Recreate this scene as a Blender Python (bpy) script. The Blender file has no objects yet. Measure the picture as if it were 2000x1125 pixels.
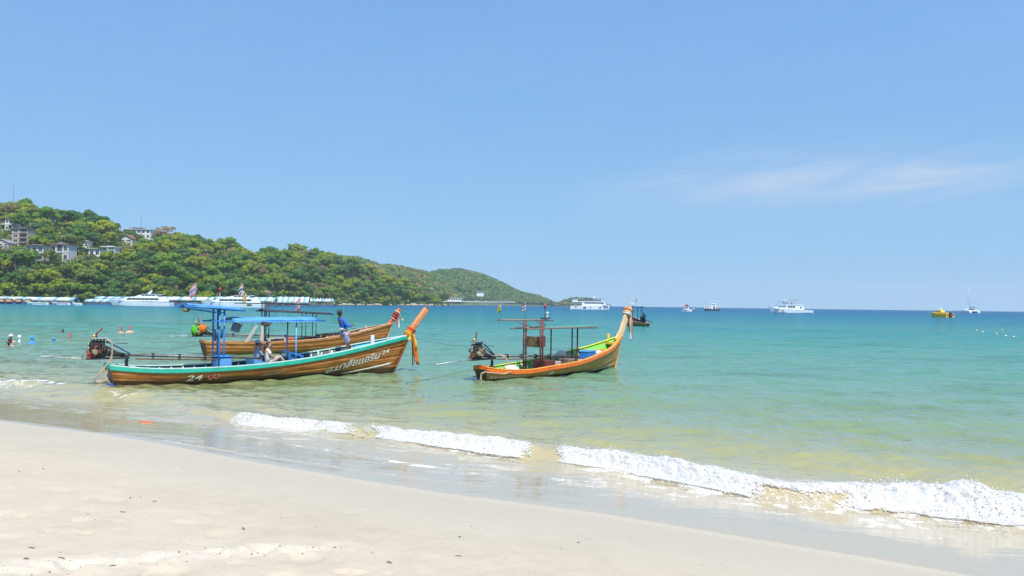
import bpy, bmesh, math, random
import numpy as np
from mathutils import Vector, Matrix, Euler
from mathutils.bvhtree import BVHTree

random.seed(7)
rng = np.random.default_rng(11)
SC = bpy.context.scene
COL = SC.collection
rad = math.radians

# ------------------------------------------------------------------ camera, sky, sun, exposure
CAM_H = 2.8
FPX = 1570.0                       # focal length in pixels of a 2000 px wide frame
PITCH = math.atan((594.2 - 562.5) / FPX)
ROLL = 0.0125
cam_data = bpy.data.cameras.new('camera')
cam_data.sensor_width = 36.0
cam_data.lens = 36.0 * FPX / 2000.0
cam_data.clip_start = 0.1
cam_data.clip_end = 20000.0
cam = bpy.data.objects.new('camera', cam_data)
COL.objects.link(cam)
CAM_R = Matrix.Rotation(math.pi / 2 + PITCH, 3, 'X') @ Matrix.Rotation(ROLL, 3, 'Z')
cam.matrix_world = Matrix.Translation((0, 0, CAM_H)) @ CAM_R.to_4x4()
SC.camera = cam

SUN_EL, SUN_AZ = rad(58), rad(158)          # azimuth clockwise from +Y (behind the camera, a little to its right)
world = bpy.data.worlds.new('World')
SC.world = world
world.use_nodes = True
wt = world.node_tree
wt.nodes.clear()
w_out = wt.nodes.new('ShaderNodeOutputWorld')
w_bg = wt.nodes.new('ShaderNodeBackground')
w_bg.inputs['Strength'].default_value = 0.11
w_sky = wt.nodes.new('ShaderNodeTexSky')
w_sky.sky_type = 'NISHITA'
w_sky.sun_disc = False
w_sky.sun_elevation = SUN_EL
w_sky.sun_rotation = SUN_AZ
w_sky.altitude = 0
w_sky.air_density = 3.0
w_sky.dust_density = 0.0
w_sky.ozone_density = 8.0
w_map = wt.nodes.new('ShaderNodeMapping')              # lifts the dull haze band off the horizon
w_map.inputs['Location'].default_value = (0, 0, 0.27)
w_map.inputs['Scale'].default_value = (1, 1, 0.8)
w_tint = wt.nodes.new('ShaderNodeMixRGB'); w_tint.blend_type = 'MULTIPLY'
w_tint.inputs[0].default_value = 1.0
w_tint.inputs[2].default_value = (0.585, 0.745, 0.99, 1)
# thin high cirrus, laid out by direction in the sky
w_tc = wt.nodes.new('ShaderNodeTexCoord')
w_sep = wt.nodes.new('ShaderNodeSeparateXYZ')
wt.links.new(w_tc.outputs['Generated'], w_sep.inputs[0])
def wmath(op, a, b=None, clamp=False):
    n = wt.nodes.new('ShaderNodeMath'); n.operation = op; n.use_clamp = clamp
    for i, v in enumerate((a, b)):
        if v is None: continue
        if isinstance(v, (int, float)): n.inputs[i].default_value = v
        else: wt.links.new(v, n.inputs[i])
    return n.outputs[0]
yc = wmath('MAXIMUM', w_sep.outputs[1], 0.05)
ca = wmath('DIVIDE', w_sep.outputs[0], yc)                  # bearing and height of the long wisp out to sea
cb = wmath('DIVIDE', w_sep.outputs[2], yc)
w_cmb = wt.nodes.new('ShaderNodeCombineXYZ')
wt.links.new(wmath('MULTIPLY', ca, 4.0), w_cmb.inputs[0])
wt.links.new(wmath('ADD', wmath('MULTIPLY', cb, 22.0), wmath('MULTIPLY', ca, -4.0)), w_cmb.inputs[1])
w_n = wt.nodes.new('ShaderNodeTexNoise')
w_n.inputs['Scale'].default_value = 1.0
w_n.inputs['Detail'].default_value = 8
w_n.inputs['Roughness'].default_value = 0.6
w_n.inputs['Distortion'].default_value = 0.9
wt.links.new(w_cmb.outputs[0], w_n.inputs['Vector'])
def wrange(v, a, b):
    n = wt.nodes.new('ShaderNodeMapRange'); n.interpolation_type = 'SMOOTHSTEP'
    wt.links.new(v, n.inputs[0]); n.inputs[1].default_value = a; n.inputs[2].default_value = b
    return n.outputs[0]
off = wmath('SUBTRACT', cb, wmath('ADD', wmath('MULTIPLY', ca, 0.062), 0.131))
band = wmath('POWER', 2.718, wmath('MULTIPLY', wmath('POWER', wmath('DIVIDE', off, 0.032), 2.0), -1.0))
patch = wmath('MULTIPLY', band, wmath('MULTIPLY', wrange(ca, 0.02, 0.34), wrange(ca, 0.74, 0.50)))
CLOUD_FAC = wmath('MULTIPLY', wrange(w_n.outputs['Fac'], 0.22, 0.80), wmath('ADD', patch, 0.05), True)
w_mix = wt.nodes.new('ShaderNodeMixRGB')
w_mix.inputs[2].default_value = (3.3, 3.72, 4.5, 1)
wt.links.new(wmath('MULTIPLY', CLOUD_FAC, 0.85), w_mix.inputs[0])
wt.links.new(w_tc.outputs['Generated'], w_map.inputs[0])
wt.links.new(w_map.outputs[0], w_sky.inputs[0])
wt.links.new(w_sky.outputs[0], w_tint.inputs[1])
wt.links.new(w_tint.outputs[0], w_mix.inputs[1])
wt.links.new(w_mix.outputs[0], w_bg.inputs['Color'])
wt.links.new(w_bg.outputs[0], w_out.inputs['Surface'])

sun_data = bpy.data.lights.new('sun', 'SUN')
sun_data.energy = 3.4
sun_data.angle = rad(0.53)
sun_data.color = (1.0, 0.955, 0.88)
sun = bpy.data.objects.new('sun', sun_data)
COL.objects.link(sun)
SUN_DIR = Vector((math.sin(SUN_AZ) * math.cos(SUN_EL), math.cos(SUN_AZ) * math.cos(SUN_EL), math.sin(SUN_EL)))
sun.rotation_euler = (-SUN_DIR).to_track_quat('-Z', 'Y').to_euler()
sun.location = SUN_DIR * 60

SC.view_settings.view_transform = 'Standard'
SC.view_settings.look = 'None'
SC.view_settings.exposure = 0.8
SC.view_settings.gamma = 1.0
SC.view_settings.use_curve_mapping = False
SC.render.engine = 'CYCLES'
SC.cycles.use_denoising = True
SC.cycles.max_bounces = 6
SC.cycles.diffuse_bounces = 3
SC.cycles.glossy_bounces = 3
SC.cycles.transparent_max_bounces = 12
SC.cycles.volume_bounces = 0
SC.cycles.caustics_reflective = False
SC.cycles.caustics_refractive = False
SC.cycles.sample_clamp_indirect = 4.0

# ------------------------------------------------------------------ helpers
def cam_ray(x, y):
    return CAM_R @ Vector(((x - 1000) / FPX, -(y - 562.5) / FPX, -1.0))
def project(p):
    q = CAM_R.transposed() @ (Vector(p) - Vector((0, 0, CAM_H)))
    return 1000 + FPX * q.x / -q.z, 562.5 - FPX * q.y / -q.z
def place(x, dist):
    """ground position in the direction of picture column x at a distance"""
    return Vector(((x - 1000) / FPX * dist, dist, 0.0))
def hor(x):
    return 594.2 + ROLL * (x - 1000)
def height_at(x, y, dist):
    return CAM_H + (hor(x) - y) / FPX * dist

def lerp(a, b, t): return a + (b - a) * t
def interp(x, pts):
    return float(np.interp(x, [p[0] for p in pts], [p[1] for p in pts]))
def smooth_interp(x, pts):
    """monotone-ish smooth interpolation through points"""
    xs = np.array([p[0] for p in pts], float); ys = np.array([p[1] for p in pts], float)
    x = np.clip(np.asarray(x, float), xs[0], xs[-1])
    m = np.gradient(ys, xs)
    i = np.clip(np.searchsorted(xs, x) - 1, 0, len(xs) - 2)
    h = xs[i + 1] - xs[i]; t = (x - xs[i]) / h
    return ((2*t**3 - 3*t**2 + 1) * ys[i] + (t**3 - 2*t**2 + t) * h * m[i]
            + (-2*t**3 + 3*t**2) * ys[i + 1] + (t**3 - t**2) * h * m[i + 1])
def sstep(a, b, x):
    t = np.clip((x - a) / (b - a), 0, 1); return t * t * (3 - 2 * t)

def _hash(i, j, seed):
    n = (i.astype(np.int64) * 374761393 + j.astype(np.int64) * 668265263 + seed * 974634777) & 0xffffffff
    n = ((n ^ (n >> 13)) * 1274126177) & 0xffffffff
    return ((n ^ (n >> 16)) & 0xffff) / 65535.0
def vnoise(x, y, seed=0):
    xi, yi = np.floor(x), np.floor(y)
    fx, fy = x - xi, y - yi
    fx = fx * fx * fx * (fx * (fx * 6 - 15) + 10); fy = fy * fy * fy * (fy * (fy * 6 - 15) + 10)
    a, b = _hash(xi, yi, seed), _hash(xi + 1, yi, seed)
    c, d = _hash(xi, yi + 1, seed), _hash(xi + 1, yi + 1, seed)
    return (a * (1 - fx) + b * fx) * (1 - fy) + (c * (1 - fx) + d * fx) * fy
def fbm(x, y, octaves=4, seed=0, gain=0.5):
    v = 0; a = 1.0; t = 0
    for o in range(octaves):
        v = v + a * vnoise(x * 2**o + 13.7 * o, y * 2**o + 7.1 * o, seed + o); t += a; a *= gain
    return v / t

# ---- objects
def link(o, parent=None):
    COL.objects.link(o)
    if parent is not None: o.parent = parent
    return o
def tag(o, label=None, cat=None, group=None, kind=None):
    if label: o['label'] = label
    if cat: o['category'] = cat
    if group: o['group'] = group
    if kind: o['kind'] = kind
    return o
def empty(name, loc=(0, 0, 0), rz=0.0, label=None, cat=None, group=None):
    o = bpy.data.objects.new(name, None)
    o.location = loc; o.rotation_euler = (0, 0, rz); o.empty_display_size = 0.3
    link(o)
    return tag(o, label, cat, group)
def copy_tree(o, parent=None):
    c = o.copy(); link(c, parent)
    if parent is not None: c.matrix_parent_inverse = o.matrix_parent_inverse
    for ch in list(o.children): copy_tree(ch, c)
    return c

class MB:
    """collects simple shapes into one mesh"""
    def __init__(s): s.v, s.f, s.sm = [], [], []
    def add(s, vs, fs, smooth=False):
        n = len(s.v); s.v += [tuple(v) for v in vs]
        s.f += [tuple(i + n for i in f) for f in fs]; s.sm += [smooth] * len(fs)
        return s
    def box(s, c, d, rot=None, bevel=0.0, taper=None):
        """box centred at c; taper = (sx, sy) scale of the top face"""
        hx, hy, hz = d[0] / 2, d[1] / 2, d[2] / 2
        tx, ty = taper or (1, 1)
        if bevel <= 0:
            vs = [(-hx, -hy, -hz), (hx, -hy, -hz), (hx, hy, -hz), (-hx, hy, -hz),
                  (-hx*tx, -hy*ty, hz), (hx*tx, -hy*ty, hz), (hx*tx, hy*ty, hz), (-hx*tx, hy*ty, hz)]
            fs = [(0, 3, 2, 1), (4, 5, 6, 7), (0, 1, 5, 4), (1, 2, 6, 5), (2, 3, 7, 6), (3, 0, 4, 7)]
        else:
            b = min(bevel, hx * .9, hy * .9, hz * .9); vs = []
            for z, k, ins in ((-hz, 1, b), (-hz + b, 1, 0), (hz - b, 0, 0), (hz, 0, b)):
                fx, fy = (1, 1) if k else (tx, ty)
                ax, ay = hx * fx - ins, hy * fy - ins
                vs += [(-ax + b, -ay, z), (ax - b, -ay, z), (ax, -ay + b, z), (ax, ay - b, z),
                       (ax - b, ay, z), (-ax + b, ay, z), (-ax, ay - b, z), (-ax, -ay + b, z)]
            fs = [tuple(range(7, -1, -1)), tuple(range(24, 32))]
            for r in range(3):
                for i in range(8):
                    j = (i + 1) % 8; fs.append((r*8 + i, r*8 + j, r*8 + 8 + j, r*8 + 8 + i))
        m = rot if rot is not None else Matrix.Identity(3)
        c = Vector(c)
        return s.add([m @ Vector(v) + c for v in vs], fs)
    def bar(s, p0, p1, w, h=None, up=(0, 0, 1)):
        p0, p1 = Vector(p0), Vector(p1); h = h or w
        d = (p1 - p0); L = d.length; d.normalize()
        u = Vector(up)
        if abs(d.dot(u)) > .98: u = Vector((1, 0, 0))
        x = d.cross(u).normalized(); y = x.cross(d)
        vs = []
        for p in (p0, p1):
            vs += [p - x*w/2 - y*h/2, p + x*w/2 - y*h/2, p + x*w/2 + y*h/2, p - x*w/2 + y*h/2]
        return s.add(vs, [(3, 2, 1, 0), (4, 5, 6, 7), (0, 1, 5, 4), (1, 2, 6, 5), (2, 3, 7, 6), (3, 0, 4, 7)])
    def tube(s, pts, r, n=8, caps=True):
        pts = [Vector(p) for p in pts]
        rs = r if isinstance(r, (list, tuple)) else [r] * len(pts)
        ref = None; base = len(s.v); vs = []
        for i, p in enumerate(pts):
            d = (pts[min(i+1, len(pts)-1)] - pts[max(i-1, 0)])
            if d.length < 1e-9: d = Vector((0, 0, 1))
            d.normalize()
            if ref is None:
                ref = Vector((0, 0, 1)) if abs(d.z) < .9 else Vector((1, 0, 0))
            x = d.cross(ref)
            if x.length < 1e-6: x = d.cross(Vector((0, 1, 0.3)))
            x.normalize(); y = x.cross(d); ref = y
            for k in range(n):
                a = 2 * math.pi * k / n
                vs.append(p + (x * math.cos(a) + y * math.sin(a)) * rs[i])
        fs = []
        for i in range(len(pts) - 1):
            for k in range(n):
                k2 = (k + 1) % n
                fs.append((i*n + k, i*n + k2, (i+1)*n + k2, (i+1)*n + k))
        s.add(vs, fs, True)
        if caps:
            m = len(pts) - 1
            s.f += [tuple(base + k for k in reversed(range(n))), tuple(base + m*n + k for k in range(n))]
            s.sm += [False, False]
        return s
    def cyl(s, p0, p1, r0, r1=None, n=12): return s.tube([p0, p1], [r0, r1 if r1 is not None else r0], n)
    def ball(s, c, r, nu=12, nv=8, fn=None):
        rx, ry, rz = (r, r, r) if isinstance(r, (int, float)) else r
        c = Vector(c); vs = []
        for j in range(nv + 1):
            t = math.pi * j / nv
            for i in range(nu):
                a = 2 * math.pi * i / nu
                d = Vector((math.sin(t)*math.cos(a), math.sin(t)*math.sin(a), math.cos(t)))
                k = fn(d) if fn else 1.0
                vs.append(c + Vector((d.x*rx, d.y*ry, d.z*rz)) * k)
        fs = []
        for j in range(nv):
            for i in range(nu):
                i2 = (i + 1) % nu
                fs.append((j*nu + i, (j+1)*nu + i, (j+1)*nu + i2, j*nu + i2))
        return s.add(vs, fs, True)
    def prism(s, poly, axis, a, b):
        """poly of 2D points extruded along axis ('x','y','z') from a to b"""
        def m(p, t):
            return {'x': (t, p[0], p[1]), 'y': (p[0], t, p[1]), 'z': (p[0], p[1], t)}[axis]
        n = len(poly)
        vs = [m(p, a) for p in poly] + [m(p, b) for p in poly]
        fs = [tuple(reversed(range(n))), tuple(range(n, 2*n))] + [(i, (i+1) % n, n + (i+1) % n, n + i) for i in range(n)]
        return s.add(vs, fs)
    def grid(s, P, nu, nv, smooth=True, flip=False):
        vs = [P(i, j) for i in range(nu) for j in range(nv)]
        fs = []
        for i in range(nu - 1):
            for j in range(nv - 1):
                q = (i*nv + j, (i+1)*nv + j, (i+1)*nv + j + 1, i*nv + j + 1)
                fs.append(q[::-1] if flip else q)
        return s.add(vs, fs, smooth)
    def slab(s, Po, Pi, nu, nv):
        """closed sheet between an outer and an inner grid"""
        n0 = len(s.v)
        s.grid(Po, nu, nv); s.grid(Pi, nu, nv, flip=True)
        m = nu * nv
        def e(a, b):
            s.f.append((n0 + a, n0 + b, n0 + m + b, n0 + m + a)); s.sm.append(False)
        for i in range(nu - 1):
            e((i+1)*nv, i*nv); e(i*nv + nv - 1, (i+1)*nv + nv - 1)
        for j in range(nv - 1):
            e(j, j + 1); e((nu-1)*nv + j + 1, (nu-1)*nv + j)
        return s
    def mesh(s, name):
        me = bpy.data.meshes.new(name)
        me.from_pydata([tuple(v) for v in s.v], [], s.f)
        me.polygons.foreach_set('use_smooth', s.sm)
        me.update()
        bm = bmesh.new(); bm.from_mesh(me)
        bmesh.ops.recalc_face_normals(bm, faces=bm.faces); bm.to_mesh(me); bm.free()
        return me
    def build(s, name, m, parent=None):
        me = s.mesh(name); me.materials.append(m)
        return link(bpy.data.objects.new(name, me), parent)

def np_mesh(name, co, quads, mats, attrs=None, smooth=True):
    me = bpy.data.meshes.new(name)
    co = np.asarray(co, np.float32); quads = np.asarray(quads, np.int32)
    nq, k = quads.shape
    me.vertices.add(len(co)); me.vertices.foreach_set('co', co.ravel())
    me.loops.add(nq * k); me.loops.foreach_set('vertex_index', quads.ravel())
    me.polygons.add(nq)
    me.polygons.foreach_set('loop_start', np.arange(0, nq * k, k, dtype=np.int32))
    me.polygons.foreach_set('loop_total', np.full(nq, k, np.int32))
    me.polygons.foreach_set('use_smooth', np.full(nq, smooth))
    for an, av in (attrs or {}).items():
        av = np.asarray(av, np.float32)
        if av.ndim == 1:
            a = me.attributes.new(an, 'FLOAT', 'POINT'); a.data.foreach_set('value', av)
        else:
            a = me.attributes.new(an, 'FLOAT_COLOR', 'POINT'); a.data.foreach_set('color', av.ravel())
    for m in mats: me.materials.append(m)
    me.update(); me.validate()
    return me
def grid_quads(nu, nv, keep=None):
    i = np.arange(nu - 1)[:, None]; j = np.arange(nv - 1)[None, :]
    a = i * nv + j
    q = np.stack([a, a + nv, a + nv + 1, a + 1], -1).reshape(-1, 4)
    if keep is not None: q = q[keep.ravel()]
    return q

# ---- materials
def nodes(name):
    m = bpy.data.materials.new(name); m.use_nodes = True
    t = m.node_tree; t.nodes.clear()
    o = t.nodes.new('ShaderNodeOutputMaterial')
    return m, t, o
def nd(t, typ, **kw):
    n = t.nodes.new(typ)
    for k, v in kw.items():
        if k in n.inputs: n.inputs[k].default_value = v
        else: setattr(n, k, v)
    return n
def mth(t, op, a, b=None, c=None, clamp=False):
    n = t.nodes.new('ShaderNodeMath'); n.operation = op; n.use_clamp = clamp
    for i, v in enumerate((a, b, c)):
        if v is None: continue
        if isinstance(v, (int, float)): n.inputs[i].default_value = v
        else: t.links.new(v, n.inputs[i])
    return n.outputs[0]
def ramp(t, fac, stops, interp_mode='LINEAR'):
    n = t.nodes.new('ShaderNodeValToRGB'); cr = n.color_ramp; cr.interpolation = interp_mode
    while len(cr.elements) < len(stops): cr.elements.new(0.5)
    for e, (p, c) in zip(cr.elements, stops):
        e.position = p; e.color = (*c, 1) if len(c) == 3 else c
    t.links.new(fac, n.inputs[0])
    return n.outputs[0]
_mats = {}
def mat(name, col, rough=0.6, metal=0.0, var=0.18, scale=6.0, bump=0.0, col2=None, spec=0.5, stretch=(1, 1, 1), detail=5, trans=0.0):
    """painted or plain surface with uneven colour, grime and fine relief"""
    if name in _mats: return _mats[name]
    m, t, o = nodes(name)
    p = nd(t, 'ShaderNodeBsdfPrincipled', Roughness=rough, Metallic=metal)
    p.inputs['Specular IOR Level'].default_value = spec
    tc = nd(t, 'ShaderNodeTexCoord'); mp = nd(t, 'ShaderNodeMapping', Scale=stretch)
    t.links.new(tc.outputs['Object'], mp.inputs[0])
    n1 = nd(t, 'ShaderNodeTexNoise', Scale=scale, Detail=detail, Roughness=0.62)
    t.links.new(mp.outputs[0], n1.inputs['Vector'])
    c2 = col2 or tuple(c * (1 - var * 1.6) for c in col)
    c1 = tuple(min(1, c * (1 + var * .6)) for c in col)
    cr = ramp(t, n1.outputs['Fac'], [(0.28, c2), (0.5, col), (0.72, c1)])
    t.links.new(cr, p.inputs['Base Color'])
    rr = mth(t, 'ADD', mth(t, 'MULTIPLY', n1.outputs['Fac'], 0.25), rough - 0.12, clamp=True)
    t.links.new(rr, p.inputs['Roughness'])
    if bump > 0:
        n2 = nd(t, 'ShaderNodeTexNoise', Scale=scale * 5, Detail=4)
        t.links.new(mp.outputs[0], n2.inputs['Vector'])
        b = nd(t, 'ShaderNodeBump', Strength=bump, Distance=0.02)
        t.links.new(n2.outputs['Fac'], b.inputs['Height'])
        t.links.new(b.outputs[0], p.inputs['Normal'])
    if trans > 0:
        tr = nd(t, 'ShaderNodeBsdfTranslucent'); t.links.new(cr, tr.inputs['Color'])
        mx = nd(t, 'ShaderNodeMixShader'); mx.inputs[0].default_value = trans
        t.links.new(p.outputs[0], mx.inputs[1]); t.links.new(tr.outputs[0], mx.inputs[2])
        t.links.new(mx.outputs[0], o.inputs[0])
    else:
        t.links.new(p.outputs[0], o.inputs[0])
    _mats[name] = m
    return m

# ------------------------------------------------------------------ beach and sea
SHORE = [(-3000, 1560), (-400, 215), (-60, 44), (-20, 21.9), (-10.74, 16.95), (-7.2, 15.08), (-4, 12.85), (-1.4, 11.25), (1.3, 9.93),
         (3, 8.85), (4.5, 7.92), (8, 5.9), (15, 1.8), (60, -25), (400, -228), (3000, -1780)]
BREAK_S = [(-60, 5.5), (-17, 5.2), (-12.4, 5.4), (-9.5, 4.6), (-6, 3.45), (-3.3, 4.1), (-1.6, 3.95), (-.35, 3.9), (1, 3.75), (2.5, 3.45),
           (3.8, 3.1), (5.1, 3.3), (6.8, 3.55), (12, 3.6), (60, 3.6)]
BREAK_A = [(-60, .10), (-22, .12), (-17, .13), (-14, .10), (-12, .07), (-9.5, .10), (-6.3, .17), (-5, .17), (-3.4, .12), (-2.8, .13), (-1.5, .20),
           (.4, .19), (.8, .18), (2, .25), (3.2, .23), (4.3, .22), (5.3, .27), (6.1, .38), (6.8, .32), (8, .32), (12, .3), (60, .2)]
def shore_y(x): return smooth_interp(x, SHORE) + 0.10 * (fbm(x * .55, x * 0 + 3.1, 3, 5) - .5) + .5 * (fbm(x * .12, x * 0 + 9.1, 2, 6) - .5) * 0.3
def shore_s(x, y): return (y - shore_y(x)) * 0.87
def ground_z(x, y):
    s = shore_s(x, y)
    dry = 0.18 + 2.0 * (1 - np.exp(-np.maximum(-s, 0) * 0.0575))
    wet = np.where(s < 4, 0.18 - 0.078 * s, np.maximum(-0.132 - 0.05 * (s - 4), -3.5))
    z = np.where(s < 0, dry, wet)
    return z + 0.05 * (fbm(x * .35, y * .35, 3, 21) - .5) * sstep(-.5, -4, s)
TRACK = [(-6.2, 5.2), (-4.6, 5.75), (-3.6, 6.25), (-2.9, 6.75), (-2.3, 7.1), (-1.7, 7.4), (-1.1, 7.45)]
def sand_relief(x, y, only_churn=False):
    s = shore_s(x, y)
    tx = np.array([p[0] for p in TRACK]); ty = np.array([p[1] for p in TRACK])
    dtr = (y - np.interp(x, tx, ty))
    along = sstep(-7.5, -5.5, x) * sstep(-.9, -2.2, x)
    track = np.exp(-(dtr / .22) ** 2) * along
    rough = sstep(-5.0, -8.2, s) * sstep(1.5, -3.0, x) * .5
    churn = np.clip(track * .9 + rough * .45 + .10 * sstep(-.8, -4, s), 0, 1)
    n = fbm(x * 7, y * 7, 4, 31, .55) - .5
    pits = -np.clip(fbm(x * 3.3, y * 3.3, 2, 41) - .62, 0, 1) * .22
    fine = (fbm(x * 22, y * 22, 3, 51) - .5) * .010 * sstep(-.3, -2, s)
    if only_churn: return churn
    feet = -np.clip(.42 - np.hypot((x * 2.1 + vnoise(x * .9, y * .9, 65)) % 1 - .5, ((y * 1.5 + .5 * np.floor(x * 2.1)) % 1 - .5) * 1.5), 0, .2) * sstep(.55, .75, vnoise(np.floor(x * 2.1) * 3.3, np.floor(y * 1.5) * 5.7, 66)) * sstep(-2.0, -5.0, s) * .16
    n = n * 1.3
    return feet + n * .085 * churn + pits * churn * 1.2 + track * .012 + fine * .6 + .012 * (fbm(x * 1.6, y * 2.4, 2, 61) - .5) * sstep(-.4, -2, s)

th_f = np.linspace(-40, 40, 420)
th = np.concatenate([np.linspace(-180, -41, 46), th_f, np.linspace(41, 180, 46)])
rr = np.concatenate([[0.4, 1.2, 2.2, 3.0], np.geomspace(3.5, 24, 300), np.geomspace(25, 4000, 60)[1:]])
TH, RR = np.meshgrid(np.radians(th), rr, indexing='ij')
gx, gy = RR * np.sin(TH), RR * np.cos(TH)
gz = ground_z(gx, gy)
gz = gz + sand_relief(gx, gy) * (RR < 40)
gs = shore_s(gx, gy)
wet_a = np.clip(sstep(-.05, .05, gs), 0, 1)

def beach_material():
    m, t, o = nodes('sand')
    p = nd(t, 'ShaderNodeBsdfPrincipled', Roughness=0.9)
    g = nd(t, 'ShaderNodeNewGeometry')
    at = nd(t, 'ShaderNodeAttribute', attribute_name='shore')
    n1 = nd(t, 'ShaderNodeTexNoise', Scale=0.55, Detail=6, Roughness=.6); t.links.new(g.outputs['Position'], n1.inputs['Vector'])
    n2 = nd(t, 'ShaderNodeTexNoise', Scale=38.0, Detail=5, Roughness=.7); t.links.new(g.outputs['Position'], n2.inputs['Vector'])
    n3 = nd(t, 'ShaderNodeTexNoise', Scale=4.0, Detail=6, Roughness=.65); t.links.new(g.outputs['Position'], n3.inputs['Vector'])
    dry = ramp(t, n1.outputs['Fac'], [(.3, (.455, .375, .262)), (.55, (.515, .425, .30)), (.75, (.56, .465, .335))])
    gr = ramp(t, n2.outputs['Fac'], [(.3, (.80, .79, .78)), (.55, (1, 1, 1)), (.8, (1.0, 1.0, 1.0))])
    mu = nd(t, 'ShaderNodeMixRGB', blend_type='MULTIPLY'); mu.inputs[0].default_value = .5
    t.links.new(dry, mu.inputs[1]); t.links.new(gr, mu.inputs[2])
    pt = ramp(t, n3.outputs['Fac'], [(.3, (.90, .91, .90)), (.6, (1, 1, 1))])
    mu2 = nd(t, 'ShaderNodeMixRGB', blend_type='MULTIPLY'); mu2.inputs[0].default_value = .8
    t.links.new(mu.outputs[0], mu2.inputs[1]); t.links.new(pt, mu2.inputs[2])
    # packed damp sand in a band along the water, drying further up
    wob = mth(t, 'ADD', at.outputs['Fac'], mth(t, 'MULTIPLY', mth(t, 'SUBTRACT', n1.outputs['Fac'], .5), 2.2))
    damp = nd(t, 'ShaderNodeMapRange', interpolation_type='SMOOTHSTEP'); t.links.new(wob, damp.inputs[0])
    damp.inputs[1].default_value = -3.2; damp.inputs[2].default_value = -.6
    dm = nd(t, 'ShaderNodeMixRGB'); dm.inputs[2].default_value = (.42, .37, .275, 1)
    t.links.new(mth(t, 'MULTIPLY', damp.outputs[0], .75), dm.inputs[0]); t.links.new(mu2.outputs[0], dm.inputs[1])
    # loose churned sand is drier and paler
    ac = nd(t, 'ShaderNodeAttribute', attribute_name='churn')
    cm = nd(t, 'ShaderNodeMixRGB'); cm.inputs[2].default_value = (.60, .52, .405, 1)
    t.links.new(mth(t, 'MULTIPLY', mth(t, 'MULTIPLY', ac.outputs['Fac'], n3.outputs['Fac']), 1.3, clamp=True), cm.inputs[0]); t.links.new(dm.outputs[0], cm.inputs[1]); dm = cm
    wm = nd(t, 'ShaderNodeMapRange', interpolation_type='SMOOTHSTEP'); t.links.new(at.outputs['Fac'], wm.inputs[0])
    wm.inputs[1].default_value = -.16; wm.inputs[2].default_value = .03
    wx = nd(t, 'ShaderNodeMixRGB'); wx.inputs[2].default_value = (.50, .42, .30, 1)
    t.links.new(wm.outputs[0], wx.inputs[0]); t.links.new(dm.outputs[0], wx.inputs[1])
    t.links.new(wx.outputs[0], p.inputs['Base Color'])
    t.links.new(mth(t, 'SUBTRACT', .92, mth(t, 'MULTIPLY', wm.outputs[0], .45)), p.inputs['Roughness'])
    b = nd(t, 'ShaderNodeBump', Strength=.35, Distance=.01); t.links.new(n2.outputs['Fac'], b.inputs['Height'])
    t.links.new(b.outputs[0], p.inputs['Normal'])
    t.links.new(p.outputs[0], o.inputs[0])
    return m
me = np_mesh('beach', np.stack([gx, gy, gz], -1).reshape(-1, 3), grid_quads(*TH.shape), [beach_material()], {'shore': np.clip(gs, -60, 60).ravel(), 'churn': (sand_relief(gx, gy, True) * (RR < 40)).ravel()})
beach = link(bpy.data.objects.new('beach', me)); tag(beach, 'pale sand beach sloping into the sea', kind='structure')

# ---- sea surface
WDIR = math.atan2(-.86, -.5)
_w = []
wr = np.random.default_rng(3)
for k in range(84):
    lam = .30 * (30 ** (k / 83.0))
    a = WDIR + wr.normal(0, .55 if lam < 3 else .22)
    _w.append((lam, a, wr.uniform(0, 6.283), .0036 * lam ** .62 * wr.uniform(.6, 1.4)))
def wave_z(x, y, dr):
    z = np.zeros_like(x)
    gust = .55 + .9 * fbm(x * .06, y * .045, 3, 77)
    for lam, a, ph, A in _w:
        fade = sstep(2.2, 4.5, lam / np.maximum(dr, 1e-4))
        if np.max(fade) <= 0: continue
        z += A * fade * np.sin((x * math.cos(a) + y * math.sin(a)) * 6.283 / lam + ph)
    return z * gust
def breaker(x, y):
    s = shore_s(x, y)
    wob = .22 * (fbm(x * .9, x * 0 + 1.7, 3, 91) - .5)
    q = s - (smooth_interp(x, BREAK_S) + wob)
    A = .86 * smooth_interp(x, BREAK_A) * (.62 + .76 * fbm(x * 1.5, x * 0 + 4.4, 4, 93, .6))
    up = sstep(-.05, .42, q)
    z = A * np.where(q < .42, up ** .8, np.exp(-((q - .42) / .95) ** 2))
    z = z - .10 * A * np.exp(-((q - 2.6) / 1.1) ** 2)
    return z, q, A
def swells(s, x):
    z = 0
    for c, w, A, sd in ((9.0, .8, .03, 1), (11.5, .8, .045, 2), (14.5, 1.0, .065, 3), (18, 1.2, .08, 4), (24, 1.5, .09, 5), (32, 2.0, .09, 6), (42, 2.6, .09, 7)):
        c2 = c + 1.8 * (fbm(x * .10, x * 0 + c, 2, 101 + sd) - .5) * 2
        m = sstep(.38, .62, fbm(x * .11, x * 0 + c * 3, 2, 111 + sd))
        z = z + A * m * np.exp(-((s - c2) / w) ** 2)
    return z
ths = np.radians(np.concatenate([np.linspace(-56, -40.5, 30), np.linspace(-40, 40, 600), np.linspace(40.6, 84, 40)]))
lo, hi = np.full_like(ths, .5), np.full_like(ths, 2500.0)
for _ in range(48):
    mid = .5 * (lo + hi); sea_side = shore_s(mid * np.sin(ths), mid * np.cos(ths)) > 0
    hi = np.where(sea_side, mid, hi); lo = np.where(sea_side, lo, mid)
r0 = hi
NR = 560
frac = np.linspace(0, 1, NR)
R_FAR1, R_FAR2 = 110.0, 2600.0
RS = np.empty((len(ths), NR + 110))
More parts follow.
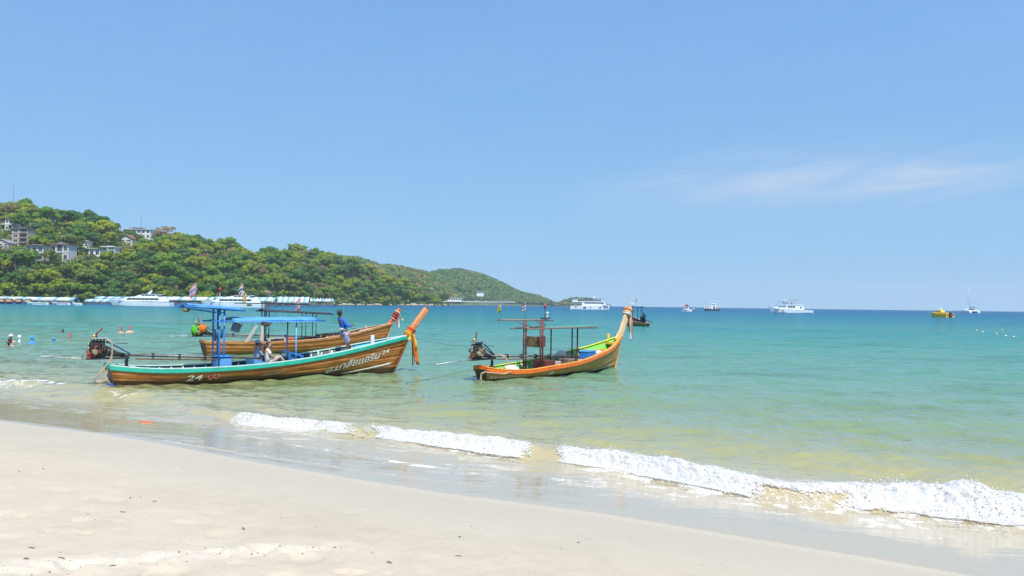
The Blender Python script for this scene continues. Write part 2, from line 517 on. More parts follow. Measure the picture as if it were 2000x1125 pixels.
for i in range(len(ths)):
    a = min(r0[i], R_FAR1 * .9)
    st = r0[i] if r0[i] < R_FAR1 * .9 else r0[i]
    e1 = max(R_FAR1, st * 1.3)
    RS[i, :NR] = st * (e1 / st) ** frac
    RS[i, NR:] = np.geomspace(e1, R_FAR2, 111)[1:]
TS = np.repeat(ths[:, None], RS.shape[1], 1)
sx, sy = RS * np.sin(TS), RS * np.cos(TS)
ss = shore_s(sx, sy)
drs = np.maximum(np.gradient(RS, axis=1), RS * np.gradient(ths)[:, None])
bz, bq, bA = breaker(sx, sy)
calm = sstep(.5, 6.5, ss)
near = (ss < 60)
wz = wave_z(sx, sy, drs) * (.12 + .88 * calm) + np.where(near, swells(ss, sx), 0) + np.where(ss < 12, bz, 0)
swash_n = fbm(sx * 1.1, sy * 1.1, 3, 131)
film = -.008 + .022 * sstep(0, .40, ss) + .006 * sstep(.3, 1.4, ss) + .012 * swash_n * sstep(.3, 1.5, ss)
fl = ground_z(sx, sy) + film
k = .03
hh = np.clip(.5 + .5 * (wz - fl) / k, 0, 1)
sz = np.where(ss < 9, fl * (1 - hh) + wz * hh + k * hh * (1 - hh), wz)
sz[:, -110:] *= np.linspace(1, .2, 110)[None, :]
# small swash ridges (last run-up lines)
ridge = np.zeros_like(sz)
for (xa, xb, s0, s1, h, wd) in ((-6.6, -4.2, .42, .62, .018, .05), (-5.0, -.2, .62, .95, .012, .04), (-2.6, -1.0, 2.1, 1.9, .012, .09), (-4.4, -2.2, 2.15, 2.2, .012, .06)):
    c = np.interp(sx, [xa, xb], [s0, s1]) + .1 * (fbm(sx * 2, sx * 0 + xa, 2, 141) - .5)
    ridge += h * np.exp(-((ss - c) / wd) ** 2) * sstep(xa - .2, xa + .3, sx) * sstep(xb + .2, xb - .3, sx)
sz = sz + ridge
# foam lying on the water
def foam_mask(x):
    """how much of the breaker is broken at x"""
    pts = [(-60, .0), (-18.5, .0), (-17.2, .8), (-14.4, .5), (-13.6, 0), (-6.9, 0), (-6.1, .55), (-5.4, .72), (-4.4, .62), (-3.8, .45), (-3.3, .12), (-3.0, .15), (-2.3, .55), (-1.4, .7), (-.2, .82), (.1, .7), (.5, .06),
           (.80, .06), (1.15, .7), (1.7, .92), (3.0, .92), (3.7, .7), (4.0, .5), (4.6, .5), (5.1, .8), (6, .95), (12, .95), (16, .5), (60, .3)]
    return np.clip(np.interp(x, [p[0] for p in pts], [p[1] for p in pts]) * (.80 + .40 * fbm(np.asarray(x) * 3.1, np.asarray(x) * 0 + 2.2, 3, 95)), 0, 1)
fm = foam_mask(sx)
lace = fbm(sx * 5.5, sy * 5.5, 4, 151, .6)
foam = np.zeros_like(sz)
foam += .62 * fm * sstep(-1.1, -.1, bq) * sstep(.75, .35, bq) * sstep(.46, .64, lace + .16 * sstep(-.7, .05, bq))
foam += .8 * fm * sstep(.2, .5, bq) * sstep(1.0, .5, bq) * sstep(.52, .62, lace)
trail = sstep(.55, .64, fbm(sx * 1.4, sy * 3.6, 4, 161)) * sstep(.47, .55, lace)
foam += .42 * trail * sstep(1.1, 2.0, ss) * sstep(3.6, 2.6, ss) * sstep(-6.5, -1.0, sx)
foam += .40 * np.clip(ridge / .012, 0, 1) * sstep(.40, .56, lace)
foam += .5 * sstep(.22, .12, ss) * sstep(.48, .62, fbm(sx * 2.2, sx * 0, 3, 171))
foam += .62 * sstep(.25, .55, bq) * sstep(1.0, .55, bq) * sstep(-18.5, -17, sx) * sstep(-13.6, -14.6, sx) * sstep(.44, .54, lace)
foam += .5 * np.exp(-((bq - .2) / .35) ** 2) * sstep(-12.5, -11.6, sx) * sstep(-9.6, -10.4, sx) * sstep(.46, .56, lace)
foam = np.clip(foam, 0, 1)
tone = np.log1p(np.maximum(ss, 0) / 2) / math.log1p(750)

def sea_material():
    m, t, o = nodes('sea_water')
    g = nd(t, 'ShaderNodeNewGeometry')
    a_t = nd(t, 'ShaderNodeAttribute', attribute_name='tone')
    a_f = nd(t, 'ShaderNodeAttribute', attribute_name='foam')
    mp = nd(t, 'ShaderNodeMapping'); mp.inputs['Rotation'].default_value = (0, 0, rad(-20)); mp.inputs['Scale'].default_value = (.35, 1, 1)
    t.links.new(g.outputs['Position'], mp.inputs[0])
    big = nd(t, 'ShaderNodeTexNoise', Scale=.035, Detail=4, Roughness=.6); t.links.new(mp.outputs[0], big.inputs['Vector'])
    tn = mth(t, 'ADD', a_t.outputs['Fac'], mth(t, 'MULTIPLY', mth(t, 'SUBTRACT', big.outputs['Fac'], .5), .16))
    # what the water itself looks like: sand-laden in the shallows, green, turquoise, then open blue
    body = ramp(t, tn, [(.0, (.415, .35, .245)), (.09, (.42, .35, .235)), (.14, (.43, .35, .205)), (.20, (.355, .31, .14)), (.28, (.205, .245, .10)), (.36, (.13, .24, .13)),
                        (.47, (.074, .222, .162)), (.57, (.046, .20, .18)), (.67, (.028, .165, .195)), (.80, (.018, .12, .198)), (1.0, (.016, .09, .185))])
    cfr = nd(t, 'ShaderNodeMapRange'); t.links.new(a_t.outputs['Fac'], cfr.inputs[0]); cfr.inputs[1].default_value = .2; cfr.inputs[2].default_value = .36; calm_fac = cfr.outputs[0]
    pt2 = nd(t, 'ShaderNodeTexNoise', Scale=.28, Detail=5, Roughness=.65); t.links.new(mp.outputs[0], pt2.inputs['Vector'])
    bm_ = nd(t, 'ShaderNodeMixRGB', blend_type='MULTIPLY'); t.links.new(calm_fac, bm_.inputs[0])
    t.links.new(body, bm_.inputs[1]); t.links.new(ramp(t, pt2.outputs['Fac'], [(.32, (.70, .76, .72)), (.5, (1, 1, 1)), (.68, (1.0, 1.0, 1.0))]), bm_.inputs[2]); body = bm_.outputs[0]
    bn = nd(t, 'ShaderNodeTexNoise', Scale=1.5, Detail=4, Roughness=.6); t.links.new(mp.outputs[0], bn.inputs['Vector'])
    bn2 = nd(t, 'ShaderNodeTexNoise', Scale=9.0, Detail=3, Roughness=.6); t.links.new(mp.outputs[0], bn2.inputs['Vector'])
    bn3 = nd(t, 'ShaderNodeTexNoise', Scale=.35, Detail=3, Roughness=.6); t.links.new(mp.outputs[0], bn3.inputs['Vector'])
    calm = nd(t, 'ShaderNodeMapRange'); t.links.new(a_t.outputs['Fac'], calm.inputs[0])
    calm.inputs[1].default_value = .12; calm.inputs[2].default_value = .44; calm.inputs[3].default_value = .10; calm.inputs[4].default_value = 1.0
    hgt = mth(t, 'ADD', mth(t, 'MULTIPLY', bn.outputs['Fac'], .16), mth(t, 'ADD', mth(t, 'MULTIPLY', bn2.outputs['Fac'], .024), mth(t, 'MULTIPLY', bn3.outputs['Fac'], .35)))
    bp = nd(t, 'ShaderNodeBump', Distance=1.0); t.links.new(mth(t, 'MULTIPLY', calm.outputs[0], .95), bp.inputs['Strength']); t.links.new(hgt, bp.inputs['Height'])
    dif = nd(t, 'ShaderNodeBsdfDiffuse'); t.links.new(body, dif.inputs['Color']); t.links.new(bp.outputs[0], dif.inputs['Normal'])
    vol = dif
    gl = nd(t, 'ShaderNodeBsdfGlossy', Roughness=.06); gl.inputs['Color'].default_value = (1, 1, 1, 1)
    t.links.new(bp.outputs[0], gl.inputs['Normal'])
    fr = nd(t, 'ShaderNodeFresnel', IOR=1.333); t.links.new(bp.outputs[0], fr.inputs['Normal'])
    # far out the visible wave faces are tilted towards the viewer, so the sea mirrors less of the low sky
    tilt = ramp(t, a_t.outputs['Fac'], [(.28, (1, 1, 1)), (.42, (.72, .72, .72)), (.56, (.42, .42, .42)), (.70, (.22, .22, .22)), (.9, (.13, .13, .13))])
    frm = mth(t, 'MULTIPLY', fr.outputs[0], tilt)
    srf = nd(t, 'ShaderNodeMixShader'); t.links.new(frm, srf.inputs[0]); t.links.new(vol.outputs[0], srf.inputs[1]); t.links.new(gl.outputs[0], srf.inputs[2])
    # foam: ragged bubbles
    v = nd(t, 'ShaderNodeTexVoronoi', Scale=34.0); t.links.new(g.outputs['Position'], v.inputs['Vector'])
    fn = nd(t, 'ShaderNodeTexNoise', Scale=16.0, Detail=5, Roughness=.7); t.links.new(g.outputs['Position'], fn.inputs['Vector'])
    edge = mth(t, 'ADD', a_f.outputs['Fac'], mth(t, 'ADD', mth(t, 'MULTIPLY', mth(t, 'SUBTRACT', fn.outputs['Fac'], .5), 1.3), mth(t, 'MULTIPLY', mth(t, 'SUBTRACT', v.outputs['Distance'], .4), .5)))
    ff = nd(t, 'ShaderNodeMapRange', interpolation_type='SMOOTHSTEP'); t.links.new(edge, ff.inputs[0])
    ff.inputs[1].default_value = .38; ff.inputs[2].default_value = .78
    ffm = mth(t, 'MULTIPLY', ff.outputs[0], mth(t, 'MULTIPLY', mth(t, 'GREATER_THAN', a_f.outputs['Fac'], .02), .92))
    fd = nd(t, 'ShaderNodeBsdfDiffuse'); fd.inputs[0].default_value = (.80, .79, .75, 1)
    fin = nd(t, 'ShaderNodeMixShader'); t.links.new(ffm, fin.inputs[0]); t.links.new(srf.outputs[0], fin.inputs[1]); t.links.new(fd.outputs[0], fin.inputs[2])
    t.links.new(fin.outputs[0], o.inputs[0])
    return m
me = np_mesh('sea', np.stack([sx, sy, sz], -1).reshape(-1, 3), grid_quads(*TS.shape), [sea_material()],
             {'tone': tone.ravel(), 'foam': foam.ravel()})
sea = link(bpy.data.objects.new('sea', me)); tag(sea, 'turquoise sea with small breaking wave at the shore', kind='structure')

# ---- tumbling foam of the breaker
def breaker_foam():
    xs = np.arange(-6.6, 13.0, .018); qs = np.linspace(-.55, .80, 76)
    X, Q = np.meshgrid(xs, qs, indexing='ij')
    s_b = smooth_interp(X, BREAK_S) + .22 * (fbm(X * .9, X * 0 + 1.7, 3, 91) - .5)
    S = s_b + Q
    Y = shore_y(X) + S / .87
    bz, bq, A = breaker(X, Y)
    base = np.maximum(bz, ground_z(X, Y) + .01)
    F = foam_mask(X)
    thin = sstep(3.45, 4.0, X) * sstep(5.1, 4.6, X)
    front = -.12 - .22 * fbm(X * 1.7, X * 0 + 8.8, 3, 241) - .12 * (fbm(X * 7, X * 0 + 2.8, 2, 243) - .5)
    body = sstep(0, .22, Q - front) * sstep(.80, .42, Q)
    body = body * (1 - thin * sstep(.30, .16, Q))
    big = fbm(X * 2.2, S * 3.0, 3, 201); mid = fbm(X * 8, S * 9, 3, 211); fine = fbm(X * 26, S * 28, 3, 221)
    open_right = sstep(4.9, 6.0, X)
    lump = (.09 * (big - .4) + .075 * (mid - .42) + .05 * (fine - .42)) * (1 + .3 * open_right)
    cover = F * body * 1.3 - .07 + .55 * (mid - .5) + .35 * (fine - .5) + .75 * (big - .5) - .12 * open_right * sstep(.42, .2, Q)
    lift = np.clip((cover - .30) / .45, 0, 1) * sstep(-.12, .18, Q)
    Z = base + .004 + lift * body * F * (.010 + lump)
    Yd = Y - lift * F * sstep(.05, .3, Q) * (.09 * (mid - .3) + .06 * (fine - .4) + .06 * sstep(.15, .4, Q) * sstep(.6, .4, Q))
    ok = cover > .18
    keep = ok[:-1, :-1] & ok[1:, :-1] & ok[:-1, 1:] & ok[1:, 1:]
    co = np.stack([X, Yd, Z], -1).reshape(-1, 3)
    q = grid_quads(*X.shape, keep=keep)
    # spray: flecks thrown up along the crest
    n = 26000
    px = wr.uniform(-6.1, 12.5, n); w = foam_mask(px) * (.25 + sstep(4.8, 6.2, px) * .9 + .35 * sstep(1, 1.6, px) * sstep(3.5, 2.6, px))
    sel = wr.uniform(0, 1, n) < w; px = px[sel]; n = len(px)
    pq = wr.normal(.36, .16, n); pq = np.where(wr.uniform(0, 1, n) < .25, wr.uniform(-.6, .2, n), pq)
    sb = smooth_interp(px, BREAK_S) + .22 * (fbm(px * .9, px * 0 + 1.7, 3, 91) - .5)
    py = shore_y(px) + (sb + pq) / .87
    bz2, _, A2 = breaker(px, py)
    clump = fbm(px * 5, pq * 4, 3, 231)
    pz = np.maximum(bz2, ground_z(px, py) + .01) + np.abs(wr.normal(0, 1, n)) * A2 * .16 * sstep(.35, .7, clump) * (1 + .7 * sstep(4.9, 6.2, px)) + .01
    sc = .004 + .012 * wr.uniform(0, 1, n) ** 2.5
    octv = np.array([(1, 0, 0), (-1, 0, 0), (0, 1, 0), (0, -1, 0), (0, 0, 1), (0, 0, -1)], float)
    octf = np.array([(0, 2, 4, 4), (2, 1, 4, 4), (1, 3, 4, 4), (3, 0, 4, 4), (2, 0, 5, 5), (1, 2, 5, 5), (3, 1, 5, 5), (0, 3, 5, 5)])
    pv = (np.stack([px, py, pz], -1)[:, None, :] + octv[None] * sc[:, None, None] * wr.uniform(.6, 1.4, (n, 6, 1))).reshape(-1, 3)
    pf = (octf[None, :, :3] + (np.arange(n) * 6)[:, None, None]).reshape(-1, 3)
    return co, q, np.clip(cover, 0, 1.5).ravel(), pv, pf
def foam_material(name='foam', lacy=False):
    m, t, o = nodes(name)
    p = nd(t, 'ShaderNodeBsdfPrincipled', Roughness=.55)
    g = nd(t, 'ShaderNodeNewGeometry')
    n = nd(t, 'ShaderNodeTexNoise', Scale=22.0, Detail=5, Roughness=.7); t.links.new(g.outputs['Position'], n.inputs['Vector'])
    t.links.new(ramp(t, n.outputs['Fac'], [(.28, (.60, .53, .42)), (.46, (.76, .735, .69)), (.62, (.84, .84, .83))]), p.inputs['Base Color'])
    v = nd(t, 'ShaderNodeTexVoronoi', Scale=46.0); t.links.new(g.outputs['Position'], v.inputs['Vector'])
    b = nd(t, 'ShaderNodeBump', Strength=.5, Distance=.02); t.links.new(v.outputs['Distance'], b.inputs['Height'])
    t.links.new(b.outputs[0], p.inputs['Normal'])
    tr = nd(t, 'ShaderNodeBsdfTranslucent'); tr.inputs[0].default_value = (.85, .84, .80, 1)
    mx = nd(t, 'ShaderNodeMixShader'); mx.inputs[0].default_value = .35
    t.links.new(p.outputs[0], mx.inputs[1]); t.links.new(tr.outputs[0], mx.inputs[2])
    if lacy:          # torn, bubbly edge: water shows through where the foam is thin
        cv = nd(t, 'ShaderNodeAttribute', attribute_name='cover')
        n2 = nd(t, 'ShaderNodeTexNoise', Scale=42.0, Detail=5, Roughness=.75); t.links.new(g.outputs['Position'], n2.inputs['Vector'])
        v2 = nd(t, 'ShaderNodeTexVoronoi', Scale=24.0); t.links.new(g.outputs['Position'], v2.inputs['Vector'])
        e = mth(t, 'ADD', cv.outputs['Fac'], mth(t, 'ADD', mth(t, 'MULTIPLY', mth(t, 'SUBTRACT', n2.outputs['Fac'], .5), 1.1), mth(t, 'MULTIPLY', mth(t, 'SUBTRACT', v2.outputs['Distance'], .35), .7)))
        mr = nd(t, 'ShaderNodeMapRange', interpolation_type='SMOOTHSTEP'); t.links.new(e, mr.inputs[0]); mr.inputs[1].default_value = .22; mr.inputs[2].default_value = .72
        tp = nd(t, 'ShaderNodeBsdfTransparent'); fx = nd(t, 'ShaderNodeMixShader')
        t.links.new(mr.outputs[0], fx.inputs[0]); t.links.new(tp.outputs[0], fx.inputs[1]); t.links.new(mx.outputs[0], fx.inputs[2]); mx = fx
    t.links.new(mx.outputs[0], o.inputs[0])
    return m
FOAM = foam_material()
co, q, fcov, pv, pf = breaker_foam()
tag(link(bpy.data.objects.new('wave_foam', np_mesh('wave_foam', co, q, [foam_material('foam_sheet', True)], {'cover': fcov}))), 'white foam tumbling along the breaking wave', 'foam', kind='stuff')
tag(link(bpy.data.objects.new('wave_spray', np_mesh('wave_spray', pv, pf, [FOAM], smooth=False))), 'spray flecks flying off the breaking wave crest', 'spray', kind='stuff')

# ------------------------------------------------------------------ headlands
D0_PTS = [(-500, 330), (-200, 350), (0, 395), (300, 440), (500, 520), (650, 640), (760, 760), (850, 880), (880, 920)]
W_PTS = [(-500, 190), (0, 180), (300, 170), (450, 150), (650, 125), (760, 90), (820, 55), (880, 18)]
SKY_PTS = [(-500, 380), (-200, 392), (0, 410), (60, 414), (110, 420), (160, 432), (200, 440), (240, 456), (290, 464), (330, 462), (400, 474), (450, 487), (500, 497),
           (560, 493), (600, 492), (650, 503), (700, 520), (750, 537), (800, 556), (850, 578), (880, 592)]
def near_hill(px, t):
    """height of the near headland; t = 0 at the shoreline, 1 on the ridge"""
    D0 = np.interp(px, *zip(*D0_PTS)); W = np.interp(px, *zip(*W_PTS))
    ys = np.interp(px, *zip(*SKY_PTS))
    dr = D0 + W
    H = np.maximum(CAM_H + (594.2 + ROLL * (px - 1000) - ys) / FPX * dr - 8.5, 1.0)
    g = np.where(t <= 1, .015 + .985 * np.sin(np.clip(t, 0, 1) * math.pi / 2) ** 1.05, 1 - .35 * np.clip(t - 1, 0, 2) ** 1.3)
    d = D0 + t * W
    bumps = 5.0 * (fbm(px * .02, t * 3, 3, 301) - .5) * np.clip(t * 3, 0, 1) * np.clip(H / 40, .2, 1) * np.where(t > .75, .4, 1)
    z = H * g + bumps
    z = np.where(t <= .02, np.minimum(z, -1 + 0 * t), z)
    return d, z
def hill_point(px, t):
    d, z = near_hill(np.array([float(px)]), np.array([float(t)]))
    return Vector(((px - 1000) / FPX * d[0], d[0], z[0]))
def hill_mat():
    m, t, o = nodes('hillside_ground')
    p = nd(t, 'ShaderNodeBsdfPrincipled', Roughness=.95); p.inputs['Specular IOR Level'].default_value = .1
    g = nd(t, 'ShaderNodeNewGeometry')
    n = nd(t, 'ShaderNodeTexNoise', Scale=.05, Detail=7, Roughness=.65); t.links.new(g.outputs['Position'], n.inputs['Vector'])
    t.links.new(ramp(t, n.outputs['Fac'], [(.3, (.05, .09, .025)), (.5, (.08, .12, .035)), (.65, (.13, .13, .06)), (.8, (.2, .17, .10))]), p.inputs['Base Color'])
    t.links.new(p.outputs[0], o.inputs[0])
    return m
HILL = hill_mat()
pxs = np.linspace(-500, 880, 180); tt = np.concatenate([[-.03], np.linspace(0.0, 1.0, 40), np.linspace(1.08, 2.6, 12)])
PX, TT = np.meshgrid(pxs, tt, indexing='ij')
d, z = near_hill(PX, TT)
co = np.stack([(PX - 1000) / FPX * d, d, z], -1).reshape(-1, 3)
tag(link(bpy.data.objects.new('headland', np_mesh('headland', co, grid_quads(*PX.shape), [HILL]))), 'wooded headland rising behind the jetties', kind='structure')

def ridge_mesh(name, label, prof, dist, width, ptsx, drop=6.0):
    xs = np.array(ptsx, float)
    X = np.linspace(xs[0], xs[-1], 120)
    ys = np.interp(X, *zip(*prof))
    tt = np.concatenate([[-.05], np.linspace(0, 1, 22), np.linspace(1.1, 2, 6)])
    PX, TT = np.meshgrid(X, tt, indexing='ij')
    D = np.interp(PX, *zip(*dist)); YS = np.repeat(ys[:, None], len(tt), 1)
    dr = D + width
    H = np.maximum(CAM_H + (594.2 + ROLL * (PX - 1000) - YS) / FPX * dr - drop, .3)
    g = np.where(TT <= 1, .05 + .95 * np.sin(np.clip(TT, 0, 1) * math.pi / 2), 1 - .5 * (TT - 1))
    d = D + TT * width
    z = H * g + 6 * (fbm(PX * .03, TT * 3, 3, 311) - .5) * np.clip(TT * 3, 0, 1) * np.clip(H / 40, .05, 1)
    z = np.where(TT < 0, -1.5, z)
    co = np.stack([(PX - 1000) / FPX * d, d, z], -1)
    tag(link(bpy.data.objects.new(name, np_mesh(name, co.reshape(-1, 3), grid_quads(*PX.shape), [HILL]))), label, kind='structure')
    return PX, TT, co
RID_MID = ridge_mesh('ridge', 'hazy scrub ridge behind the wooded headland', [(560, 500), (640, 500), (690, 499), (740, 512), (790, 519), (830, 527), (860, 545), (900, 575)],
                     [(560, 900), (900, 1150)], 220, (560, 900), 8)
RID_FAR = ridge_mesh('far_headland', 'far wooded headland running down to the sea', [(780, 545), (830, 533), (860, 526), (900, 525), (940, 534), (980, 552), (1020, 570), (1050, 576), (1066, 582), (1090, 594)],
                     [(780, 1350), (1090, 1750)], 220, (780, 1090), 8)
RID_ISLE = ridge_mesh('islet', 'low rocky islet off the tip of the headland', [(1088, 596), (1100, 587), (1118, 581), (1150, 582), (1172, 588), (1190, 597)],
                      [(1088, 1700), (1190, 1750)], 60, (1088, 1190), 4)

# ---- leaf and bark materials
def leaf_mat(name, c1, c2, c3):
    m, t, o = nodes(name)
    oi = nd(t, 'ShaderNodeObjectInfo'); g = nd(t, 'ShaderNodeNewGeometry')
    at = nd(t, 'ShaderNodeAttribute', attribute_name='tint')
    n = nd(t, 'ShaderNodeTexNoise', Scale=.35, Detail=3); t.links.new(g.outputs['Position'], n.inputs['Vector'])
    f = mth(t, 'ADD', mth(t, 'ADD', mth(t, 'MULTIPLY', oi.outputs['Random'], .45), mth(t, 'MULTIPLY', g.outputs['Random Per Island'], .45)), mth(t, 'MULTIPLY', mth(t, 'SUBTRACT', n.outputs['Fac'], .4), .5))
    c = ramp(t, f, [(.1, c1), (.5, c2), (.9, c3)])
    p = nd(t, 'ShaderNodeBsdfPrincipled', Roughness=.6); p.inputs['Specular IOR Level'].default_value = .25
    t.links.new(c, p.inputs['Base Color'])
    tr = nd(t, 'ShaderNodeBsdfTranslucent'); t.links.new(c, tr.inputs[0])
    mx = nd(t, 'ShaderNodeMixShader'); mx.inputs[0].default_value = .45
    t.links.new(p.outputs[0], mx.inputs[1]); t.links.new(tr.outputs[0], mx.inputs[2]); t.links.new(mx.outputs[0], o.inputs[0])
    return m
LEAF = {
    'dark': leaf_mat('leaf_dark', (0.061, 0.160, 0.042), (0.102, 0.223, 0.050), (0.154, 0.287, 0.056)),
    'mid': leaf_mat('leaf_mid', (0.117, 0.236, 0.028), (0.183, 0.319, 0.036), (0.264, 0.390, 0.042)),
    'yellow': leaf_mat('leaf_yellow', (0.212, 0.300, 0.022), (0.315, 0.390, 0.026), (0.454, 0.472, 0.032)),
    'olive': leaf_mat('leaf_olive', (0.124, 0.192, 0.036), (0.198, 0.255, 0.048), (0.293, 0.326, 0.065)),
    'dry': leaf_mat('leaf_dry', (0.234, 0.198, 0.075), (0.351, 0.275, 0.110), (0.483, 0.358, 0.160)),
}
BARK = mat('bark', (.16, .12, .085), .9, var=.4, scale=2)

def crown_cards(r, h, lobes, n, size, seed, flat=.8):
    """leaf clumps spread over the lobes of a crown: returns verts, quads"""
    g = np.random.default_rng(seed)
    L = []
    for k in range(lobes):
        a = g.uniform(0, 6.283); rr_ = r * .80 * math.sqrt(g.uniform(0.02, 1)); zz = g.uniform(-.55, .6) * h * .5
        L.append((rr_ * math.cos(a), rr_ * math.sin(a), zz * (1 - .35 * rr_ / r), r * g.uniform(.20, .44)))
    L.append((g.uniform(-.2, .2) * r, g.uniform(-.2, .2) * r, h * .2, r * .42))
    L = np.array(L)
    w = L[:, 3] ** 2; idx = g.choice(len(L), n, p=w / w.sum())
    dv = g.normal(size=(n, 3)); dv[:, 2] = np.where(g.uniform(size=n) < .72, np.abs(dv[:, 2]), dv[:, 2])
    dv /= np.linalg.norm(dv, axis=1)[:, None]
    rad_ = L[idx, 3] * g.uniform(.70, 1.06, n)
    c = L[idx, :3] + dv * rad_[:, None] * np.array([1, 1, flat])
    nrm = dv + g.normal(size=(n, 3)) * .55; nrm /= np.linalg.norm(nrm, axis=1)[:, None]
    ref = g.normal(size=(n, 3)); u = np.cross(nrm, ref); u /= np.linalg.norm(u, axis=1)[:, None]; v = np.cross(nrm, u)
    sz_ = size * g.uniform(.6, 1.4, n)[:, None]
    q = np.stack([c - u * sz_ - v * sz_ * .6, c + u * sz_ * .8 - v * sz_ * .7, c + u * sz_ + v * sz_ * .6, c - u * sz_ * .7 + v * sz_ * .8], 1)
    return q.reshape(-1, 3), np.arange(n * 4).reshape(-1, 4)
def trunk_mesh(hgt, r, seed):
    g = random.Random(seed); b = MB()
    b.tube([(0, 0, -1.5), (g.uniform(-.2, .2), g.uniform(-.2, .2), hgt * .4), (g.uniform(-.4, .4), g.uniform(-.4, .4), hgt * .75), (g.uniform(-.5, .5), g.uniform(-.5, .5), hgt)],
           [.42, .33, .24, .10], 7)
    for k in range(5):
        a = k * 1.26 + g.uniform(-.3, .3); z0 = hgt * g.uniform(.45, .7); L_ = r * g.uniform(.55, .8)
        b.tube([(0, 0, z0), (math.cos(a) * L_ * .5, math.sin(a) * L_ * .5, z0 + L_ * .4), (math.cos(a) * L_, math.sin(a) * L_, z0 + L_ * .65)], [.18, .11, .04], 5)
    me = b.mesh('trunk'); me.materials.append(BARK)
    return me
KINDS = {}
def make_kind(key, leaf, r, h, hgt, lobes, n, size, seeds, flat=.8):
    out = []
    for sd in seeds:
        v, q = crown_cards(r, h, lobes, n, size, sd, flat); v = v + np.array([0, 0, hgt])
        out.append((np_mesh('crown', v, q, [LEAF[leaf]], smooth=False), trunk_mesh(hgt, r, sd), v, q))
    KINDS[key] = (out, leaf, r, h, hgt)
make_kind('dark', 'dark', 5.6, 8.0, 7.0, 12, 1900, .38, (1, 2, 3))
make_kind('mid', 'mid', 5.8, 7.5, 7.0, 12, 1800, .38, (4, 5, 6))
make_kind('yellow', 'yellow', 5.6, 7.5, 7.0, 11, 1700, .38, (7, 8))
make_kind('olive', 'olive', 5.4, 6.5, 6.5, 11, 1500, .36, (9, 10, 11))
make_kind('dry', 'dry', 5.0, 7.0, 6.5, 10, 620, .34, (12, 13))
make_kind('umbrella', 'dark', 3.6, 2.4, 9.5, 6, 500, .34, (14, 15), .55)
KIND_WORDS = {'dark': 'dark green dense tree', 'mid': 'mid green bushy tree', 'yellow': 'yellow-green leafy tree', 'olive': 'olive green open tree',
              'dry': 'brownish half-bare tree', 'umbrella': 'flat-topped tall dark tree'}

# ---- where the hillside buildings stand (picture columns and rows, for keeping them clear of trees)
#       key, x0, x1, y_top, y_base
SITES = [('glass_house', 0, 21, 425, 451), ('tower_house', 20, 51, 445, 484), ('dark_house', 41, 58, 426, 443), ('edge_house', -14, 14, 467, 487),
         ('brown_roof_house', 48, 83, 478, 511), ('balcony_house', 97, 132, 476, 510), ('upper_annex', 106, 130, 461, 475), ('slim_house', 13, 24, 486, 515),
         ('low_white_house', 31, 44, 497, 510), ('red_roof_house', 109, 129, 427, 441), ('pavilion_house', 150, 194, 485, 501), ('terrace_house', 196, 222, 481, 497),
         ('small_white_house', 154, 170, 470, 482), ('ridge_villa', 238, 291, 447, 466), ('gable_house', 232, 256, 458, 480), ('shore_hut', 510, 528, 566, 582)]
def site_t(x, y):
    lo, hi = 0.03, 1.1
    prev = None
    for t_ in np.linspace(.03, 1.15, 220):
        P = hill_point(x, t_)
        if project(P)[1] <= y: return t_
    return 1.0
SITE_T = {k: site_t((a + b) / 2, yb) for k, a, b, yt, yb in SITES}

def forest():
    g = random.Random(5)
    items = []
    pts = []
    tries = 0
    while tries < 9000 and len(items) < 640:
        tries += 1
        px = g.uniform(-150, 868); t_ = .012 + 1.045 * g.random() ** 1.15
        D0 = interp(px, D0_PTS); W = interp(px, W_PTS); dd = D0 + t_ * W
        sc_ = g.choice((g.uniform(.75, 1.05), g.uniform(.95, 1.5)))
        mind = (6.6 if t_ < .95 else 5.6) * sc_
        wx, wy = (px - 1000) / FPX * dd, dd
        if any((wx - a) ** 2 + (wy - b) ** 2 < (mind * .5 + c_ * .5 * 6.4) ** 2 for a, b, c_ in pts[-900:]): continue
        P = hill_point(px, t_)
        if t_ < .08: sc_ = min(sc_, 1.0) * .85
        kind = g.choices(['dark', 'mid', 'yellow', 'olive', 'dry', 'umbrella'], [.24, .27, .17, .22, .08, .02])[0]
        patch = float(vnoise(np.array([px * .013 + 3]), np.array([t_ * 3.1]), 401)[0])
        if patch > .62 and kind in ('mid', 'olive') and g.random() < .6: kind = 'yellow'
        if patch < .36 and kind in ('mid', 'yellow') and g.random() < .6: kind = 'dark'
        if t_ < .14 and kind == 'dry' and g.random() < .4: kind = 'dark'
        if kind == 'umbrella' and t_ < .8: kind = 'dark'
        top = project(P + Vector((0, 0, 12.5 * sc_)))[1]; bot = project(P + Vector((0, 0, 2)))[1]
        hw = 5.4 * sc_ / dd * FPX
        hide = False
        for k, a, b, yt, yb in SITES:
            st = SITE_T[k]
            if px + hw < a - 1 or px - hw > b + 1: continue
            if t_ < st + .015 and top < yb - 4 and bot > yt: hide = True; break
            if abs(t_ - st) < .05 and a - 4 < px < b + 4: hide = True; break
        if hide and g.random() < .965: continue
        pts.append((wx, wy, sc_)); items.append((P, px, t_, dd, sc_, kind, hw))
    return items
ITEMS = forest()
in_view = [it for it in ITEMS if it[1] + it[6] > -6]
